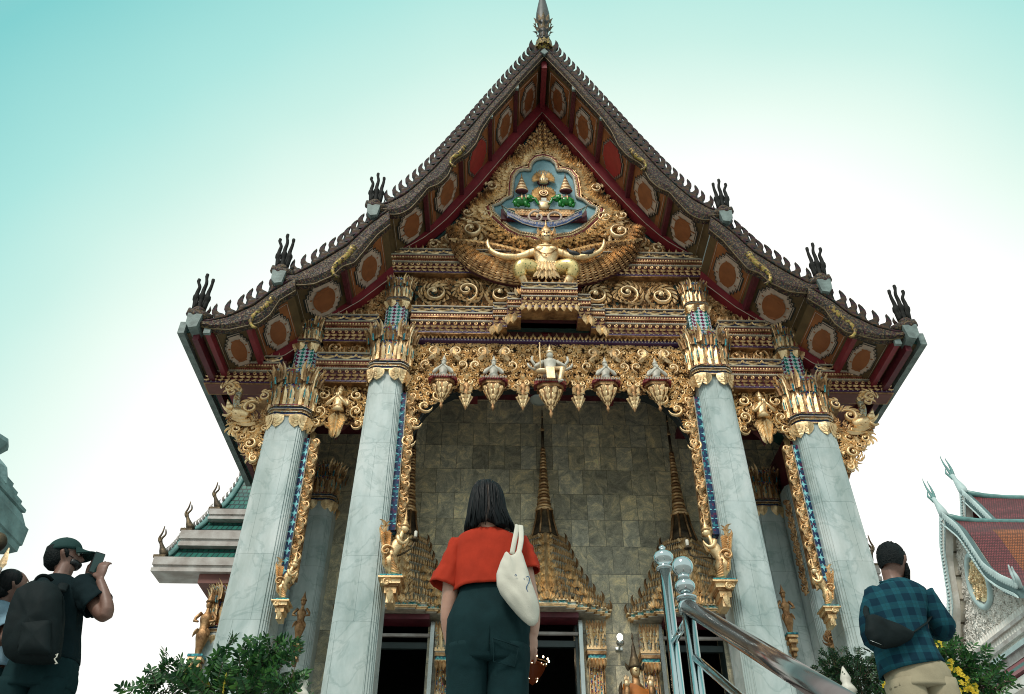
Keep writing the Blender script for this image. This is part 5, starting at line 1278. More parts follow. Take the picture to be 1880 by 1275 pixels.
b = MB().mat('gold_dark').tube([(X, 14.6, Z + .1), (X, 14.6, 7.2)], .02, 6); b.tube([(X + .26 * math.cos(q), 14.6 + .26 * math.sin(q), Z + .02) for q in np.arange(25) * PI / 12], .012, 6, cap=False); b.build('frame', None, t)
b = MB().mat('crystal_glow').lathe([(.23, 0), (.22, -.06), (.17, -.15), (.10, -.24), (.04, -.30), (.005, -.33)], (X, 14.6, Z), 18); b.lathe([(.08, .05), (.10, .2), (.05, .35), (.02, .5)], (X, 14.6, Z), 12); b.build('crystal_bowl', None, t)
for i in range(14):
    q = i * 2 * PI / 14; b = MB().mat('bulb_glint_warm').ball((X + .29 * math.cos(q), 14.6 + .29 * math.sin(q), Z + .07), .014, 7, 5, (1, 1, 1.3)); b.build('bulb', None, t)
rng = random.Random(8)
b = MB().mat('bulb_glint_warm'); 
for i in range(90): q = rng.uniform(0, 6.28); zz = rng.uniform(-.27, -.01); r = .238 + zz * .6; b.ball((X + r * math.cos(q), 14.6 + r * math.sin(q), Z + zz), rng.choice((.004, .006, .009)), 5, 4)  # glowing beads added as painted sparkle on the crystal, not bulbs
for s_ in (-1, 1): b.ball((X + s_ * .05, 14.5, Z + .36), .022, 7, 5)
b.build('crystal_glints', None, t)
plain('pigeon_dark', (.03, .03, .035), .6)
def bird(px, py, Y, f, label, name='pigeon', xz=None):
    X, Z = xz or at(px, py, Y); b = MB().mat('pigeon_dark')
    b.tube([(X - f * .13, Y, Z - .01), (X - f * .06, Y, Z + .01), (X, Y, Z + .03), (X + f * .05, Y, Z + .05), (X + f * .07, Y, Z + .09), (X + f * .085, Y, Z + .105)], [.008, .035, .048, .04, .024, .018], 9); b.ball((X + f * .088, Y, Z + .11), .024, 8, 6); b.tube([(X + f * .105, Y, Z + .108), (X + f * .125, Y, Z + .10)], [.008, .002], 5)
    for s_ in (-1, 1): b.tube([(X, Y + s_ * .015, Z), (X, Y + s_ * .015, Z - .05)], .005, 4)
    o = b.build(name); base_of(o, (X, Y, Z - .05)); tag(o, label, 'bird')
bird(1053, 468, 9.5, -1, 'dark pigeon perched on the winged figure\'s arm, nearer its chest')
bird(1080, 467, 9.5, 1, 'dark pigeon perched on the winged figure\'s arm, farther from its chest')

# ================================================================== side pavilions with green tiled roofs
def side_pavilion(s_, label, sh=0.):
    t = thing('side_pavilion', label, 'pavilion', (s_ * 6.0, 14.0, .75))
    tiers = [(13.0, 283, 1022, 1048, 335, 983), (13.35, 333, 973, 1001, 388, 938), (13.7, 385, 934, 952, 446, 868)]
    xin = -4.1
    for i, (Y, px, py0, py1, qx, qy) in enumerate(tiers):
        x0, z1 = at(px, py0, Y); _, z0 = at(px, py1, Y); x0 += sh
        b = MB(); f = lambda x: -x * 0 + x
        def bx(xa, xb, ya, yb, za, zb):
            xa, xb = (xa, xb) if s_ < 0 else (-xb, -xa); b.box(xa, xb, ya, yb, za, zb)
        h = z1 - z0
        b.mat('weathered_white'); bx(x0, xin, Y, Y + .5, z0 + h * .45, z1); bx(x0 + .02, xin, Y + .03, Y + .5, z0 + h * .25, z0 + h * .45); bx(x0 + .0, xin, Y + .01, Y + .5, z0, z0 + h * .25)
        b.build('eave_slab', None, t)
        # roof slope up to the next tier
        Yn = Y + .55; xt, zt = at(qx, qy, Yn); xt += sh; b = MB().mat('roof_scale_green')
        prof = [(0, 0), (.3, .20), (.6, .48), (.85, .80), (1, 1.05)]
        V = []
        for a, c in prof:
            y = Y + .12 + (Yn - Y) * a; z = z1 + (zt - z1) * c; xx = x0 + .12 + (xt - x0 - .1) * a
            V += [(xx * -s_ if s_ > 0 else xx, y, z), (xin * -s_ if s_ > 0 else xin, y, z)]
        b.grid(V, 5, 2, smooth=True); b.build('tiled_slope', None, t)
        b = MB().mat('teal_glaze'); pts = [((x0 + .10 + (xt - x0 - .1) * a) * (-s_ if s_ > 0 else 1), Y + .12 + (Yn - Y) * a, z1 + .03 + (zt - z1) * c) for a, c in prof]
        b.tube(smooth(pts, 14, 1), .07, 6, flat=.6); b.mat('weathered_white'); 
        for j, q_ in enumerate(smooth(pts, 9, 1)): b.tube([(q_[0] + s_ * .04, q_[1], q_[2] + .03), (q_[0] + s_ * .07, q_[1], q_[2] + .10), (q_[0] + s_ * .05, q_[1], q_[2] + .15)], [.03, .02, .003], 5)
        b.build('hip_edge', None, t)
        b = MB().mat('bronze'); xx = x0 + .06; X_ = xx * (-s_ if s_ > 0 else 1); f = s_; zz = z1
        b.box(X_ - .09, X_ + .11, Y + .02, Y + .2, zz, zz + .05)
        b.tube(smooth([(X_ - f * .10, Y + .1, zz + .06), (X_ - f * .02, Y + .1, zz + .12), (X_ + f * .02, Y + .1, zz + .22), (X_ + f * .06, Y + .1, zz + .30)], 9, 1), [.04, .06, .065, .06, .055, .045, .035, .03, .025], 8)
        for dx, hh in ((.045, .30), (-.02, .24)): b.tube(smooth([(X_ + f * .05, Y + .1, zz + .28), (X_ + f * (.09 + dx * .6), Y + .1, zz + .36), (X_ + f * (.03 + dx), Y + .1, zz + .30 + hh * .6), (X_ + f * (.05 + dx * .5), Y + .1, zz + .30 + hh)], 10, 1), [.026, .026, .024, .022, .02, .018, .016, .014, .012, .008], 6)
        b.build('hooked_finial', None, t)
    x0, z0 = at(283, 1048, 13.0)
    b = MB(); S = lambda xa, xb: (xa, xb) if s_ < 0 else (-xb, -xa)
    b.mat('underside').box(*S(-5.6, -4.1), 13.1, 15.5, z0 - .16, z0 - .003); b.mat('red_paint').box(*S(-5.35, -4.1), 13.2, 13.4, z0 - .32, z0 - .163)
    b.build('eave_underside', None, t)
    x1, z1 = at(385, 1065, 13.4); x1 = -5.02; xx = x1 * (-s_ if s_ > 0 else 1)
    b = shaft(xx, 13.4, .75, z1 - 1.0, .36, .31); cl = b.build('column', None, t)
    cp = capital(xx, 13.4, z1 - 1.25, 1.0); cp = cp.build('capital', None, cl)
    b = MB().mat('weathered_white').box(*S(-4.9, -4.1), 13.9, 15.5, .75, z0); b.build('wall', None, t)
    b = MB().mat('roof_scale_green').box(*S(-5.6, -4.1), 14.4, 18, z0 + 1.6, z0 + 2.2); 
    return t
g = NG('roof_scale_green'); br = g.n('TexBrick', offset=.5, Scale=1.); g.t.links.new(g.map((1, 1, 1), (R(60), 0, 0)), br.inputs['Vector'])
for k_, v_ in (('Color1', (.02, .16, .12, 1)), ('Color2', (.01, .09, .08, 1)), ('Mortar', (.005, .02, .02, 1)), ('Mortar Size', .008), ('Brick Width', .09), ('Row Height', .07)): br.inputs[k_].default_value = v_
g.set(Base_Color=br.outputs['Color'], Roughness=.4); g.bump(br.outputs['Fac'], 1., -.03)
side_pavilion(-1, 'stepped green-tiled side roof with white edges left of the marble columns')
side_pavilion(1, 'stepped green-tiled side roof with white edges glimpsed behind the right columns', .78)
# ================================================================== people
def cloth(name, col, var=.2, rough=.85, sc=12, weave=220, bmp=.25, fold=0.):
    g = NG(name); f = g.noise(sc, 4); c = g.ramp(f, [(.3, tuple(x * (1 - var) for x in col)), (.7, col)])
    g.set(Base_Color=c, Roughness=rough, Specular_IOR_Level=.12)
    h = g.math('ADD', g.math('MULTIPLY', g.noise(weave, 2), .25), g.noise(9, 3, g.map((1, 1, .45)))); g.bump(h, bmp, .02); return g.m
cloth('shirt_red', (.40, .036, .016), .22); cloth('trousers_dark', (.007, .026, .029), .3); cloth('tee_black', (.005, .015, .018), .3); cloth('pack_black', (.008, .014, .015), .3, .7)
cloth('canvas', (.62, .59, .50), .14, .9, 8, 260, .35); cloth('khaki', (.36, .31, .21), .2); cloth('cap_green', (.022, .055, .052), .2); cloth('blouse_blue', (.20, .32, .40), .25)
g = NG('plaid'); sx = g.n('SeparateXYZ'); g.t.links.new(g.map((1, 1, 1), (0, R(4), 0)), sx.inputs[0])
def band(o, k, ph): return g.math('SMOOTH_MIN', g.math('ABSOLUTE', g.math('SUBTRACT', g.math('FRACT', g.math('MULTIPLY_ADD', o, k, ph)), .5)), .5, .05)
ba = g.math('GREATER_THAN', band(sx.outputs[0], 11., .1), .23); bb = g.math('GREATER_THAN', band(sx.outputs[2], 11., .2), .23)
c = g.mix(g.math('MULTIPLY', g.math('ADD', ba, bb), .5), (.012, .075, .100), (.005, .026, .044))
thin = g.math('MAXIMUM', g.math('LESS_THAN', band(sx.outputs[0], 11., .1), .03), g.math('LESS_THAN', band(sx.outputs[2], 11., .2), .03)); c = g.mix(g.math('MULTIPLY', thin, .5), c, (.012, .058, .068))
g.set(Base_Color=c, Roughness=.9, Specular_IOR_Level=.12); g.bump(g.noise(10, 3), .3, .02)
g = NG('skin'); g.set(Base_Color=g.ramp(g.noise(9, 3), [(.3, (.36, .19, .13)), (.7, (.46, .26, .19))]), Roughness=.5, Subsurface_Weight=.12, Subsurface_Radius=(.02, .008, .004)); g.bump(g.noise(120, 3), .1, .003)
g = NG('skin_brown'); g.set(Base_Color=g.ramp(g.noise(9, 3), [(.3, (.15, .075, .055)), (.7, (.21, .11, .08))]), Roughness=.5)
g = NG('hair'); nn = g.noise(1, 4, g.map((46, 46, 2.2))); n2 = g.noise(1, 3, g.map((11, 11, 1.1)))
g.set(Base_Color=g.ramp(g.math('MULTIPLY', g.math('ADD', nn, n2), .5), [(.46, (.003, .005, .006)), (.57, (.009, .009, .010)), (.66, (.10, .075, .062))]), Roughness=.5, Specular_IOR_Level=.16); g.bump(nn, .8, .01)
g = NG('hair_short'); nn = g.noise(90, 3); g.set(Base_Color=g.ramp(nn, [(.4, (.003, .006, .007)), (.7, (.012, .014, .014))]), Roughness=.7, Specular_IOR_Level=.15); g.bump(nn, 1, .01)
plain('rubber_black', (.01, .012, .013), .4); plain('ink_blue', (.03, .10, .22), .6); plain('screen_glass', (.02, .06, .055), .12); plain('lens', (.35, .45, .45), .1)

def loft(b, S, n=40, fold=None, cap=True, smoothf=True):
    "S: (cx, cy, z, half width, half depth[, tilt]) rings, bottom up or top down"
    V = []
    for i, s in enumerate(S):
        cx, cy, z, hw, hd = s[:5]; tx = s[5] if len(s) > 5 else 0; ty = s[6] if len(s) > 6 else 0
        for j in range(n):
            q = 2 * PI * j / n; c, sn = math.cos(q), math.sin(q); k = 1 + (fold(q, i / (len(S) - 1)) if fold else 0); e = .82
            x = hw * k * abs(c) ** e * (1 if c > 0 else -1); y = hd * k * abs(sn) ** e * (1 if sn > 0 else -1)
            V.append((cx + x, cy + y, z + tx * x + ty * y))
    b.grid(V, len(S), n, True, cap, smoothf)
def interp_rings(S, n):
    S = np.array([list(s) + [0] * (7 - len(s)) for s in S], float); t = np.linspace(0, 1, len(S)); q = np.linspace(0, 1, n); o = np.stack([np.interp(q, t, S[:, i]) for i in range(7)], 1)
    for _ in range(2): o[1:-1] = o[:-2] * .25 + o[1:-1] * .5 + o[2:] * .25
    return o.tolist()
def fuse(o, vox=.009, it=4):
    m = o.modifiers.new('fuse', 'REMESH'); m.mode = 'VOXEL'; m.voxel_size = vox; m.use_smooth_shade = True
    m = o.modifiers.new('soften', 'SMOOTH'); m.factor = .5; m.iterations = it
def hand(b, wrist, fwd, side, nrm, k=1., curl=.5, thumb=1, spread=.1):
    "palm and five unequal, bent fingers; fwd: towards the finger tips, side: towards the thumb, nrm: out of the palm"
    w_, f, s_, n = (np.array(v, float) for v in (wrist, fwd, side, nrm)); f, s_, n = unit(f), unit(s_), unit(n)
    b.tube([w_ - f * .03 * k, w_, w_ + f * .035 * k, w_ + f * .075 * k, w_ + f * .09 * k], [.026 * k, .025 * k, .036 * k, .038 * k, .030 * k], 12, flat=.45, upv=n)
    for i, L_ in enumerate((.070, .080, .074, .058)):
        r0 = w_ + f * .078 * k + s_ * (.030 - .020 * i) * k; d = f + s_ * spread * (1.5 - i) * .6; P = [r0 - f * .012 * k]; a = 0; p = r0
        for j, fr in enumerate((.0, .42, .32, .26)):
            if j: a += curl * (.55 + .12 * i); p = p + (unit(d) * math.cos(a) + n * math.sin(a)) * L_ * fr * k
            P.append(p)
        b.tube(P, [.0100 * k, .0096 * k, .0088 * k, .0080 * k, .0060 * k], 8)
    p0 = w_ + f * .015 * k + s_ * .022 * k
    b.tube([p0, p0 + (f * .5 + s_ * .8) * .026 * k, p0 + (f * .8 + s_ * .85 + n * .3 * thumb) * .048 * k, p0 + (f * 1.1 + s_ * .75 + n * .6 * thumb) * .066 * k], [.015 * k, .0135 * k, .0105 * k, .0075 * k], 8)
def head(b, c, k=1., yaw=0., pitch=0., ears=True):
    "head with brow, nose, lips, chin and ears; yaw 0 looks to +Y"
    cy_, sy_ = math.cos(yaw), math.sin(yaw); cp, sp = math.cos(pitch), math.sin(pitch)
    def T_(x, y, z): y, z = y * cp - z * sp, y * sp + z * cp; return (c[0] + k * (x * cy_ + y * sy_), c[1] + k * (-x * sy_ + y * cy_), c[2] + k * z)
    n, m_ = 28, 22; V = []
    for i in range(m_ + 1):
        p = PI * i / m_; z = -.118 * math.cos(p)
        for j in range(n):
            q = 2 * PI * j / n; r = math.sin(p) ** .85 if 0 < i < m_ else .02; x = .077 * r * math.cos(q); y = .095 * r * math.sin(q)
            if z < 0: x *= 1 - .30 * (z / -.118) ** 1.5; y = y * (1 - .18 * (-z / .118)) if y > 0 else y * (1 - .45 * (-z / .118))
            if y > 0:
                fr = max(0, math.sin(q)) ** 6
                y += .010 * fr * math.exp(-((z + .085) / .02) ** 2) - .008 * fr * math.exp(-((z - .012) / .012) ** 2) * (abs(x) > .01) + .006 * fr * math.exp(-((z - .03) / .012) ** 2)
            V.append(T_(x, y, z))
    b.grid(V, m_ + 1, n, True, True, True)
    b.tube([T_(0, .088, .02), T_(0, .098, .0), T_(0, .112, -.022), T_(0, .094, -.034)], [.009 * k, .011 * k, .014 * k, .008 * k], 8)
    b.tube([T_(-.022, .090, -.055), T_(0, .098, -.054), T_(.022, .090, -.055)], [.005 * k, .008 * k, .005 * k], 7); b.tube([T_(-.020, .088, -.066), T_(0, .095, -.067), T_(.020, .088, -.066)], [.005 * k, .008 * k, .005 * k], 7)
    if ears:
        for s_ in (-1, 1): b.tube([T_(s_ * .076, .002, -.028), T_(s_ * .084, -.006, -.010), T_(s_ * .088, -.012, .012), T_(s_ * .080, .004, .022)], [.008 * k, .013 * k, .015 * k, .008 * k], 8, flat=.8)
    return T_
def eyes(t, T_, k=1.):
    b = MB()
    for s_ in (-1, 1): b.mat('statue_white').ball(T_(s_ * .030, .080, .010), .0125 * k, 10, 8); b.mat('rubber_black').ball(T_(s_ * .030, .0905, .010), .0055 * k, 8, 6)
    b.build('eyes', None, t)
def pillow(b, outl, y, th, rings=9, wr=0., yf=None):
    "a stuffed shape: outline (x, z) in the plane y, puffed out by th either side"
    O = np.array(outl); n = len(O); c = O.mean(0); rng = random.Random(3)
    for sg in (-1, 1):
        V = []
        for i in range(rings):
            t = i / (rings - 1); k = math.cos(t * PI / 2) if i < rings - 1 else .02; h = math.sin(t * PI / 2) ** .8
            for j in range(n):
                p = c + (O[j] - c) * k; w_ = wr * 5.5 * (noise.noise(Vector((p[0] * 9, sg * 3., p[1] * 5))) + .6 * noise.noise(Vector((p[0] * 26 + p[1] * 12, sg, p[1] * 14)))) * (1 - .6 * (1 - t) ** 3)
                yy = (yf(p[0], p[1]) if yf else y); V.append((p[0], yy + sg * (th * h + w_), p[1]))
        F = []
        for i in range(rings - 1):
            for j in range(n):
                a, d = i * n + j, i * n + (j + 1) % n; f = (a, d, d + n, a + n); F.append(f if sg < 0 else f[::-1])
        F.append(tuple(range((rings - 1) * n, rings * n))); b.add(V, F, True)
def dens(P, n): return resample(list(P) + [P[0]], n + 1)[0][:-1]

# ---- woman in the red top
YWm = 4.1
def W(px, py, d=0.): x, z = at(px, py, YWm - d); return (x, YWm - d, z)
t = thing('person', 'woman with shoulder-length dark hair in a cropped orange-red top and dark trousers, seen from behind', 'person', (-.78, YWm, .75))
b = MB().mat('skin')
hc = W(896, 936); T_ = head(b, (hc[0], hc[1], hc[2] - .0), 1., R(8), R(14))
b.tube([(hc[0], hc[1] - .02, hc[2] - .05), (hc[0], hc[1] - .03, hc[2] - .13), (W(896, 985)[0], YWm - .02, W(896, 985)[2] - .02)], [.056, .055, .07], 12)
sh = W(896, 1000)
loft(b, interp_rings([(sh[0], YWm - .02, sh[2] + .03, .07, .06), (sh[0], YWm - .02, sh[2] - .03, .13, .07), (sh[0], YWm, sh[2] - .14, .14, .09), (sh[0] + .01, YWm, W(900, 1090)[2], .125, .09), (W(898, 1165)[0], YWm, W(898, 1165)[2], .165, .12), (W(900, 1200)[0], YWm, W(900, 1200)[2] - .04, .15, .12)], 16), 24)
for s_, kx in ((-1, W(860, 1200)[0]), (1, W(932, 1200)[0])): b.tube([(kx, YWm, 1.55), (kx + s_ * .01, YWm, 1.2), (kx + s_ * .01, YWm + .01, .83)], [.08, .06, .045], 12); b.tube([(kx, YWm - .03, .80), (kx, YWm + .06, .79), (kx + s_ * .02, YWm + .16, .775)], [.04, .04, .025], 10)
La = [W(850, 1004), W(832, 1040), W(827, 1090), W(822, 1135, -.02), W(828, 1180, -.05), W(836, 1212, -.08)]
b.tube(smooth(La, 16, 1), [.040, .042, .044, .046, .046, .046, .044, .043, .042, .041, .040, .037, .034, .031, .028, .026], 14)
hand(b, W(836, 1212, -.08), (.05, .1, -1), (.3, 1, 0), (1, -.2, 0), 1., .35)
Ra = [W(945, 1004), W(961, 1036), W(971, 1085), W(979, 1125), W(981, 1148), W(978, 1168, .01)]
b.tube(smooth(Ra, 16, 1), [.040, .042, .044, .046, .046, .046, .044, .043, .042, .041, .040, .037, .034, .031, .028, .026], 14)
hand(b, W(978, 1166, .02), (-.20, .0, -1), (-.9, .2, .2), (-.3, 1., 0), 1.0, .28, 1, .25)
bo = b.build('body', None, t); fuse(bo, .0065, 3); eyes(t, T_)
# top: boxy, cropped, with folds running from the shoulders
def red_folds(q, u): return .026 * math.sin(3 * q + u * 5) * u + .040 * noise.noise(Vector((q * 1.6, u * 2.2 + q, 3))) * (.2 + u) + .030 * noise.noise(Vector((q * 4.5 + u * 4, u * 1.3, 9))) * (.3 + u) + .012 * noise.noise(Vector((q * 12 + 5 * u, u * 5, 1)))
b = MB().mat('shirt_red')
S = [(W(897, 977)[0], YWm - .015, W(897, 977)[2], .055, .050), (W(896, 982)[0], YWm - .015, W(896, 982)[2], .10, .066, 0), (W(895, 990)[0], YWm - .01, W(895, 990)[2], .150, .086), (W(896, 1005)[0], YWm, W(896, 1005)[2], .172, .108), (W(897, 1035)[0], YWm, W(897, 1035)[2], .172, .122), (W(899, 1062)[0], YWm, W(899, 1062)[2], .173, .126), (W(900, 1088)[0], YWm, W(900, 1088)[2], .180, .130, .05)]
loft(b, interp_rings(S, 30), 96, red_folds, cap=False)
def sleeve(P, r, sy):
    P = smooth(P, 16, 1); V = []; n = 36
    for i, p in enumerate(P):
        tt = i / 15; tn = unit(P[min(15, i + 1)] - P[max(0, i - 1)]); a = unit(np.cross(tn, (0, 1, 0))); c2 = np.cross(a, tn); rr = np.interp(tt, np.linspace(0, 1, len(r)), r)
        for j in range(n):
            q = 2 * PI * j / n; k_ = rr * (1 + .10 * noise.noise(Vector((math.cos(q) * 2, math.sin(q) * 2, tt * 4 + P[0][0]))) + .12 * noise.noise(Vector((math.cos(q) * 5, math.sin(q) * 5, tt * 7)))); V.append(p + a * k_ * math.cos(q) + c2 * k_ * sy * math.sin(q))
    return V
V = sleeve([W(848, 998), W(838, 1022), W(826, 1052), W(815, 1078)], [.060, .062, .068, .075], .85); b.grid(V, 16, 36, True, False, True)
V = sleeve([W(946, 998), W(957, 1015), W(965, 1035), W(967, 1050)], [.066, .064, .064, .066], .9); b.grid(V, 16, 36, True, False, True)
ro_ = b.build('top', None, t); mm = ro_.modifiers.new('cloth thickness', 'SOLIDIFY'); mm.thickness = .004
# trousers
def tr_folds(q, u): return .030 * noise.noise(Vector((math.cos(q) * 2.5, math.sin(q) * 2.5, u * 5))) + .024 * noise.noise(Vector((math.cos(q) * 6 + u * 5, math.sin(q) * 6, u * 9))) + .012 * noise.noise(Vector((math.cos(q) * 5, math.sin(q) * 5, u * 28)))
b = MB().mat('trousers_dark'); zt = W(900, 1084)[2]
S = [(W(901, 1084)[0], YWm, zt, .160, .105), (W(901, 1100)[0], YWm, W(901, 1100)[2], .172, .115), (W(897, 1130)[0], YWm - .01, W(897, 1130)[2], .196, .135), (W(896, 1160)[0], YWm - .012, W(896, 1160)[2], .208, .150), (W(896, 1200)[0], YWm - .01, W(896, 1200)[2], .204, .145), (W(896, 1225)[0], YWm, W(896, 1225)[2], .200, .135)]
loft(b, interp_rings(S, 24), 72, tr_folds)
for s_ in (-1, 1):
    cx = W(896, 1210)[0] + s_ * .095; S = [(cx, YWm - .005, W(896, 1195)[2], .108, .135), (cx, YWm, W(896, 1235)[2], .106, .125), (cx, YWm, 1.30, .100, .112), (cx, YWm, 1.1, .098, .10), (cx, YWm, .84, .10, .10)]
    loft(b, interp_rings(S, 20), 48, tr_folds)
b.ident(); pk = [W(905, 1172, .168), W(925, 1178, .165), W(952, 1188, .145)]
b.tube(pk, .0035, 5); b.tube([W(899, 1100, .12), W(898, 1150, .160), W(897, 1195, .155)], .004, 5); b.tube([W(905, 1172, .168), W(906, 1215, .14), W(945, 1225, .12), W(952, 1188, .145)], .0025, 5)
b.build('trousers', None, t)
# hair: smooth cap of long strands ending level with the shoulders
b = MB().mat('hair'); n = 110; rng = random.Random(12); ph = [rng.uniform(0, 6.28) for _ in range(6)]
HS = [(893, 887, .004, .012, .0), (893, 889, .035, .04, .0), (893, 894, .060, .070, .0), (894, 905, .079, .093, .01), (894, 922, .091, .106, .01), (894, 940, .098, .110, .018), (896, 955, .110, .112, .028), (898, 966, .124, .108, .035), (899, 974, .134, .100, .04)]
V = []
HR = interp_rings([(*W(a, c)[:1], YWm - .0, W(a, c)[2], hw, hd, 0, 0) for a, c, hw, hd, dy in HS], 30)
for i, s in enumerate(HR):
    u = i / 29
    for j in range(n):
        q = 2 * PI * j / n; st = .022 * math.sin(7 * q + ph[0] + .8 * u) + .018 * math.sin(16 * q + ph[1] + .5 * math.sin(5 * u)) + .012 * math.sin(29 * q + ph[2]); k = 1 + st * min(1, u * 2.2)
        x, y = s[3] * k * math.cos(q), s[4] * k * math.sin(q); zz = s[2]
        if u > .85: zz -= (u - .85) * (.10 * math.sin(5 * q + 1) + .06 * math.sin(13 * q) + .05 * rng.random())
        if y > .02 and u > .35: y = .02 + (y - .02) * max(.25, 1 - (u - .35) * 3)
        V.append((s[0] + x + .012 * u * math.sin(u * 3), s[1] + y - .012, zz))
b.grid(V, 30, n, True, True, True)
for k_ in range(70):   # loose locks over the surface
    q = rng.uniform(PI * .98, PI * 2.02); a0 = rng.uniform(.15, .35); P = []
    for u in np.linspace(a0, 1.0 + rng.uniform(-.03, .05), 9):
        s = HR[min(29, int(u * 29))]; r = 1.02 + .02 * math.sin(u * 6 + k_); zx = s[2] - max(0, u - 1) * .5 - (.012 if u > .97 else 0); P.append((s[0] + s[3] * r * math.cos(q + .08 * math.sin(u * 5 + k_)), s[1] + s[4] * r * math.sin(q) - .012, zx))
    b.tube(P, [.003, .0055, .006, .006, .006, .0055, .005, .004, .0015], 5)
b.build('hair', None, t)
# canvas bag on the right shoulder
t2 = thing('tote_bag', 'off-white canvas tote bag hanging from the shoulder of the woman in red', 'bag', W(950, 1140, .2))
OL = [(926, 1018), (918, 1035), (911, 1055), (912, 1075), (918, 1090), (932, 1108), (948, 1126), (962, 1140), (972, 1149), (980, 1150), (988, 1141), (991, 1122), (988, 1105), (982, 1088), (975, 1068), (968, 1045), (961, 1022), (955, 1008), (949, 1011), (944, 1020), (936, 1022), (930, 1014)]
D_ = .215
def bagy(x, z): return YWm - D_ + .02 * math.sin(x * 30)
b = MB().mat('canvas'); o_ = dens([(W(x, y, D_)[0], W(x, y, D_)[2]) for x, y in OL], 80)
pillow(b, o_, YWm - D_, .060, 11, .0035); bg_ = b.build('bag_body', None, t2)
b = MB().mat('canvas')
for P in ([(953, 967, .02), (950, 964, .07), (949, 972, .13), (945, 992, .185), (940, 1018, .215)], [(957, 966, .02), (956, 965, .07), (957, 975, .13), (957, 992, .18), (953, 1013, .215)]):
    q = smooth([W(x, y, d) for x, y, d in P], 18, 1); b.tube(q, .0135, 8, flat=.25, upv=(0, 1, 0))
b.build('strap', None, t2)
b = MB().mat('ink_blue'); 
pts = [(966, 1060), (970, 1058), (973, 1064), (970, 1072), (966, 1078), (968, 1086), (975, 1094), (983, 1104)]
b.tube(smooth([W(x, y, D_ + .070 - .00007 * (x - 955) ** 2) for x, y in pts], 24, 1), .0022, 5); b.tube(smooth([W(x, y, D_ + .056) for x, y in ((962, 1062), (964, 1072), (963, 1080), (967, 1084))], 10, 1), .002, 5)
b.tube(smooth([W(x, y, D_ + .062) for x, y in ((945, 1058), (947, 1054), (949, 1058), (946, 1058))], 8, 0), .0015, 4)
b.build('line_drawing', None, t2)

# ---- man in cap taking a picture
YC = 5.0
def K(px, py, d=0.): x, z = at(px, py, YC - d); return (x, YC - d, z)
t = thing('person', 'man in a dark cap, glasses and black T-shirt holding up a phone at the left', 'person', (K(80, 1200)[0], YC, .75))
b = MB().mat('skin_brown'); hc = K(119, 1024)
T_ = head(b, hc, .95, R(72), R(10))
nk = K(112, 1062); b.tube([K(122, 1038), K(114, 1056, .01), K(108, 1070, .01)], [.054, .053, .072], 12)
tc_ = [K(112, 1068), K(100, 1090), K(92, 1130), K(85, 1170), K(78, 1205), K(72, 1235)]
loft(b, interp_rings([(p[0], p[1], p[2], hw, hd) for p, hw, hd in zip(tc_, (.09, .18, .17, .15, .155, .15), (.07, .10, .11, .10, .11, .11))], 20), 24)
for s_ in (-1, 1): b.tube([(K(72, 1240)[0] + s_ * .09, YC, 1.6), (K(68, 1240)[0] + s_ * .1, YC, 1.2), (K(66, 1240)[0] + s_ * .1, YC, .84)], [.085, .06, .045], 12); b.tube([(K(66, 1240)[0] + s_ * .1, YC - .03, .80), (K(66, 1240)[0] + s_ * .1, YC + .16, .775)], [.04, .03], 9)
RA = [K(150, 1078), K(168, 1100, .03), K(182, 1122, .06), K(194, 1134, .08), K(198, 1120, .09), K(192, 1090, .08), K(184, 1066, .07)]
b.tube(smooth(RA, 20, 1), [.056, .054, .052, .050, .048, .046, .045, .045, .046, .046, .044, .042, .040, .038, .036, .034, .031, .029, .027, .025], 14)
hand(b, K(184, 1062, .07), (-.15, .1, 1), (-.9, .2, -.1), (.2, 1., 0), 1.0, .55, 1)
LA = [K(95, 1080, -.18), K(125, 1105, -.28), K(150, 1100, -.30), K(158, 1080, -.22), K(163, 1058, -.10)]
b.tube(smooth(LA, 18, 1), [.058, .056, .054, .052, .050, .048, .046, .046, .045, .044, .042, .04, .038, .036, .033, .030, .028, .026], 14)
hand(b, K(162, 1060, -.08), (.1, .0, 1), (.8, -.5, 0), (.3, -.9, 0), .95, .6, 1)
o = b.build('body', None, t); fuse(o, .0075, 3); eyes(t, T_)
b = MB().mat('hair_short'); hx = T_(0, -.018, -.002); V = []
b.tube([T_(0, -.04, .06), T_(0, -.045, .0), T_(0, -.045, -.045), T_(0, -.04, -.07)], [.075, .079, .07, .05], 18, flat=1.0); 
for s_ in (-1, 1): b.tube([T_(s_ * .07, -.01, .04), T_(s_ * .076, .018, .0), T_(s_ * .074, .022, -.03)], [.02, .014, .006], 7)
b.build('hair', None, t)
b = MB().mat('rubber_black').tube([T_(-.060, .045, -.052), T_(-.035, .066, -.056), T_(0, .080, -.056), T_(.035, .066, -.056), T_(.060, .045, -.052)], [.018, .026, .029, .026, .018], 12, flat=.9); b.tube([T_(.06, .06, -.03), T_(.085, -.0, -.0)], .0022, 5); b.build('face_mask', None, t)
b = MB().mat('rubber_black')
for s_ in (-1, 1):
    b.tube([T_(s_ * .032 + .024 * math.cos(q), .105, .012 + .018 * math.sin(q)) for q in np.arange(17) * PI / 8], .0022, 5, cap=False); b.tube([T_(s_ * .056, .103, .016), T_(s_ * .082, .06, .016), T_(s_ * .085, 0, .012)], .002, 5)
b.tube([T_(-.008, .106, .014), T_(.008, .106, .014)], .002, 5); b.mat('lens')
for s_ in (-1, 1): b.add([T_(s_ * .032 + .022 * math.cos(q), .1045, .012 + .016 * math.sin(q)) for q in np.arange(12) * PI / 6], [tuple(range(12))])
b.build('glasses', None, t)
b = MB().mat('cap_green'); V = []
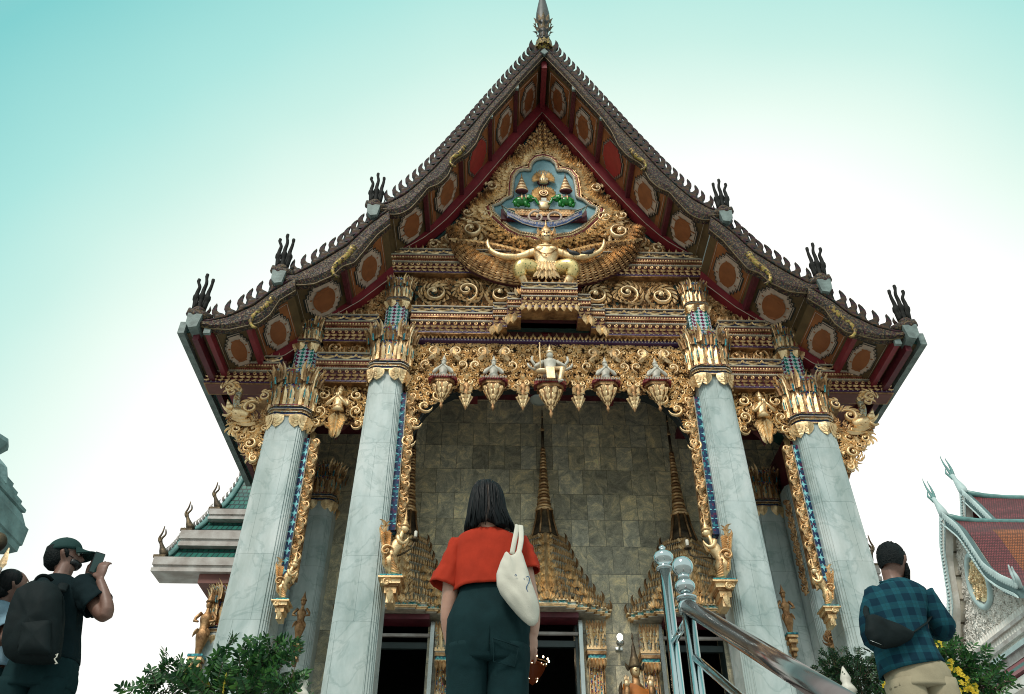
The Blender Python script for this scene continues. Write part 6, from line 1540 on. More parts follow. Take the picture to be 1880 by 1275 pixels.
for i in range(12):
    p = PI / 2 * i / 11
    for j in range(36):
        q = 2 * PI * j / 36; r = math.cos(p) if i < 11 else .02; k = 1 + .006 * (j % 6 == 0); V.append(T_(.092 * r * k * math.cos(q), -.006 + .110 * r * k * math.sin(q), .030 + .105 * math.sin(p) ** .9 - .022 * math.sin(q) * 0))
b.grid(V, 12, 36, True, True, True)
V = [T_(.080 * math.cos(q) * (1 - .02 * 0), .065 + .12 * 0 + (.035 + .085 * u) * math.sin(q) ** .7 if math.sin(q) > 0 else .065, .036 + .004 - .018 * u - .02 * math.cos(q) ** 2 * u) for u in (0, .5, 1) for q in np.linspace(.02, PI - .02, 20)]
V2 = [T_(.080 * math.cos(q), .065 + (.035 + .085 * u) * math.sin(q) ** .7, .030 - .018 * u - .02 * math.cos(q) ** 2 * u) for u in (0, .5, 1) for q in np.linspace(.02, PI - .02, 20)]
b.grid(V, 3, 20, smooth=True); b.grid(V2, 3, 20, smooth=True); b.tube([T_(.080 * math.cos(q), .065 + .12 * math.sin(q) ** .7, .022 - .02 * math.cos(q) ** 2) for q in np.linspace(.02, PI - .02, 20)], .005, 6)
b.ball(T_(0, -.006, .137), .008, 8, 6); b.tube([T_(-.045, -.108, .03), T_(0, -.116, .022), T_(.045, -.108, .03)], .008, 6)
b.build('cap', None, t)
fold2 = lambda q, u: .045 * noise.noise(Vector((math.cos(q) * 2.5, math.sin(q) * 2.5, u * 3))) + .035 * noise.noise(Vector((math.cos(q) * 6 + u * 6, math.sin(q) * 6 - u * 3, u * 6)))
b = MB().mat('tee_black'); tt = [K(113, 1062), K(111, 1066), K(106, 1076), K(100, 1092), K(96, 1125), K(92, 1160), K(88, 1195), K(84, 1216)]
loft(b, interp_rings([(p[0], p[1], p[2], hw, hd) for p, hw, hd in zip(tt, (.07, .10, .155, .18, .172, .165, .172, .18), (.065, .08, .10, .115, .12, .12, .125, .13))], 26), 64, fold2, cap=False)
V = sleeve([K(146, 1080, .0), K(158, 1090, .02), K(170, 1102, .04), K(180, 1112, .05)], [.095, .088, .084, .086], .9); b.grid(V, 16, 36, True, False, True)
V = sleeve([K(90, 1082, -.14), K(105, 1094, -.20), K(118, 1102, -.25)], [.085, .08, .08], .9); b.grid(V, 16, 36, True, False, True)
o = b.build('t_shirt', None, t); mm = o.modifiers.new('cloth thickness', 'SOLIDIFY'); mm.thickness = .004
b = MB().mat('trousers_dark'); p = K(84, 1208); loft(b, interp_rings([(p[0], YC, p[2], .18, .125), (K(78, 1235)[0], YC, K(78, 1235)[2], .20, .14), (K(66, 1270)[0], YC, K(66, 1270)[2], .205, .14)], 12), 48, fold2)
for s_ in (-1, 1):
    cx = K(66, 1262)[0] + s_ * .10; loft(b, interp_rings([(cx, YC, K(66, 1255)[2], .11, .13), (cx, YC, 1.35, .11, .12), (cx, YC, 1.1, .105, .115)], 12), 36, fold2)
b.build('shorts', None, t)
tp = thing('backpack', 'big black backpack on the back of the man in the cap', 'backpack', (K(55, 1150)[0], YC - .25, K(55, 1218)[2]))
OL = [(36, 1084), (28, 1100), (20, 1122), (13, 1150), (7, 1186), (10, 1206), (24, 1216), (60, 1220), (95, 1218), (108, 1206), (113, 1170), (116, 1130), (115, 1096), (108, 1078), (90, 1068), (62, 1070)]
b = MB().mat('pack_black'); o_ = dens([(K(x, y, .24)[0], K(x, y, .24)[2]) for x, y in OL], 64); pillow(b, o_, YC - .24, .12, 10, .004); b.build('pack_body', None, tp)
b = MB().mat('pack_black')
b.tube(smooth([K(62, 1072, .24), K(66, 1062, .24), K(76, 1056, .22), (K(88, 1058, .2)), K(96, 1066, .14)], 12, 1), .012, 6, flat=.4); b.tube(smooth([K(112, 1085, .2), K(118, 1072, .1), K(128, 1075, 0), K(132, 1100, -.05)], 12, 1), .03, 8, flat=.3); b.build('strap', None, tp)
b = MB().mat('pack_black'); b.tube(smooth([(K(x, y, .33)[0], K(x, y, .33)[1], K(x, y, .33)[2]) for x, y in ((48, 1100), (40, 1140), (34, 1190))], 10, 1), .006, 5); o_ = dens([(K(x, y, .34)[0], K(x, y, .34)[2]) for x, y in ((40, 1140), (92, 1138), (92, 1200), (32, 1200))], 40); pillow(b, o_, YC - .33, .045, 7, .002); b.build('front_pocket', None, tp)
b = MB().mat('statue_white').tube([K(x, y, .30) for x, y in ((102, 1203), (106, 1201), (104, 1207), (100, 1210), (103, 1216), (106, 1218), (101, 1219))], .004, 5); b.build('tag', None, tp)
X0_, Y0_, Z0_ = K(178, 1034, .05); tf = thing('smartphone', 'dark phone held upright in the raised hands of the man in the cap', 'phone', (X0_, Y0_, Z0_ - .075))
b = MB().mat('rubber_black'); c, s_ = math.cos(R(-60)), math.sin(R(-60)); 
b.M = np.array([(.86 * math.cos(R(42)), .86 * math.sin(R(42)), 0), (-math.sin(R(42)), math.cos(R(42)), .12), (.02, 0, .9)]); b.o = np.array((X0_, Y0_, Z0_)); b.prism([(x * 1, z) for x, z in [(-.036, -.070), (-.032, -.075), (.032, -.075), (.036, -.070), (.036, .070), (.032, .075), (-.032, .075), (-.036, .070)]], -.005, .005); b.build('case', None, tf)
b.v, b.f, b.mi, b.sm, b.n = [], [], [], [], 0; b.mats = []; b.mat('screen_glass').prism([(-.032, -.069), (.032, -.069), (.032, .069), (-.032, .069)], -.0062, -.0052); b.build('screen', None, tf)

# ---- man in the plaid shirt
YM = 5.1
def M_(px, py, d=0.): x, z = at(px, py, YM - d); return (x, YM - d, z)
t = thing('person', 'bearded man in a dark teal plaid shirt and khaki trousers looking down, at the right', 'person', (M_(1690, 1240)[0], YM, .75))
b = MB().mat('skin_brown'); hc = M_(1640, 1034); T_ = head(b, hc, 1.0, R(48), R(-14))
b.tube([M_(1634, 1045), M_(1638, 1062), M_(1645, 1078)], [.058, .056, .075], 12)
pts = [(1648, 1078), (1652, 1100), (1660, 1140), (1668, 1180), (1676, 1215), (1684, 1245)]
loft(b, interp_rings([(*M_(x, y), hw, hd) for (x, y), hw, hd in zip(pts, (.09, .14, .135, .13, .13, .13), (.08, .09, .10, .1, .11, .11))], 20), 24)
for s_ in (-1, 1): cx = M_(1690, 1250)[0] + s_ * .09; b.tube([(cx, YM, 1.6), (cx, YM, 1.2), (cx, YM, .84)], [.085, .06, .045], 12); b.tube([(cx, YM - .03, .80), (cx, YM + .16, .775)], [.04, .03], 9)
b.tube(smooth([M_(1695, 1092), M_(1715, 1125), M_(1732, 1152, -.02), M_(1722, 1162, -.15), M_(1700, 1150, -.28)], 18, 1), [.06, .058, .056, .054, .052, .05, .05, .05, .048, .046, .044, .04, .038, .035, .032, .03, .028, .026], 14)
b.tube(smooth([M_(1612, 1095), M_(1602, 1140), M_(1606, 1175, -.02), M_(1640, 1172, -.18), M_(1675, 1155, -.30)], 18, 1), [.06, .058, .056, .054, .052, .05, .05, .05, .048, .046, .044, .04, .038, .035, .032, .03, .028, .026], 14)
hand(b, M_(1702, 1150, -.28), (-.2, .9, .4), (-.6, 0, .8), (-.8, -.2, -.3), 1., .5); hand(b, M_(1674, 1155, -.30), (.2, .9, .4), (.6, 0, .8), (.8, -.2, -.3), 1., .5)
o = b.build('body', None, t); fuse(o, .008, 3); eyes(t, T_)
b = MB().mat('hair_short'); V = []
for i in range(14):
    p = PI * .72 * i / 13
    for j in range(40):
        q = 2 * PI * j / 40; r = math.sin(p) + .02; y = -.012 + .104 * r * math.sin(q); lim = .02 if math.sin(q) > .3 else -1
        z = max(.018 + .125 * math.cos(p) * 1.0, .05 if math.sin(q) > .35 else (.0 if math.sin(q) > -.1 else -1)); k = 1 + .02 * math.sin(13 * q + i); V.append(T_(.086 * r * k * math.cos(q), y, z))
b.grid(V, 14, 40, True, False, True); rng = random.Random(5)
for k_ in range(90): q = rng.uniform(0, 6.28); p = rng.uniform(0, 1.25); a = T_(.084 * math.sin(p) * math.cos(q), -.012 + .1 * math.sin(p) * math.sin(q), .018 + .122 * math.cos(p)); e_ = T_(.089 * math.sin(p + .2) * math.cos(q), -.012 + .106 * math.sin(p + .2) * math.sin(q), .018 + .128 * math.cos(p + .18)); b.tube([a, e_], [.009, .002], 5)
b.build('hair', None, t)
b = MB().mat('hair_short')
for s_ in (-1, 1): b.tube([T_(s_ * .074, .012, -.02), T_(s_ * .064, .035, -.06), T_(s_ * .040, .066, -.093), T_(0, .088, -.104)], [.012, .02, .022, .024], 9)
b.tube([T_(-.02, .098, -.042), T_(0, .105, -.040), T_(.02, .098, -.042)], .007, 6); b.build('beard', None, t)
b = MB().mat('plaid'); pts = [(1644, 1070), (1645, 1076), (1648, 1086), (1648, 1102), (1646, 1130), (1650, 1165), (1664, 1200), (1674, 1232)]
loft(b, interp_rings([(*M_(x, y), hw, hd, .0 if i < 7 else .18) for i, ((x, y), hw, hd) in enumerate(zip(pts, (.07, .11, .165, .182, .168, .160, .176, .19), (.07, .09, .115, .13, .135, .13, .135, .14)))], 28), 64, fold2, cap=False)
V = sleeve([M_(1690, 1094), M_(1708, 1116), M_(1724, 1138), M_(1735, 1152, -.02), M_(1728, 1160, -.10), M_(1716, 1156, -.18)], [.088, .076, .068, .066, .060, .052], .95); b.grid(V, 16, 36, True, False, True)
V = sleeve([M_(1618, 1094), M_(1606, 1125), M_(1602, 1155), M_(1606, 1175, -.02), M_(1622, 1178, -.10), M_(1645, 1170, -.18)], [.092, .084, .078, .074, .066, .058], .95); b.grid(V, 16, 36, True, False, True)
o = b.build('shirt', None, t); mm = o.modifiers.new('cloth thickness', 'SOLIDIFY'); mm.thickness = .005
b = MB().mat('plaid'); b.tube([M_(1622, 1078, -.02), M_(1620, 1070, .04), M_(1634, 1068, .075), M_(1652, 1068, .075), M_(1664, 1070, .04)], [.016, .022, .024, .022, .016], 8, flat=.5); b.build('collar', None, t)
b = MB().mat('khaki'); p = M_(1676, 1215); loft(b, interp_rings([(p[0], YM, p[2], .165, .12), (M_(1684, 1240)[0], YM, M_(1684, 1240)[2], .185, .14), (M_(1692, 1270)[0], YM, M_(1692, 1270)[2], .195, .145)], 12), 48, fold2)
for s_ in (-1, 1): cx = M_(1692, 1265)[0] + s_ * .095; loft(b, interp_rings([(cx, YM, M_(1692, 1255)[2], .105, .13), (cx, YM, 1.35, .105, .12), (cx, YM, .86, .10, .11)], 12), 36, fold2)
b.ident(); b.tube([M_(1700, 1225, .12), M_(1712, 1236, .10), M_(1722, 1252, .06)], .004, 5); b.build('trousers', None, t)
ts = thing('sling_bag', 'black sling bag across the lower back of the man in plaid', 'bag', M_(1630, 1180, .2))
b = MB().mat('pack_black'); o_ = dens([(M_(x, y, .19)[0], M_(x, y, .19)[2]) for x, y in ((1592, 1128), (1604, 1126), (1640, 1140), (1668, 1152), (1682, 1160), (1676, 1172), (1655, 1184), (1625, 1190), (1600, 1180), (1590, 1160))], 50); pillow(b, o_, YM - .17, .05, 8, .003); b.build('bag_body', None, ts)
b = MB().mat('pack_black'); b.tube(smooth([M_(1676, 1162, .17), M_(1700, 1145, .10), M_(1712, 1128, .0)], 10, 1), .018, 7, flat=.3); b.tube(smooth([M_(1594, 1135, .17), M_(1588, 1120, .08), M_(1596, 1105, 0)], 8, 1), .018, 7, flat=.3); b.build('strap', None, ts)
b = MB().mat('frame_steel').tube([M_(1598, 1176, .215), M_(1618, 1184, .222)], .0015, 4); b.build('zip', None, ts)

# ---- person half out of the frame at the far left
YN = 5.2
def G_(px, py, d=0.): x, z = at(px, py, YN - d); return (x, YN - d, z)
t = thing('person', 'person with dark tied-up hair and pale blue blouse cut off by the left edge', 'person', (G_(0, 1200)[0], YN, .75))
b = MB().mat('skin_brown'); hc = G_(24, 1080); T_ = head(b, hc, .95, R(60), R(20)); b.tube([G_(14, 1095), G_(6, 1112), G_(0, 1124)], [.05, .05, .07], 12)
pts = [(0, 1120), (-8, 1140), (-12, 1180), (-16, 1220), (-20, 1250)]; loft(b, interp_rings([(*G_(x, y), hw, hd) for (x, y), hw, hd in zip(pts, (.09, .15, .14, .13, .14), (.07, .09, .1, .09, .1))], 16), 24)
for s_ in (-1, 1): cx = G_(-20, 1250)[0] + s_ * .08; b.tube([(cx, YN, 1.6), (cx, YN, .84)], [.08, .045], 12); b.tube([(cx, YN - .03, .80), (cx, YN + .14, .775)], [.035, .025], 9)
b.tube(smooth([G_(6, 1135, .05), G_(16, 1165, .12), G_(2, 1180, .2), G_(-18, 1175, .25)], 14, 1), [.045, .045, .044, .043, .042, .04, .04, .038, .036, .034, .032, .03, .028, .026], 12)
hand(b, G_(-18, 1175, .25), (-1, .2, .2), (0, 0, 1), (0, 1, 0), .9, .5); o = b.build('body', None, t); fuse(o, .008, 3); eyes(t, T_, .95)
b = MB().mat('hair'); b.ball(T_(0, -.02, .035), .098, 20, 14, (.9, 1, .92)); b.tube([T_(-.06, -.05, -.02), T_(0, -.085, -.03), T_(.06, -.05, -.02)], [.04, .05, .04], 9); b.ball(T_(0, -.10, .06), .035, 10, 8); b.build('hair', None, t)
b = MB().mat('blouse_blue'); pts = [(0, 1110), (-2, 1118), (-6, 1134), (-10, 1170), (-14, 1205), (-16, 1232)]; loft(b, interp_rings([(*G_(x, y), hw, hd) for (x, y), hw, hd in zip(pts, (.07, .12, .17, .165, .165, .18), (.07, .085, .11, .12, .12, .13))], 20), 48, fold2, cap=False)
V = sleeve([G_(0, 1135, .02), G_(10, 1150, .08), G_(14, 1160, .12)], [.07, .065, .065], .9); b.grid(V, 16, 36, True, False, True); o = b.build('blouse', None, t); mm = o.modifiers.new('cloth thickness', 'SOLIDIFY'); mm.thickness = .004
b = MB().mat('trousers_dark'); cx = G_(-18, 1235); loft(b, interp_rings([(cx[0], YN, cx[2], .15, .12), (cx[0], YN, 1.5, .17, .13), (cx[0], YN, 1.2, .18, .13)], 10), 36, fold2); b.build('skirt', None, t)
# ================================================================== stainless handrail in front of the doors
g = NG('chrome'); g.set(Base_Color=(.55, .61, .61), Metallic=1., Roughness=g.ramp(g.noise(1, 3, g.map((40, 40, 2))), [(.35, (.05,) * 3), (.7, (.16,) * 3)])); g.bump(g.noise(5, 2, g.map((3, 3, .4))), .10, .01)
g = NG('rail_brown'); g.set(Base_Color=g.ramp(g.noise(1, 4, g.map((3, 3, 3))), [(.35, (.16, .10, .09)), (.7, (.42, .36, .35))]), Metallic=.85, Roughness=.14)  # brown tones in the colour stand in for reflections on polished steel
XR = -.056
def atX(px, py, X):
    r = ray(px, py); t_ = (X - CAMX) / r[0]; return (X, r[1] * t_, r[2] * t_)
t = thing('handrail', 'polished steel stair handrail with two posts, ball finials and a thick sloping rail', 'handrail', (XR, 2.8, -.6))
A0 = atX(1220, 1045, XR); B0 = atX(1262, 1112, XR); yA, zA = A0[1], A0[2]; yB, zB = B0[1], B0[2]
b = MB().mat('chrome').tube([(XR, yA, -.6), (XR, yA, zA)], .022, 24); b.build('post', None, t)
b = MB().mat('chrome').tube([(XR, yB, -.75), (XR, yB, zB + .02)], .022, 24); b.build('post', None, t)
b = MB().mat('chrome').lathe([(.030, -.004), (.034, .002), (.026, .010), (.020, .016), (.034, .028), (.041, .046), (.038, .060), (.024, .072), (.012, .078), (.010, .084), (.0145, .088), (.012, .092), (.002, .106)], (XR, yA, zA), 24); b.build('finial', None, t)
b = MB().mat('chrome').lathe([(.034, .0), (.036, .008), (.024, .014), (.020, .02)], (XR, yB, zB + .02), 24); b.ball((XR, yB, zB + .068), .036, 24, 16, (1, 1, .78)); b.lathe([(.022, .094), (.020, .102), (.022, .108)], (XR, yB, zB + .0), 20); b.ball((XR, yB, zB + .142), .038, 24, 18); b.build('finial', None, t)
E1 = atX(1524, 1275, XR); d_ = np.array(E1) - np.array(B0); far = np.array(B0) + d_ * 1.5
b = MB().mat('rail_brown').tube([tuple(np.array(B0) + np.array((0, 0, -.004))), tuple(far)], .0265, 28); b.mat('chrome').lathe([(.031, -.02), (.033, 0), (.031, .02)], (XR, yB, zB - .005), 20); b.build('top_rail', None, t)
F1 = atX(1275, 1207, XR); b = MB().mat('chrome').tube([F1, tuple(np.array(F1) + d_ * 1.5)], .0125, 16); b.build('lower_rail', None, t)
b = MB().mat('chrome').tube([(XR, yB, atX(1264, 1135, XR)[2]), (XR, yA, atX(1243, 1166, XR)[2])], .0125, 14); b.build('bridge_bar', None, t)

# ================================================================== carved stone lantern and spear at the left edge
YL = 5.0
plain('stone_teal', (.24, .37, .36), .7, var=.45, sc=7, bump=.5, bsc=30)
x0 = -4.27
t = thing('stone_lantern', 'weathered grey-green stone post top with stepped cap and bud finial, cut by the left edge', 'monument', (x0, YL, .75))
def sqr(b, prof, z0): b.lathe([(r * 1.414, z) for r, z in prof], (x0, YL, z0), 4, rot=PI / 4, smooth=False)
zc = 2.47; w_ = .33
b = MB().mat('stone_teal'); sqr(b, [(w_ * .84, -.02), (w_ * .97, .02), (w_ * .97, .06), (w_, .07), (w_, .19), (w_ * .95, .20), (w_ * .84, .28)], zc)
for i in range(4): k = .80 - .10 * i; sqr(b, [(w_ * k, 0), (w_ * (k + .07), .012), (w_ * (k + .07), .035), (w_ * (k - .02), .05)], zc + .28 + i * .05)
b.build('stepped_cap', None, t)
b = MB().mat('stone_teal').lathe([(.26, -.12), (.22, 0), (.19, .03), (.12, .09), (.11, .15), (.145, .20), (.14, .23), (.06, .25), (.01, .27)], (x0, YL, zc + .48), 8, smooth=False); b.build('bud', None, t)
b = MB().mat('stone_teal').lathe([(.30, -1.9), (.26, -1.7), (.22, -1.4), (.22, -.5), (.30, -.3), (.36, -.16), (w_ * .84, -.02)], (x0, YL, zc), 12); b.build('shaft', None, t)
X, Z = at(-6, 996, 4.9); t = thing('bronze_ball_post', 'round dark bronze knob just below the stone cap at the left edge', 'finial', (X, 4.9, .75))
b = MB().mat('bronze').ball((X, 4.9, Z), .058, 16, 12, (1, 1, 1.1)); b.tube([(X, 4.9, .75), (X, 4.9, Z - .05)], .022, 8); o = b.build('knob', None, t)
X, Z = at(14, 1020, 4.85); X2, Z2 = at(-2, 1062, 4.85); t = thing('spear', 'upright spear with a gold leaf-shaped tip at the left edge', 'spear', (X2 - .3, 4.85, .75))
b = MB().mat('gold_pale').lathe([(.003, .09), (.020, .02), (.026, -.02), (.012, -.045)], (X - .010, 4.85, Z - .04), 4, sy=.4, rot=0, smooth=False); b.build('tip', None, t)
b = MB().mat('chrome').tube([(X - .010, 4.85, Z - .08), (X - .012, 4.85, .75)], .010, 8); b.build('shaft', None, t)
# small white newel caps among the plants
for px, py, Y, lab in ((1556, 1262, 6.4, 'small white pointed post cap beside the right-hand shrub'), (554, 1272, 6.6, 'small white pointed post cap below the left-hand leaves')):
    X, Z = at(px, py, Y); b = MB().mat('statue_white').lathe([(.05, -2.0), (.05, -.05), (.065, -.03), (.05, 0), (.03, .03), (.042, .06), (.03, .09), (.006, .15)], (X, Y, Z), 12); o = b.build('post_cap'); base_of(o, (X, Y, .75)); tag(o, lab, 'post', 'white pointed posts of the terrace fence')

# ================================================================== shrubs
def foliage_mat(name, cols):
    g = NG(name); oi = g.n('ObjectInfo'); gm = g.n('NewGeometry'); f = g.noise(6, 3); r = gm.outputs['Random Per Island']
    c = g.ramp(g.math('ADD', g.math('MULTIPLY', f, .4), g.math('MULTIPLY', r, .6)), cols); g.set(Base_Color=c, Roughness=.42, Transmission_Weight=0.)
    tr = g.n('BsdfTranslucent'); g.t.links.new(c, tr.inputs['Color']); mx = g.n('MixShader'); mx.inputs[0].default_value = .3; out_ = g.t.nodes['Material Output']
    g.t.links.new(g.b.outputs[0], mx.inputs[1]); g.t.links.new(tr.outputs[0], mx.inputs[2]); g.t.links.new(mx.outputs[0], out_.inputs['Surface'])
foliage_mat('leaf_green', [(.2, (.015, .055, .022)), (.5, (.035, .12, .035)), (.75, (.07, .19, .04)), (.95, (.16, .30, .05))])
foliage_mat('leaf_dark', [(.2, (.010, .035, .018)), (.6, (.022, .07, .025)), (.9, (.05, .12, .03))])
foliage_mat('leaf_yellow', [(.2, (.35, .30, .03)), (.6, (.55, .45, .04)), (.9, (.62, .52, .12))])
foliage_mat('petal_yellow', [(.2, (.70, .48, .02)), (.6, (.85, .65, .03)), (.9, (.9, .8, .2))])
plain('bark', (.10, .08, .05), .8)
def leaf3(b, p, d, n, L_, W_):
    d, n = unit(d), unit(n); s_ = unit(np.cross(d, n)); p = np.array(p); dr = -n * L_ * .12
    V = [p, p + d * L_ * .3 + s_ * W_ * .5 + n * W_ * .12, p + d * L_ * .68 + s_ * W_ * .42 + n * W_ * .10 + dr * .5, p + d * L_ + dr, p + d * L_ * .68 - s_ * W_ * .42 + n * W_ * .10 + dr * .5, p + d * L_ * .3 - s_ * W_ * .5 + n * W_ * .12, p + d * L_ * .45]
    b.add(V, [(0, 1, 6), (1, 2, 6), (2, 3, 6), (3, 4, 6), (4, 5, 6), (5, 0, 6)], False)
def sprig(b, p, d, L_, rng, lL, lW, mt, pairs=5):
    "a twig with pairs of leaflets"
    d = unit(d); n = unit(np.cross(d, (rng.gauss(0, 1), rng.gauss(0, 1), rng.gauss(0, 1)))); n = unit(n + np.array((0, 0, .6))); s_ = unit(np.cross(d, n)); P = []
    for i in range(pairs + 1):
        t_ = i / pairs; q = np.array(p) + d * L_ * t_ + np.array((0, 0, -.18 * L_ * t_ * t_)); P.append(q)
        if i: 
            for sg in (-1, 1): leaf3(b.mat(mt), q, d * .55 + s_ * sg * .9 + np.array((0, 0, rng.uniform(-.3, .1))), n + np.array((rng.uniform(-.4, .4), rng.uniform(-.4, .4), 0)), lL * rng.uniform(.75, 1.15), lW)
    leaf3(b.mat(mt), P[-1], d + np.array((0, 0, -.2)), n, lL, lW); b.mat('bark').tube(P, .0022, 4, cap=False)
def shrub(name, label, Y, blobs, n, seed, lL, lW, mt, tips=(), alt=None, pairs=5, grp=None):
    rng = random.Random(seed); cx, cz = at(*blobs[0][:2], Y); t = thing(name, label, 'shrub', (cx, Y, .75), grp); b = MB(); st = MB().mat('bark')
    tot = sum(bl[2] * bl[3] for bl in blobs)
    for px, py, rx, rz in blobs:
        x, z = at(px, py, Y)
        st.tube(smooth([(cx + (x - cx) * .2, Y, .76), (cx + (x - cx) * .6, Y + rng.uniform(-.1, .1), (z + .76) / 2), (x, Y, z)], 8, 1), [.018, .017, .015, .013, .011, .009, .007, .004], 6)
        for i in range(int(n * rx * rz / tot)):
            u = unit((rng.gauss(0, 1), rng.gauss(0, 1), rng.gauss(0, 1))); r = rng.random() ** .45; p = np.array((x, Y, z)) + u * np.array((rx, (rx + rz) * .4, rz)) * r
            sprig(b, p, u + np.array((0, 0, .45)) + np.array([rng.gauss(0, .35) for _ in range(3)]), lL * rng.uniform(1.6, 2.6), rng, lL, lW, alt[0] if alt and rng.random() < alt[1] else mt, pairs)
    for px, py, dx in tips:
        x, z = at(px, py, Y); P = [(x - dx * .6, Y, z - .30), (x - dx * .3, Y, z - .14), (x, Y, z)]; st.tube(P, [.005, .004, .002], 5)
        for k_ in range(5):
            f = k_ / 4; q = np.array(P[0]) * (1 - f) + np.array(P[2]) * f
            for j in range(2): sprig(b, q, (rng.gauss(0, .7), rng.gauss(0, .5), .7 + .3 * f), lL * 2.0, rng, lL, lW, mt, pairs)
    b.build('foliage', None, t); st.build('stems', None, t); return t
shrub('leafy_shrub', 'green leafy shrub spreading in front of the left marble columns', 6.6, [(430, 1262, .28, .15), (345, 1272, .22, .09), (470, 1238, .15, .12), (515, 1262, .15, .11), (430, 1300, .5, .20), (300, 1266, .12, .08), (262, 1280, .10, .06)], 215, 3, .066, .024, 'leaf_green', [(296, 1216, .02), (320, 1235, .08), (342, 1236, .04), (415, 1196, -.05), (445, 1205, -.02), (470, 1192, .03), (500, 1180, .05), (525, 1198, .08), (548, 1208, .1)], ('leaf_yellow', .03))
shrub('leafy_shrub', 'dark rounded shrub between the rail and the man in plaid', 6.6, [(1575, 1242, .26, .16), (1530, 1228, .12, .13), (1625, 1240, .18, .15), (1585, 1275, .4, .18)], 620, 9, .030, .012, 'leaf_dark', [(1520, 1205, .02), (1545, 1200, .0), (1580, 1205, .0), (1600, 1198, .03)], None, 4)
t5 = shrub('flowering_shrub', 'shrub with yellow blossoms to the right of the man in plaid', 6.2, [(1735, 1225, .18, .22), (1775, 1262, .25, .14), (1725, 1275, .3, .15), (1700, 1215, .1, .15), (1805, 1240, .12, .12)], 300, 14, .055, .018, 'leaf_green', [(1720, 1168, -.02), (1740, 1185, .02), (1735, 1178, 0), (1808, 1215, .05), (1790, 1222, .02), (1820, 1240, .05)], None, 4)
b = MB().mat('petal_yellow'); rng = random.Random(6)
for px, py, n_ in ((1722, 1186, 4), (1743, 1222, 7), (1757, 1235, 5), (1770, 1260, 7), (1785, 1264, 7)):
    for i in range(n_):
        X, Z = at(px + rng.gauss(0, 6), py + rng.gauss(0, 5), 6.0); 
        for j in range(5): q = j * 1.256; leaf3(b, (X, 6.0, Z), (math.cos(q), -.4, math.sin(q)), (0, -1, .2), .026, .02)
o = b.build('blossoms', None, t5)
b = MB().mat('petal_yellow'); tq = thing('flowering_plant', 'small yellow flower cluster beside the khaki trousers', 'plant', (at(1643, 1256, 5.6)[0], 5.6, .75))
for i in range(34):
    X, Z = at(1643 + rng.gauss(0, 9), 1254 + rng.gauss(0, 9), 5.6)
    for j in range(5): q = j * 1.256; leaf3(b, (X, 5.6, Z), (math.cos(q), -.4, math.sin(q)), (0, -1, .2), .022, .018)
b.build('blossoms', None, tq); b = MB(); X, Z = at(1643, 1262, 5.62)
for i in range(30): sprig(b, (X + rng.gauss(0, .04), 5.63, Z - .05 + rng.gauss(0, .04)), (rng.gauss(0, .6), rng.gauss(0, .5), 1), .08, rng, .04, .015, 'leaf_green', 3)
b.mat('bark').tube([(X, 5.63, .75), (X, 5.63, Z)], .006, 5); b.build('foliage', None, tq)

# ================================================================== white-gabled hall at the right
g = NG('hall_tiles'); sx = g.n('SeparateXYZ'); g.t.links.new(g.co, sx.inputs[0])
br = g.n('TexBrick', offset=.5, Scale=1.); g.t.links.new(g.map((1, 1, 1), (R(90), 0, 0)), br.inputs['Vector'])
for k_, v_ in (('Color1', (1, 1, 1, 1)), ('Color2', (.6, .6, .6, 1)), ('Mortar', (.18, .18, .18, 1)), ('Mortar Size', .012), ('Brick Width', .09), ('Row Height', .075)): br.inputs[k_].default_value = v_
XH = 16.0
g_dx = g.math('SUBTRACT', sx.outputs[0], 0.); at_ = g.n('Attribute', attribute_name='band')
c = g.ramp(at_.outputs['Fac'], [(0, (.25, .05, .055)), (.30, (.44, .125, .035)), (.60, (.02, .10, .08))], 'CONSTANT')
c = g.mix(1., c, br.outputs['Color'], 'MULTIPLY'); g.set(Base_Color=c, Roughness=.45); g.bump(br.outputs['Fac'], 1., -.03)
plain('hall_white', (.86, .82, .76), .6, var=.3, sc=3, bump=.3, bsc=12, dark=(.70, .64, .57)); plain('hall_teal_white', (.50, .62, .61), .6, var=.25, sc=2); plain('hall_soffit', (.84, .76, .64), .7, var=.2, sc=2); plain('tile_green', (.03, .13, .12), .5, var=.4, sc=12); plain('tile_red', (.22, .05, .06), .5, var=.4, sc=12)
th = thing('gabled_hall', 'white-gabled hall with orange, red and green tiled roofs at the right edge', 'temple', (XH + 4, 27, GZ))
NEAR = [(1735, 950), (1765, 974), (1790, 1012), (1812, 1046), (1842, 1067), (1872, 1080)]
N3 = [atX(x, y, XH) for x, y in NEAR]; apex = N3[0]
BACK = [(1771, 907), (1799, 933), (1837, 972), (1880, 1023)]
plain('barge_shade', (.10, .17, .17), .6, var=.3, sc=4)  # dark base colour stands in for shade in the grooves between leaves
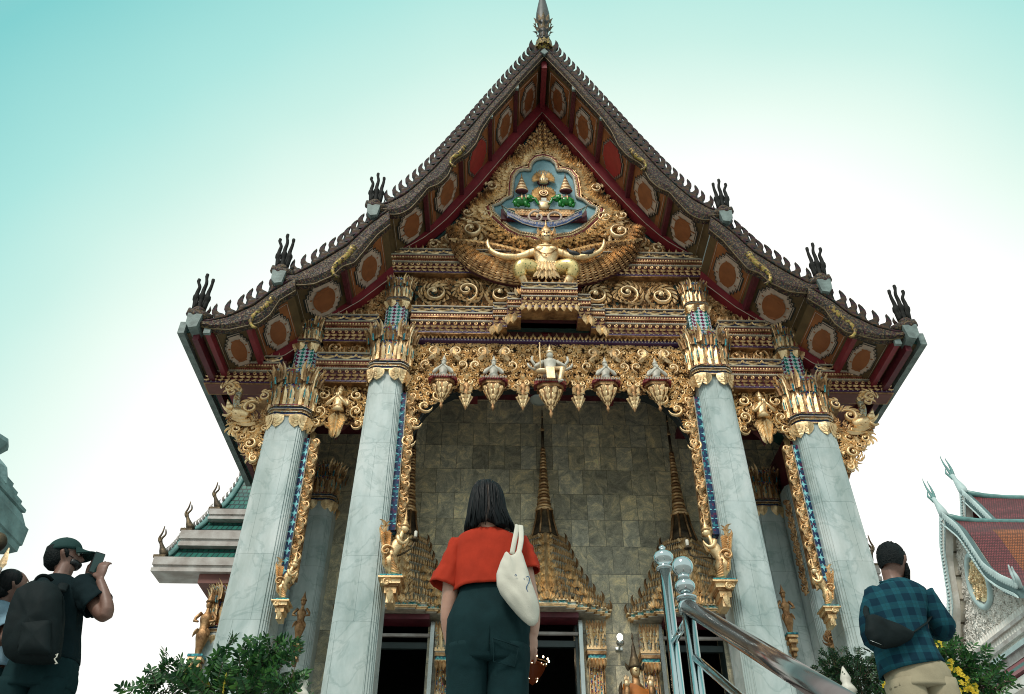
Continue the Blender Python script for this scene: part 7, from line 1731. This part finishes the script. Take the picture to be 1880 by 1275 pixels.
def hall_roof(pts, X, x_end, hh):
    P = [atX(x, y, X) for x, y in pts]; A_ = P[0]; P = smooth(P, 24, 1)
    # near slope
    b = MB().mat('hall_tiles'); V = []; bands = []
    nx = 14
    for i, p in enumerate(P):
        for j in range(nx): x = X + .25 + (x_end - X) * (j / (nx - 1)) ** 1.5; V.append((x, p[1], p[2] - .10)); bands.append((x - X - .25, math.hypot(p[1] - A_[1], p[2] - A_[2])))
    b.grid(V, 24, nx, smooth=False); nv = len(V); V2 = [(x, 2 * A_[1] - y, z) for x, y, z in V]; b.grid(V2, 24, nx, smooth=False)
    o = b.build('tiled_roof', None, th); at2 = o.data.attributes.new('band', 'FLOAT', 'POINT'); sc_ = hh
    tot_ = math.hypot(P[-1][1] - A_[1], P[-1][2] - A_[2])
    vals = [min(1, max(0, min(a / sc_, c / (sc_ * .8), (tot_ - c) / (sc_ * .6)) * .3)) for a, c in bands] * 2; at2.data.foreach_set('value', vals)
    # bargeboards both slopes
    for sg in (1, -1):
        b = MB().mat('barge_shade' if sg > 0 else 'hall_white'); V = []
        for i, p in enumerate(P):
            y = A_[1] + sg * (p[1] - A_[1]); wv = .10 * math.sin(i / 23 * PI * 3) ** 2
            V += [(X - .1, y, p[2] + .06), (X + .18, y, p[2] + .06), (X + .18, y, p[2] - .34 - wv), (X - .1, y, p[2] - .34 - wv)]
        b.grid(V, 24, 4, True, True, False)
        b.mat('hall_teal_white').relief(X - .1, 0, 0, (0, -1, 0), (0, 0, 1), (-1, 0, 0)); nf = 40; Q, _ = resample(P, nf)
        for k_ in range(1, nf):
            q = Q[k_]; y = A_[1] + sg * (q[1] - A_[1]); tn = unit(Q[k_] - Q[k_ - 1]); a = PI / 2 + (.5 if sg > 0 else -.5)
            b.leaf(-y, q[2] - .02, PI / 2 - sg * .5, .30, .15, sg * .9, .0, .5, 0, 5); b.leaf(-y - sg * .05, q[2] - .32, PI / 2 + sg * .6, .34, .075, 0, .02, .6, 0, 4)
        b.build('bargeboard', None, th)
        b = MB().mat('hall_teal_white'); e_ = P[-1]; y = A_[1] + sg * (e_[1] - A_[1])
        for dy_, hgt in ((0, .75), (.14, .62)): b.tube(smooth([(X, y - sg * (-.1 + dy_), e_[2]), (X - .1, y - sg * (.1 + dy_), e_[2] + .22), (X - .1, y - sg * (.02 + dy_), e_[2] + .5), (X - .14, y - sg * (.10 + dy_), e_[2] + hgt)], 12, 1), [.08, .08, .075, .07, .065, .06, .055, .05, .04, .035, .03, .02], 7)
        b.build('hooked_finial', None, th)
    # ridge
    b = MB().mat('teal_glaze'); b.tube(smooth([(X, A_[1], A_[2] + .05), (X + .5, A_[1], A_[2] - .12), (X + 1.2, A_[1], A_[2] - .18), (x_end, A_[1], A_[2] - .16)], 16, 1), .13, 8); b.build('ridge', None, th)
    return P, A_
P1, A1 = hall_roof(NEAR, XH, XH + 9, 1.0)
P2, A2 = hall_roof(BACK, XH + 2.2, XH + 14, 1.6)
def hall_horn(base, tip, X):
    (x0, y0, z0), (x1, y1, z1) = base, tip; b = MB().mat('hall_teal_white'); d = np.array(tip) - np.array(base); L_ = np.linalg.norm(d); s_ = np.array((0, 1., 0))
    f = lambda a, o_=0: tuple(np.array(base) + d * a + np.array((0, 0, 0)) + np.array((-1, 0, .3)) * o_)
    b.tube([f(-.02), f(.08), f(.2), f(.34), f(.45)], [L_ * .06, L_ * .075, L_ * .06, L_ * .038, L_ * .045], 10)
    b.mat('teal_glaze')
    for k_, (dz, ln) in enumerate(((0, 1.0), (.07, .86), (-.07, .72))):
        P = [np.array(f(.42)) + np.array((dz * .3, 0, dz)) * L_ * .5, np.array(f(.55)) + np.array((dz, 0, dz)) * L_ * .7, np.array(f(.42 + (ln - .42) * .6)) + np.array((dz * .9, 0, dz)) * L_, np.array(f(ln)) + np.array((dz * .6 + .03, 0, dz * .8)) * L_, np.array(f(ln + .02)) + np.array((dz * .6 + .05, 0, dz * .8 + .0)) * L_]
        b.tube(smooth(P, 14, 1), [L_ * (.032 - .028 * i / 13) for i in range(14)], 7)
    b.build('horn_finial', None, th)
hall_horn(atX(1735, 948, XH), tuple(np.array(atX(1690, 880, XH)) + np.array((-.0, 0, 0))), XH)
hall_horn(atX(1771, 905, XH + 2.2), atX(1722, 838, XH + 2.2), XH)
# gable field recessed under the barge, medallion, cornices
XG = XH + .40
ya, za = A1[1], A1[2] - .45; yb, zb = P1[-1][1] + .1, P1[-1][2] - .15
tri_ = [(ya, za)] + [(p[1] + .0, p[2] - .40) for p in P1[3:]] + [(2 * ya - p[1], p[2] - .40) for p in P1[::-1][:-3]]
b = MB().mat('hall_white'); b.prism(tri_, XG, XG + .3, 0); b.relief(XG - .01, 0, 0, (0, -1, 0), (0, 0, 1), (-1, 0, 0))
b.fill([(-y, z) for y, z in tri_], .13, 5); part_ = b.build('gable_carving', None, th)
b = MB(); cyM, czM = ya - .15, (za * .42 + zb * .58); b.relief(XG - .16, 0, 0, (0, -1, 0), (0, 0, 1), (-1, 0, 0)); b.mat('hall_teal_white')
el = [(-cyM + .62 * math.cos(q) * (1 - .3 * max(0, math.sin(q))), czM + .95 * math.sin(q)) for q in np.arange(40) * PI / 20]
b.ident().tube([(XG - .1, -x, z) for x, z in el + [el[0]]], .11, 8, cap=False); b.mat('gold_pale').relief(XG - .10, 0, 0, (0, -1, 0), (0, 0, 1), (-1, 0, 0)); b.add([(-cyM + (x + cyM) * .8, czM + (z - czM) * .8, .0) for x, z in el], [tuple(range(40))]); b.fill([(-cyM + (x + cyM) * .7, czM + (z - czM) * .7) for x, z in el], .12, 2); b.build('medallion', None, th)
zc_ = zb - .15; hwG = ya - P1[-1][1] + .2
for i, (h, o_, mt) in enumerate(((.28, .10, 'hall_white'), (.12, .25, 'weathered_white'), (.30, .15, 'hall_white'), (.14, .35, 'weathered_white'), (.3, .2, 'hall_white'), (.16, .6, 'hall_teal_white'), (.26, .5, 'weathered_white'))):
    b = MB().mat(mt).box(XG - o_, XG + 1, ya - hwG - o_, ya + hwG + o_, zc_ - h, zc_); b.relief(XG - o_, 0, 0, (0, -1, 0), (0, 0, 1), (-1, 0, 0))
    if i in (0, 2, 4): b.row(-ya - hwG, -ya + hwG, zc_, .17, lambda a, z, i_: b.leaf(a, z - h * .9, PI / 2, h, .13, 0, .0, .5, 0, 4))
    b.build('cornice', None, th); zc_ -= h
b = MB().mat('hall_soffit')
for sg in (1, -1):
    V = []
    for p in P1: y = ya + sg * (p[1] - ya); V += [(XH + .19, y, p[2] - .20), (XG + .05, y, p[2] - .20)]
    b.mat('hall_soffit').grid(V, 24, 2, smooth=False); b.mat('bark')
    for k_ in (5, 9, 13, 17, 21): p = P1[k_]; y = ya + sg * (p[1] - ya); b.tube([(XH + .19, y, p[2] - .26), (XG, y, p[2] - .26)], .035, 5)
b.build('soffit', None, th)
zr = zc_ - .02
for i, mt in enumerate(('tile_red', 'tile_green', 'tile_red')):
    b = MB().mat(mt); V = [(XG - .5 - .45 * i, ya - hwG - 1.2, zr - .34 * i), (XG - .5 - .45 * i, ya + hwG + .6, zr - .34 * i), (XG - .95 - .45 * i, ya + hwG + .6, zr - .34 * (i + 1)), (XG - .95 - .45 * i, ya - hwG - 1.2, zr - .34 * (i + 1))]; V += [(x + .1, y, z - .05) for x, y, z in V]
    b.add(V, [(0, 1, 2, 3), (7, 6, 5, 4), (3, 2, 6, 7), (0, 3, 7, 4), (1, 5, 6, 2), (0, 4, 5, 1)]); b.build('lower_roof', None, th)
b = MB().mat('hall_white').box(XG - 1.9, XG + 14, ya - hwG - 1.2, ya - hwG - .9, zr - 1.35, zr - 1.03); b.box(XG, XG + 14, ya - hwG + .1, ya + hwG, GZ, zr + .01); b.box(XG - 1.8, XG + 14, ya - hwG - .9, ya + hwG + .5, zr - 1.4, zr - 1.1); b.build('wall', None, th)
yb_ = atX(1808, 1212, XG - .5)[1]; bird(0, 0, yb_, -1, 'small dark bird on the white cornice of the gabled hall', 'bird', (XG - .5, zb - .15 - 1.14 + .05))
# ---- everything built for the right half stands on the left half too
for o in bars + MIR + SYM + LATE:
    mirror_part(o, T)
